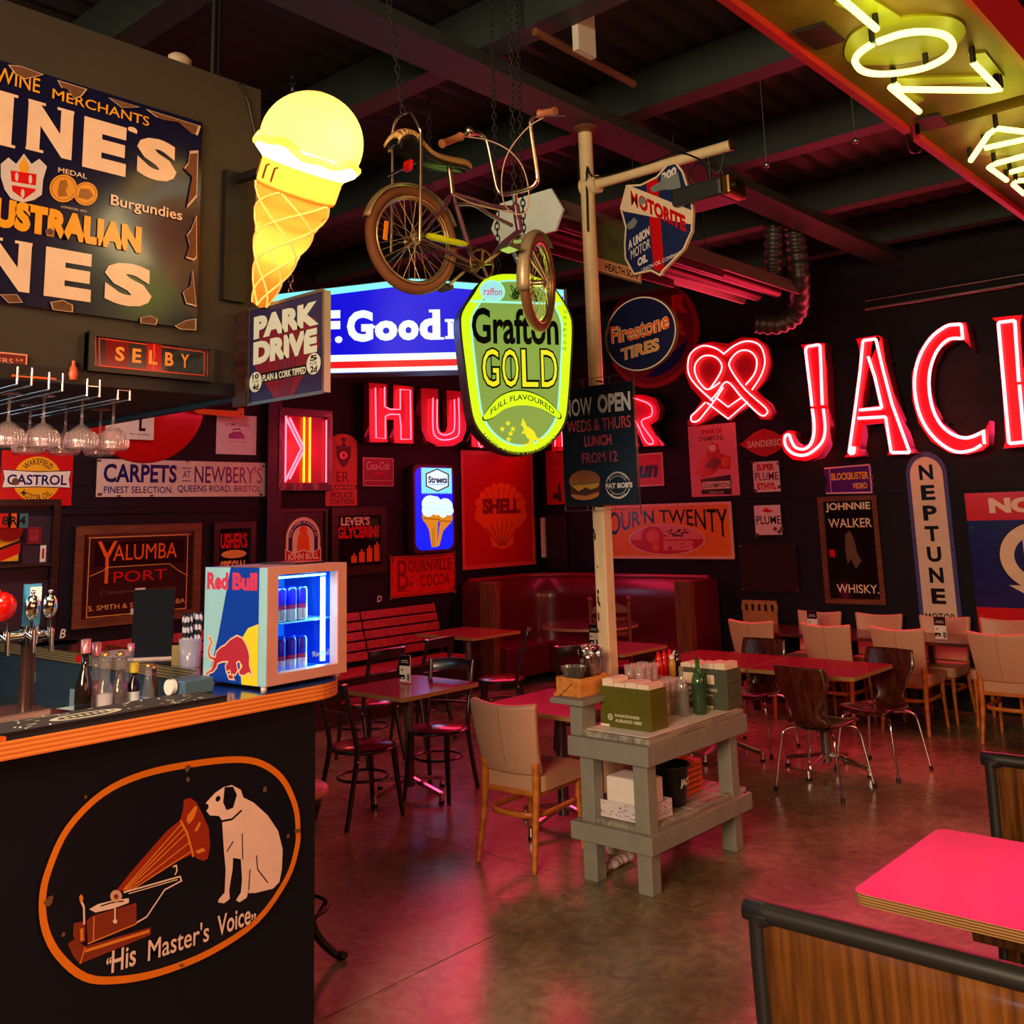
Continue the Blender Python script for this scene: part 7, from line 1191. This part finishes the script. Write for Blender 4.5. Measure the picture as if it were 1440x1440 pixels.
for i in range(9): x = X0+.05+i*.112; b.bx(x, x+.106, Y0+.025, Y1-.02, .292+.002*(i % 3), .316+.002*(i % 3))
b.build('lower_shelf', rt, .003)
b = MB(gw); b.bx(X0+.02, X0+.11, Y1-.06, Y1+.02, .735, .90); b.bx(X0+.11, X0+.15, Y1-.06, Y1+.02, .735, .92); b.bx(X0-.03, X0+.24, Y1-.2+.09, Y1+.12, .90, .93); b.build('raised_ledge', rt, .004)
b = MB(rust); p = V((5.5-ox, 3.08-oy, .24))
for i in range(6): b.ball((X1+.005, Y0-.01+.02*i, .235+.012*((i*7) % 5)), .018, rust, 8)
b.build('splintered_end', rt); b = MB(M('white sheet', (226, 216, 200), .5)); b.bx(X0+.06, X1-.02, Y0+.02, Y1-.06, .765, .768); b.build('table_cover', rt)
ZB_ = .768
# wooden cutlery box
ck = wood('cutlery box wood', (190, 110, 40), (226, 150, 70), .5); rt = empty('cutlery_box', (4.64, 3.62, .93), math.radians(-3), 'wooden cutlery carrier with a side handle on the workbench ledge', 'box')
b = MB(ck)
for P in ((-.13, .13, -.09, -.08, 0, .1), (-.13, .13, .08, .09, 0, .1), (-.13, -.12, -.08, .08, 0, .1), (.12, .13, -.08, .08, 0, .1), (-.12, .12, -.08, .08, 0, .01)): b.bx(*P)
b.build('carrier', rt, .003); b = MB(ck); b.beam((-.14, .09, -.005), (-.14, -.03, .085), .014, .03); b.build('handle', rt); b = MB(blk_en); s = Sign('stamp', (0, 0, 0), (1, 0, 0), (0, 0, 1), .1, .06, 0); s.b.T = MX(((1, 0, 0, .0), (0, 0, -1, -.0905), (0, 1, 0, .08), (0, 0, 0, 1))); s.txt('2', .5, .1, .9, .9, blk_en, .05); s.b.build('stamp', rt)
b = MB(M('grey fluted metal', (120, 118, 110), .35, .7)); n = 20; pr = []
vs = []; 
for z, r in ((0, .032), (.045, .045), (.095, .062), (.093, .058), (.01, .029)):
    for k in range(n*2): a = PI*k/n; rr = r*(1+.07*(1 if k % 2 else -1)); vs.append((rr*math.cos(a), rr*math.sin(a), z))
b.add(vs, [(i*n*2+k, i*n*2+(k+1) % (n*2), (i+1)*n*2+(k+1) % (n*2), (i+1)*n*2+k) for i in range(4) for k in range(n*2)], None); b.add(vs[:n*2], [tuple(range(n*2-1, -1, -1))]); o = b.build('fluted_cup'); o.location = (4.585, 3.64, .975); o.scale = (1.15, 1.15, 1.15); tag(o, 'grey fluted metal cup in the left of the cutlery carrier', 'cup')
def utensil(kind):
    b = MB(chrome)
    if kind == 'spoon': b.shell(lambda a, c: (.016*math.cos(PI*(c-.5)*1)*0+(c-.5)*.034*math.sin(PI*max(.03, min(.97, a))), -.006*(1-((c-.5)*2)**2)*math.sin(PI*a), .135+.06*a), 8, 6, .0016); b.tube([(0, 0, 0), (0, .002, .07), (0, 0, .137)], .0028, None, False, 6)
    elif kind == 'fork':
        b.tube([(0, 0, 0), (0, .002, .07), (0, 0, .14)], .003, None, False, 6); b.box((0, 0, .148), (.022, .002, .018))
        for k in range(4): b.rod((-.0095+.0063*k, 0, .155), (-.0095+.0063*k, -.002, .195), .0014, n=5)
    else: b.box((0, 0, .05), (.013, .0035, .1)); b.prism([(-.007, .1), (.008, .1), (.009, .17), (.004, .2), (-.006, .19)], -.0007, .0007, F=lambda x, y, z: V((x, z, y)))
    return b.build(kind)
random.seed(21)
for kind, n, lab in (('spoon', 14, 'shiny steel spoon standing in the wooden cutlery carrier'), ('fork', 10, 'shiny steel fork standing in the wooden cutlery carrier'), ('knife', 8, 'steel table knife standing in the wooden cutlery carrier')):
    u0 = utensil(kind)
    for i in range(n):
        o = u0 if i == 0 else copy_tree(u0); o.location = (4.685+.075*random.random()-.01, 3.575+.085*random.random(), .985); o.rotation_euler = (.26*(random.random()-.5), .26*(random.random()-.5), 6.28*random.random()); o.scale = (1.5, 1.5, .92+.12*random.random()); tag(o, lab, kind, f'{kind[:-1]+"ve" if kind == "knife" else kind}s in the cutlery carrier')
# ammunition boxes with napkins
olive = M('olive green steel', (92, 88, 22), .4, bump=.05); olive2 = M('dark grey green steel', (80, 84, 66), .45); ynk = M('stencil white', (220, 214, 190), .6); nap = M('paper napkin', (238, 214, 190), .8)
def ammo(loc, dx, dy, h, mat, label, wr):
    rt = empty('ammunition_box', loc, 0, label, 'box'); b = MB(mat)
    for P in ((0, .006, 0, dy, 0, h), (dx-.006, dx, 0, dy, 0, h), (.006, dx-.006, 0, .006, 0, h), (.006, dx-.006, dy-.006, dy, 0, h), (.006, dx-.006, .006, dy-.006, 0, .006)): b.bx(*P)
    for z in (.02, h-.03): b.bx(-.003, dx+.003, -.003, dy+.003, z, z+.006)
    b.build('body', rt, .002); s = Sign('stencil', (0, 0, 0), (0, -1, 0), (0, 0, 1), dy, h, 0); s.b.T = MX(((0, 0, -1, -.001), (-1, 0, 0, dy), (0, 1, 0, h), (0, 0, 0, 1)))
    if wr == 1: s.txt('RADIOSONDE', .3, .66, .78, .73, ynk, .02); s.txt('AUSRADIO 1000?', .3, .78, .82, .86, ynk, .02); s.line([(.2+.045*math.cos(2*PI*i/20), .75+.07*math.sin(2*PI*i/20)) for i in range(20)], .004, ynk, True); s.line([(.2, .69), (.2, .81)], .004, ynk); s.line([(.16, .75), (.24, .75)], .004, ynk); s.rect(.0, .93, .18, .99, nap)
    else: s.rect(.1, .12, .42, .4, nap); s.rect(.6, .15, .75, .38, nap); s.rect(.3, .9, .7, .98, nap); s.txt('BALL M80', .2, .48, .8, .56, ynk, .02); s.txt('7.62 MM', .2, .62, .7, .7, ynk, .02); s.txt('200', .2, .76, .5, .84, ynk, .02)
    s.b.build('stencil', rt); b = MB(mat)
    for z in (.35, .7): b.bx(dx*.2, dx*.8, -.012, 0, h*z, h*z+.008) if wr == 2 else None
    b.rod((dx/2, dy*.4, h*.75), (dx/2, dy*.45, h*.75), .003); b.build('end_rib', rt); return rt
ammo((4.64, 3.17, ZB_), .165, .335, .215, olive, 'olive green ammunition box with white stencil at the front of the workbench', 1); ammo((5.37, 3.12, ZB_), .17, .33, .23, olive2, 'grey green ammunition box with stickers at the far end of the workbench', 2)
random.seed(4)
def napk(x, y, z, dx, dy, label, grp):
    for i in range(4):
        yy = y+dy*(i+.03)/4; b = MB(nap); w_, h_ = dx, dy/4*.95; hh = .06+.022*random.random(); b.prism([(0, 0), (h_, 0), (h_*.98, hh*.92), (h_*.55, hh+.004*random.random()), (.0, hh*.96)], 0, w_, F=lambda a, c, d: V((d, a, c))); o = b.build('napkin_pile'); o.location = (x, yy, z); tag(o, label, 'napkins', grp)
napk(4.65, 3.18, ZB_+.175, .145, .315, 'folded paper napkins standing in the olive green box', 'napkins in the olive box'); napk(5.38, 3.13, ZB_+.19, .15, .31, 'folded paper napkins standing in the grey green box', 'napkins in the grey green box')
# tumblers, water bottles, sauces
def tumbler():
    b = MB(glass_m); b.lathe([(.001, 0), (.024, 0), (.027, .004), (.032, .095), (.0305, .095), (.0255, .012), (.001, .010)], (0, 0, 0), thin_glass('tumbler glass', (255, 244, 242), .2), 20); return b.build('tumbler')
t0 = tumbler(); k = 0
for lv, cols in ((0, 7), (1, 7), (2, 3)):
    for i in range(cols):
        for j in range(3):
            if lv == 2 and j == 0: continue
            if lv == 1 and i == 6: continue
            o = t0 if k == 0 else copy_tree(t0); k += 1; o.location = (4.87+.068*i+(.0 if lv < 2 else .06), 3.36+.07*j, ZB_+.0965*lv); tag(o, 'clear tumbler in the stacked block of glasses on the workbench', 'glass', 'stacked tumblers')
def water(loc, label, h=.29, mat=gg, r=.036):
    rt = empty('water_bottle', loc, 0, label, 'bottle'); b = MB(mat); b.lathe([(.001, .002), (r*.9, 0), (r, .008), (r, h*.58), (r*.8, h*.68), (.015, h*.8), (.013, h*.96), (.016, h*.965), (.016, h), (.011, h), (.011, h*.8), (r*.7, h*.67), (r*.92, h*.57), (r*.92, .012), (.001, .010)], (0, 0, 0), mat, 24); b.build('glass_body', rt)
    b = MB(thin_glass('water', (214, 236, 216), .04)); b.lathe([(.001, .0115), (r*.9, .0125), (r*.9, h*.5), (.001, h*.5)], (0, 0, 0), None, 22); b.build('water', rt); return rt
water((5.12, 3.27, ZB_), 'clear water bottle, left of two at the front edge of the workbench', .27, glass_m); water((5.22, 3.22, ZB_), 'green tinted water bottle, right of two at the front edge of the workbench', .31, thin_glass('bottle green glass', (176, 214, 180), .05), .042)
water((5.14, 3.36, ZB_+.0), 'narrow clear bottle behind the left water bottle', .30, glass_m, .026) if False else None
b = MB(ck); b.bx(5.27, 5.49, 3.455, 3.575, ZB_, ZB_+.16); tag(b.build('bottle_crate'), 'small plain wooden crate raising the sauce bottles on the workbench', 'crate'); zc = ZB_+.16
def sauce(loc, label, mat, capm, h=.17, r=.026, nz=True, grp=None):
    rt = empty('sauce_bottle', loc, 0, label, 'bottle', grp); b = MB(mat); b.lathe([(.001, 0), (r, 0), (r, h*.6), (r*.6, h*.75), (r*.5, h*.78)], (0, 0, 0), mat, 20); b.build('body', rt); b = MB(capm); b.lathe([(r*.75, h*.76), (r*.7, h*.82), (r*.2, h*(1.05 if nz else .92)), (.001, h*(1.06 if nz else .93))], (0, 0, 0), capm, 16); b.build('cap', rt); return rt
sr = M('squeezy red', (214, 8, 14), .3, coat=.3)
for i, (u, l) in enumerate(((881, 'left'), (893, 'middle'), (906, 'right'))): p = ony(u, 915, 3.56); sauce((p.x if p.x > 5.3 else 5.30+.055*i, 3.56, zc) if False else (5.295+.062*i, 3.54, zc), f'red squeezy sauce bottle, {l} of three behind the tumblers', sr, sr, .15, .027, True, 'red sauce bottles')
for i, (x, y, m, c, h, l) in enumerate(((5.36, 3.485, M('mustard', (190, 140, 50), .3), wht_en, .15, 'mustard coloured sauce bottle with white cap beside the red bottles'), (5.42, 3.485, M('dark sauce glass', (40, 18, 16), .1), blk_en, .17, 'dark sauce bottle with black cap beside the red bottles'), (5.462, 3.53, glass_m, wht_en, .16, 'clear sauce bottle with white cap at the end of the crate'))): sauce((x, y, zc), l, m, c, h, .022, False)
# lower shelf
zs = .322
b = MB(M('white patterned carton', (214, 200, 206), .7)); 
for P in ((4.56, 4.80, 3.17, 3.175, zs, zs+.085), (4.56, 4.80, 3.515, 3.52, zs, zs+.085), (4.56, 4.565, 3.175, 3.515, zs, zs+.085), (4.795, 4.80, 3.175, 3.515, zs, zs+.085), (4.565, 4.795, 3.175, 3.515, zs, zs+.006)): b.bx(*P)
random.seed(8); pm = M('carton dots', (110, 80, 130), .7)
for i in range(40): y = 3.18+.33*random.random(); z = zs+.01+.065*random.random(); b.add([(4.5595, y, z), (4.5595, y-.008, z), (4.5595, y-.008, z+.006), (4.5595, y, z+.006)], [(0, 1, 2, 3)], pm); x = 4.57+.22*random.random(); b.add([(x, 3.1695, z), (x+.008, 3.1695, z), (x+.008, 3.1695, z+.006), (x, 3.1695, z+.006)], [(0, 1, 2, 3)], pm)
tag(b.build('open_carton'), 'low white carton with small printed dots on the lower workbench shelf', 'box')
b = MB(M('white paper pack', (236, 222, 214), .7)); b.bx(4.60, 4.77, 3.20, 3.46, zs+.007, zs+.2); tag(b.build('napkin_pack', None, .012), 'white paper napkin pack standing in the dotted carton', 'napkin pack')
bk = M('black bucket plastic', (16, 15, 20), .35); rt = empty('bucket', (4.97, 3.29, zs), 0, 'black plastic ice bucket on the lower workbench shelf', 'bucket'); b = MB(bk); b.lathe([(.001, 0), (.078, 0), (.085, .01), (.108, .2), (.115, .205), (.115, .215), (.105, .212), (.08, .012), (.001, .010)], (0, 0, 0), bk, 36); b.build('pail', rt); b = MB(bk); b.tube([(.112*math.cos(t), .02+.112*math.sin(t)*.25, .205-.05*math.sin(t)) for t in [PI*i/14 for i in range(15)]], .003); b.build('handle', rt)
s = Sign('bucket_print', (0, 0, 0), (1, 0, 0), (0, 0, 1), 1, 1, 0); s.warp("JACK", lambda x, y: (x, y), ynk, .03); vs = [(-.9+1.1*v.x, 1+v.y) for v in s.b.v]; b = MB(ynk); b.add([((.0935+.11*(.09+.05*z))*math.cos(-1.25+a*.8), (.0935+.11*(.09+.05*z))*math.sin(-1.25+a*.8), .1+.05*z) for a, z in vs], s.b.f, ynk); b.build('lettering', rt)
b = MB(M('orange printed carton', (206, 84, 30), .6)); b.bx(5.13, 5.33, 3.30, 3.46, zs, zs+.17); 
for i in range(5): b.bx(5.15, 5.31, 3.2985, 3.30, zs+.02+.03*i, zs+.03+.03*i, M('carton brown print', (120, 40, 16), .6))
b.box((5.15, 3.27, zs+.19), (.05, .1, .004), None, MX.Rotation(.5, 3, 'X')); tag(b.build('carton'), 'orange printed carton behind the black bucket on the lower shelf', 'box')
rt = empty('notice_stand', (5.18, 3.55, zs), .0, 'dark notice board standing at the back of the lower workbench shelf', 'notice'); b = MB(blk_en); b.bx(-.1, .05, -.004, .004, .01, .24); b.build('board', rt); b = MB(gw); b.bx(-.1, .05, -.02, .02, 0, .01); b.build('base', rt)
b = MB(M('crumpled plastic bag', (190, 170, 170), .4)); random.seed(6)
for i in range(6): b.ball((4.62+.05*i, 3.52+.02*random.random(), .03), .03+.01*random.random(), None, 8, (1.2, 1, .7))
tag(b.build('plastic_bag'), 'crumpled pale plastic bag on the floor under the workbench', 'bag')
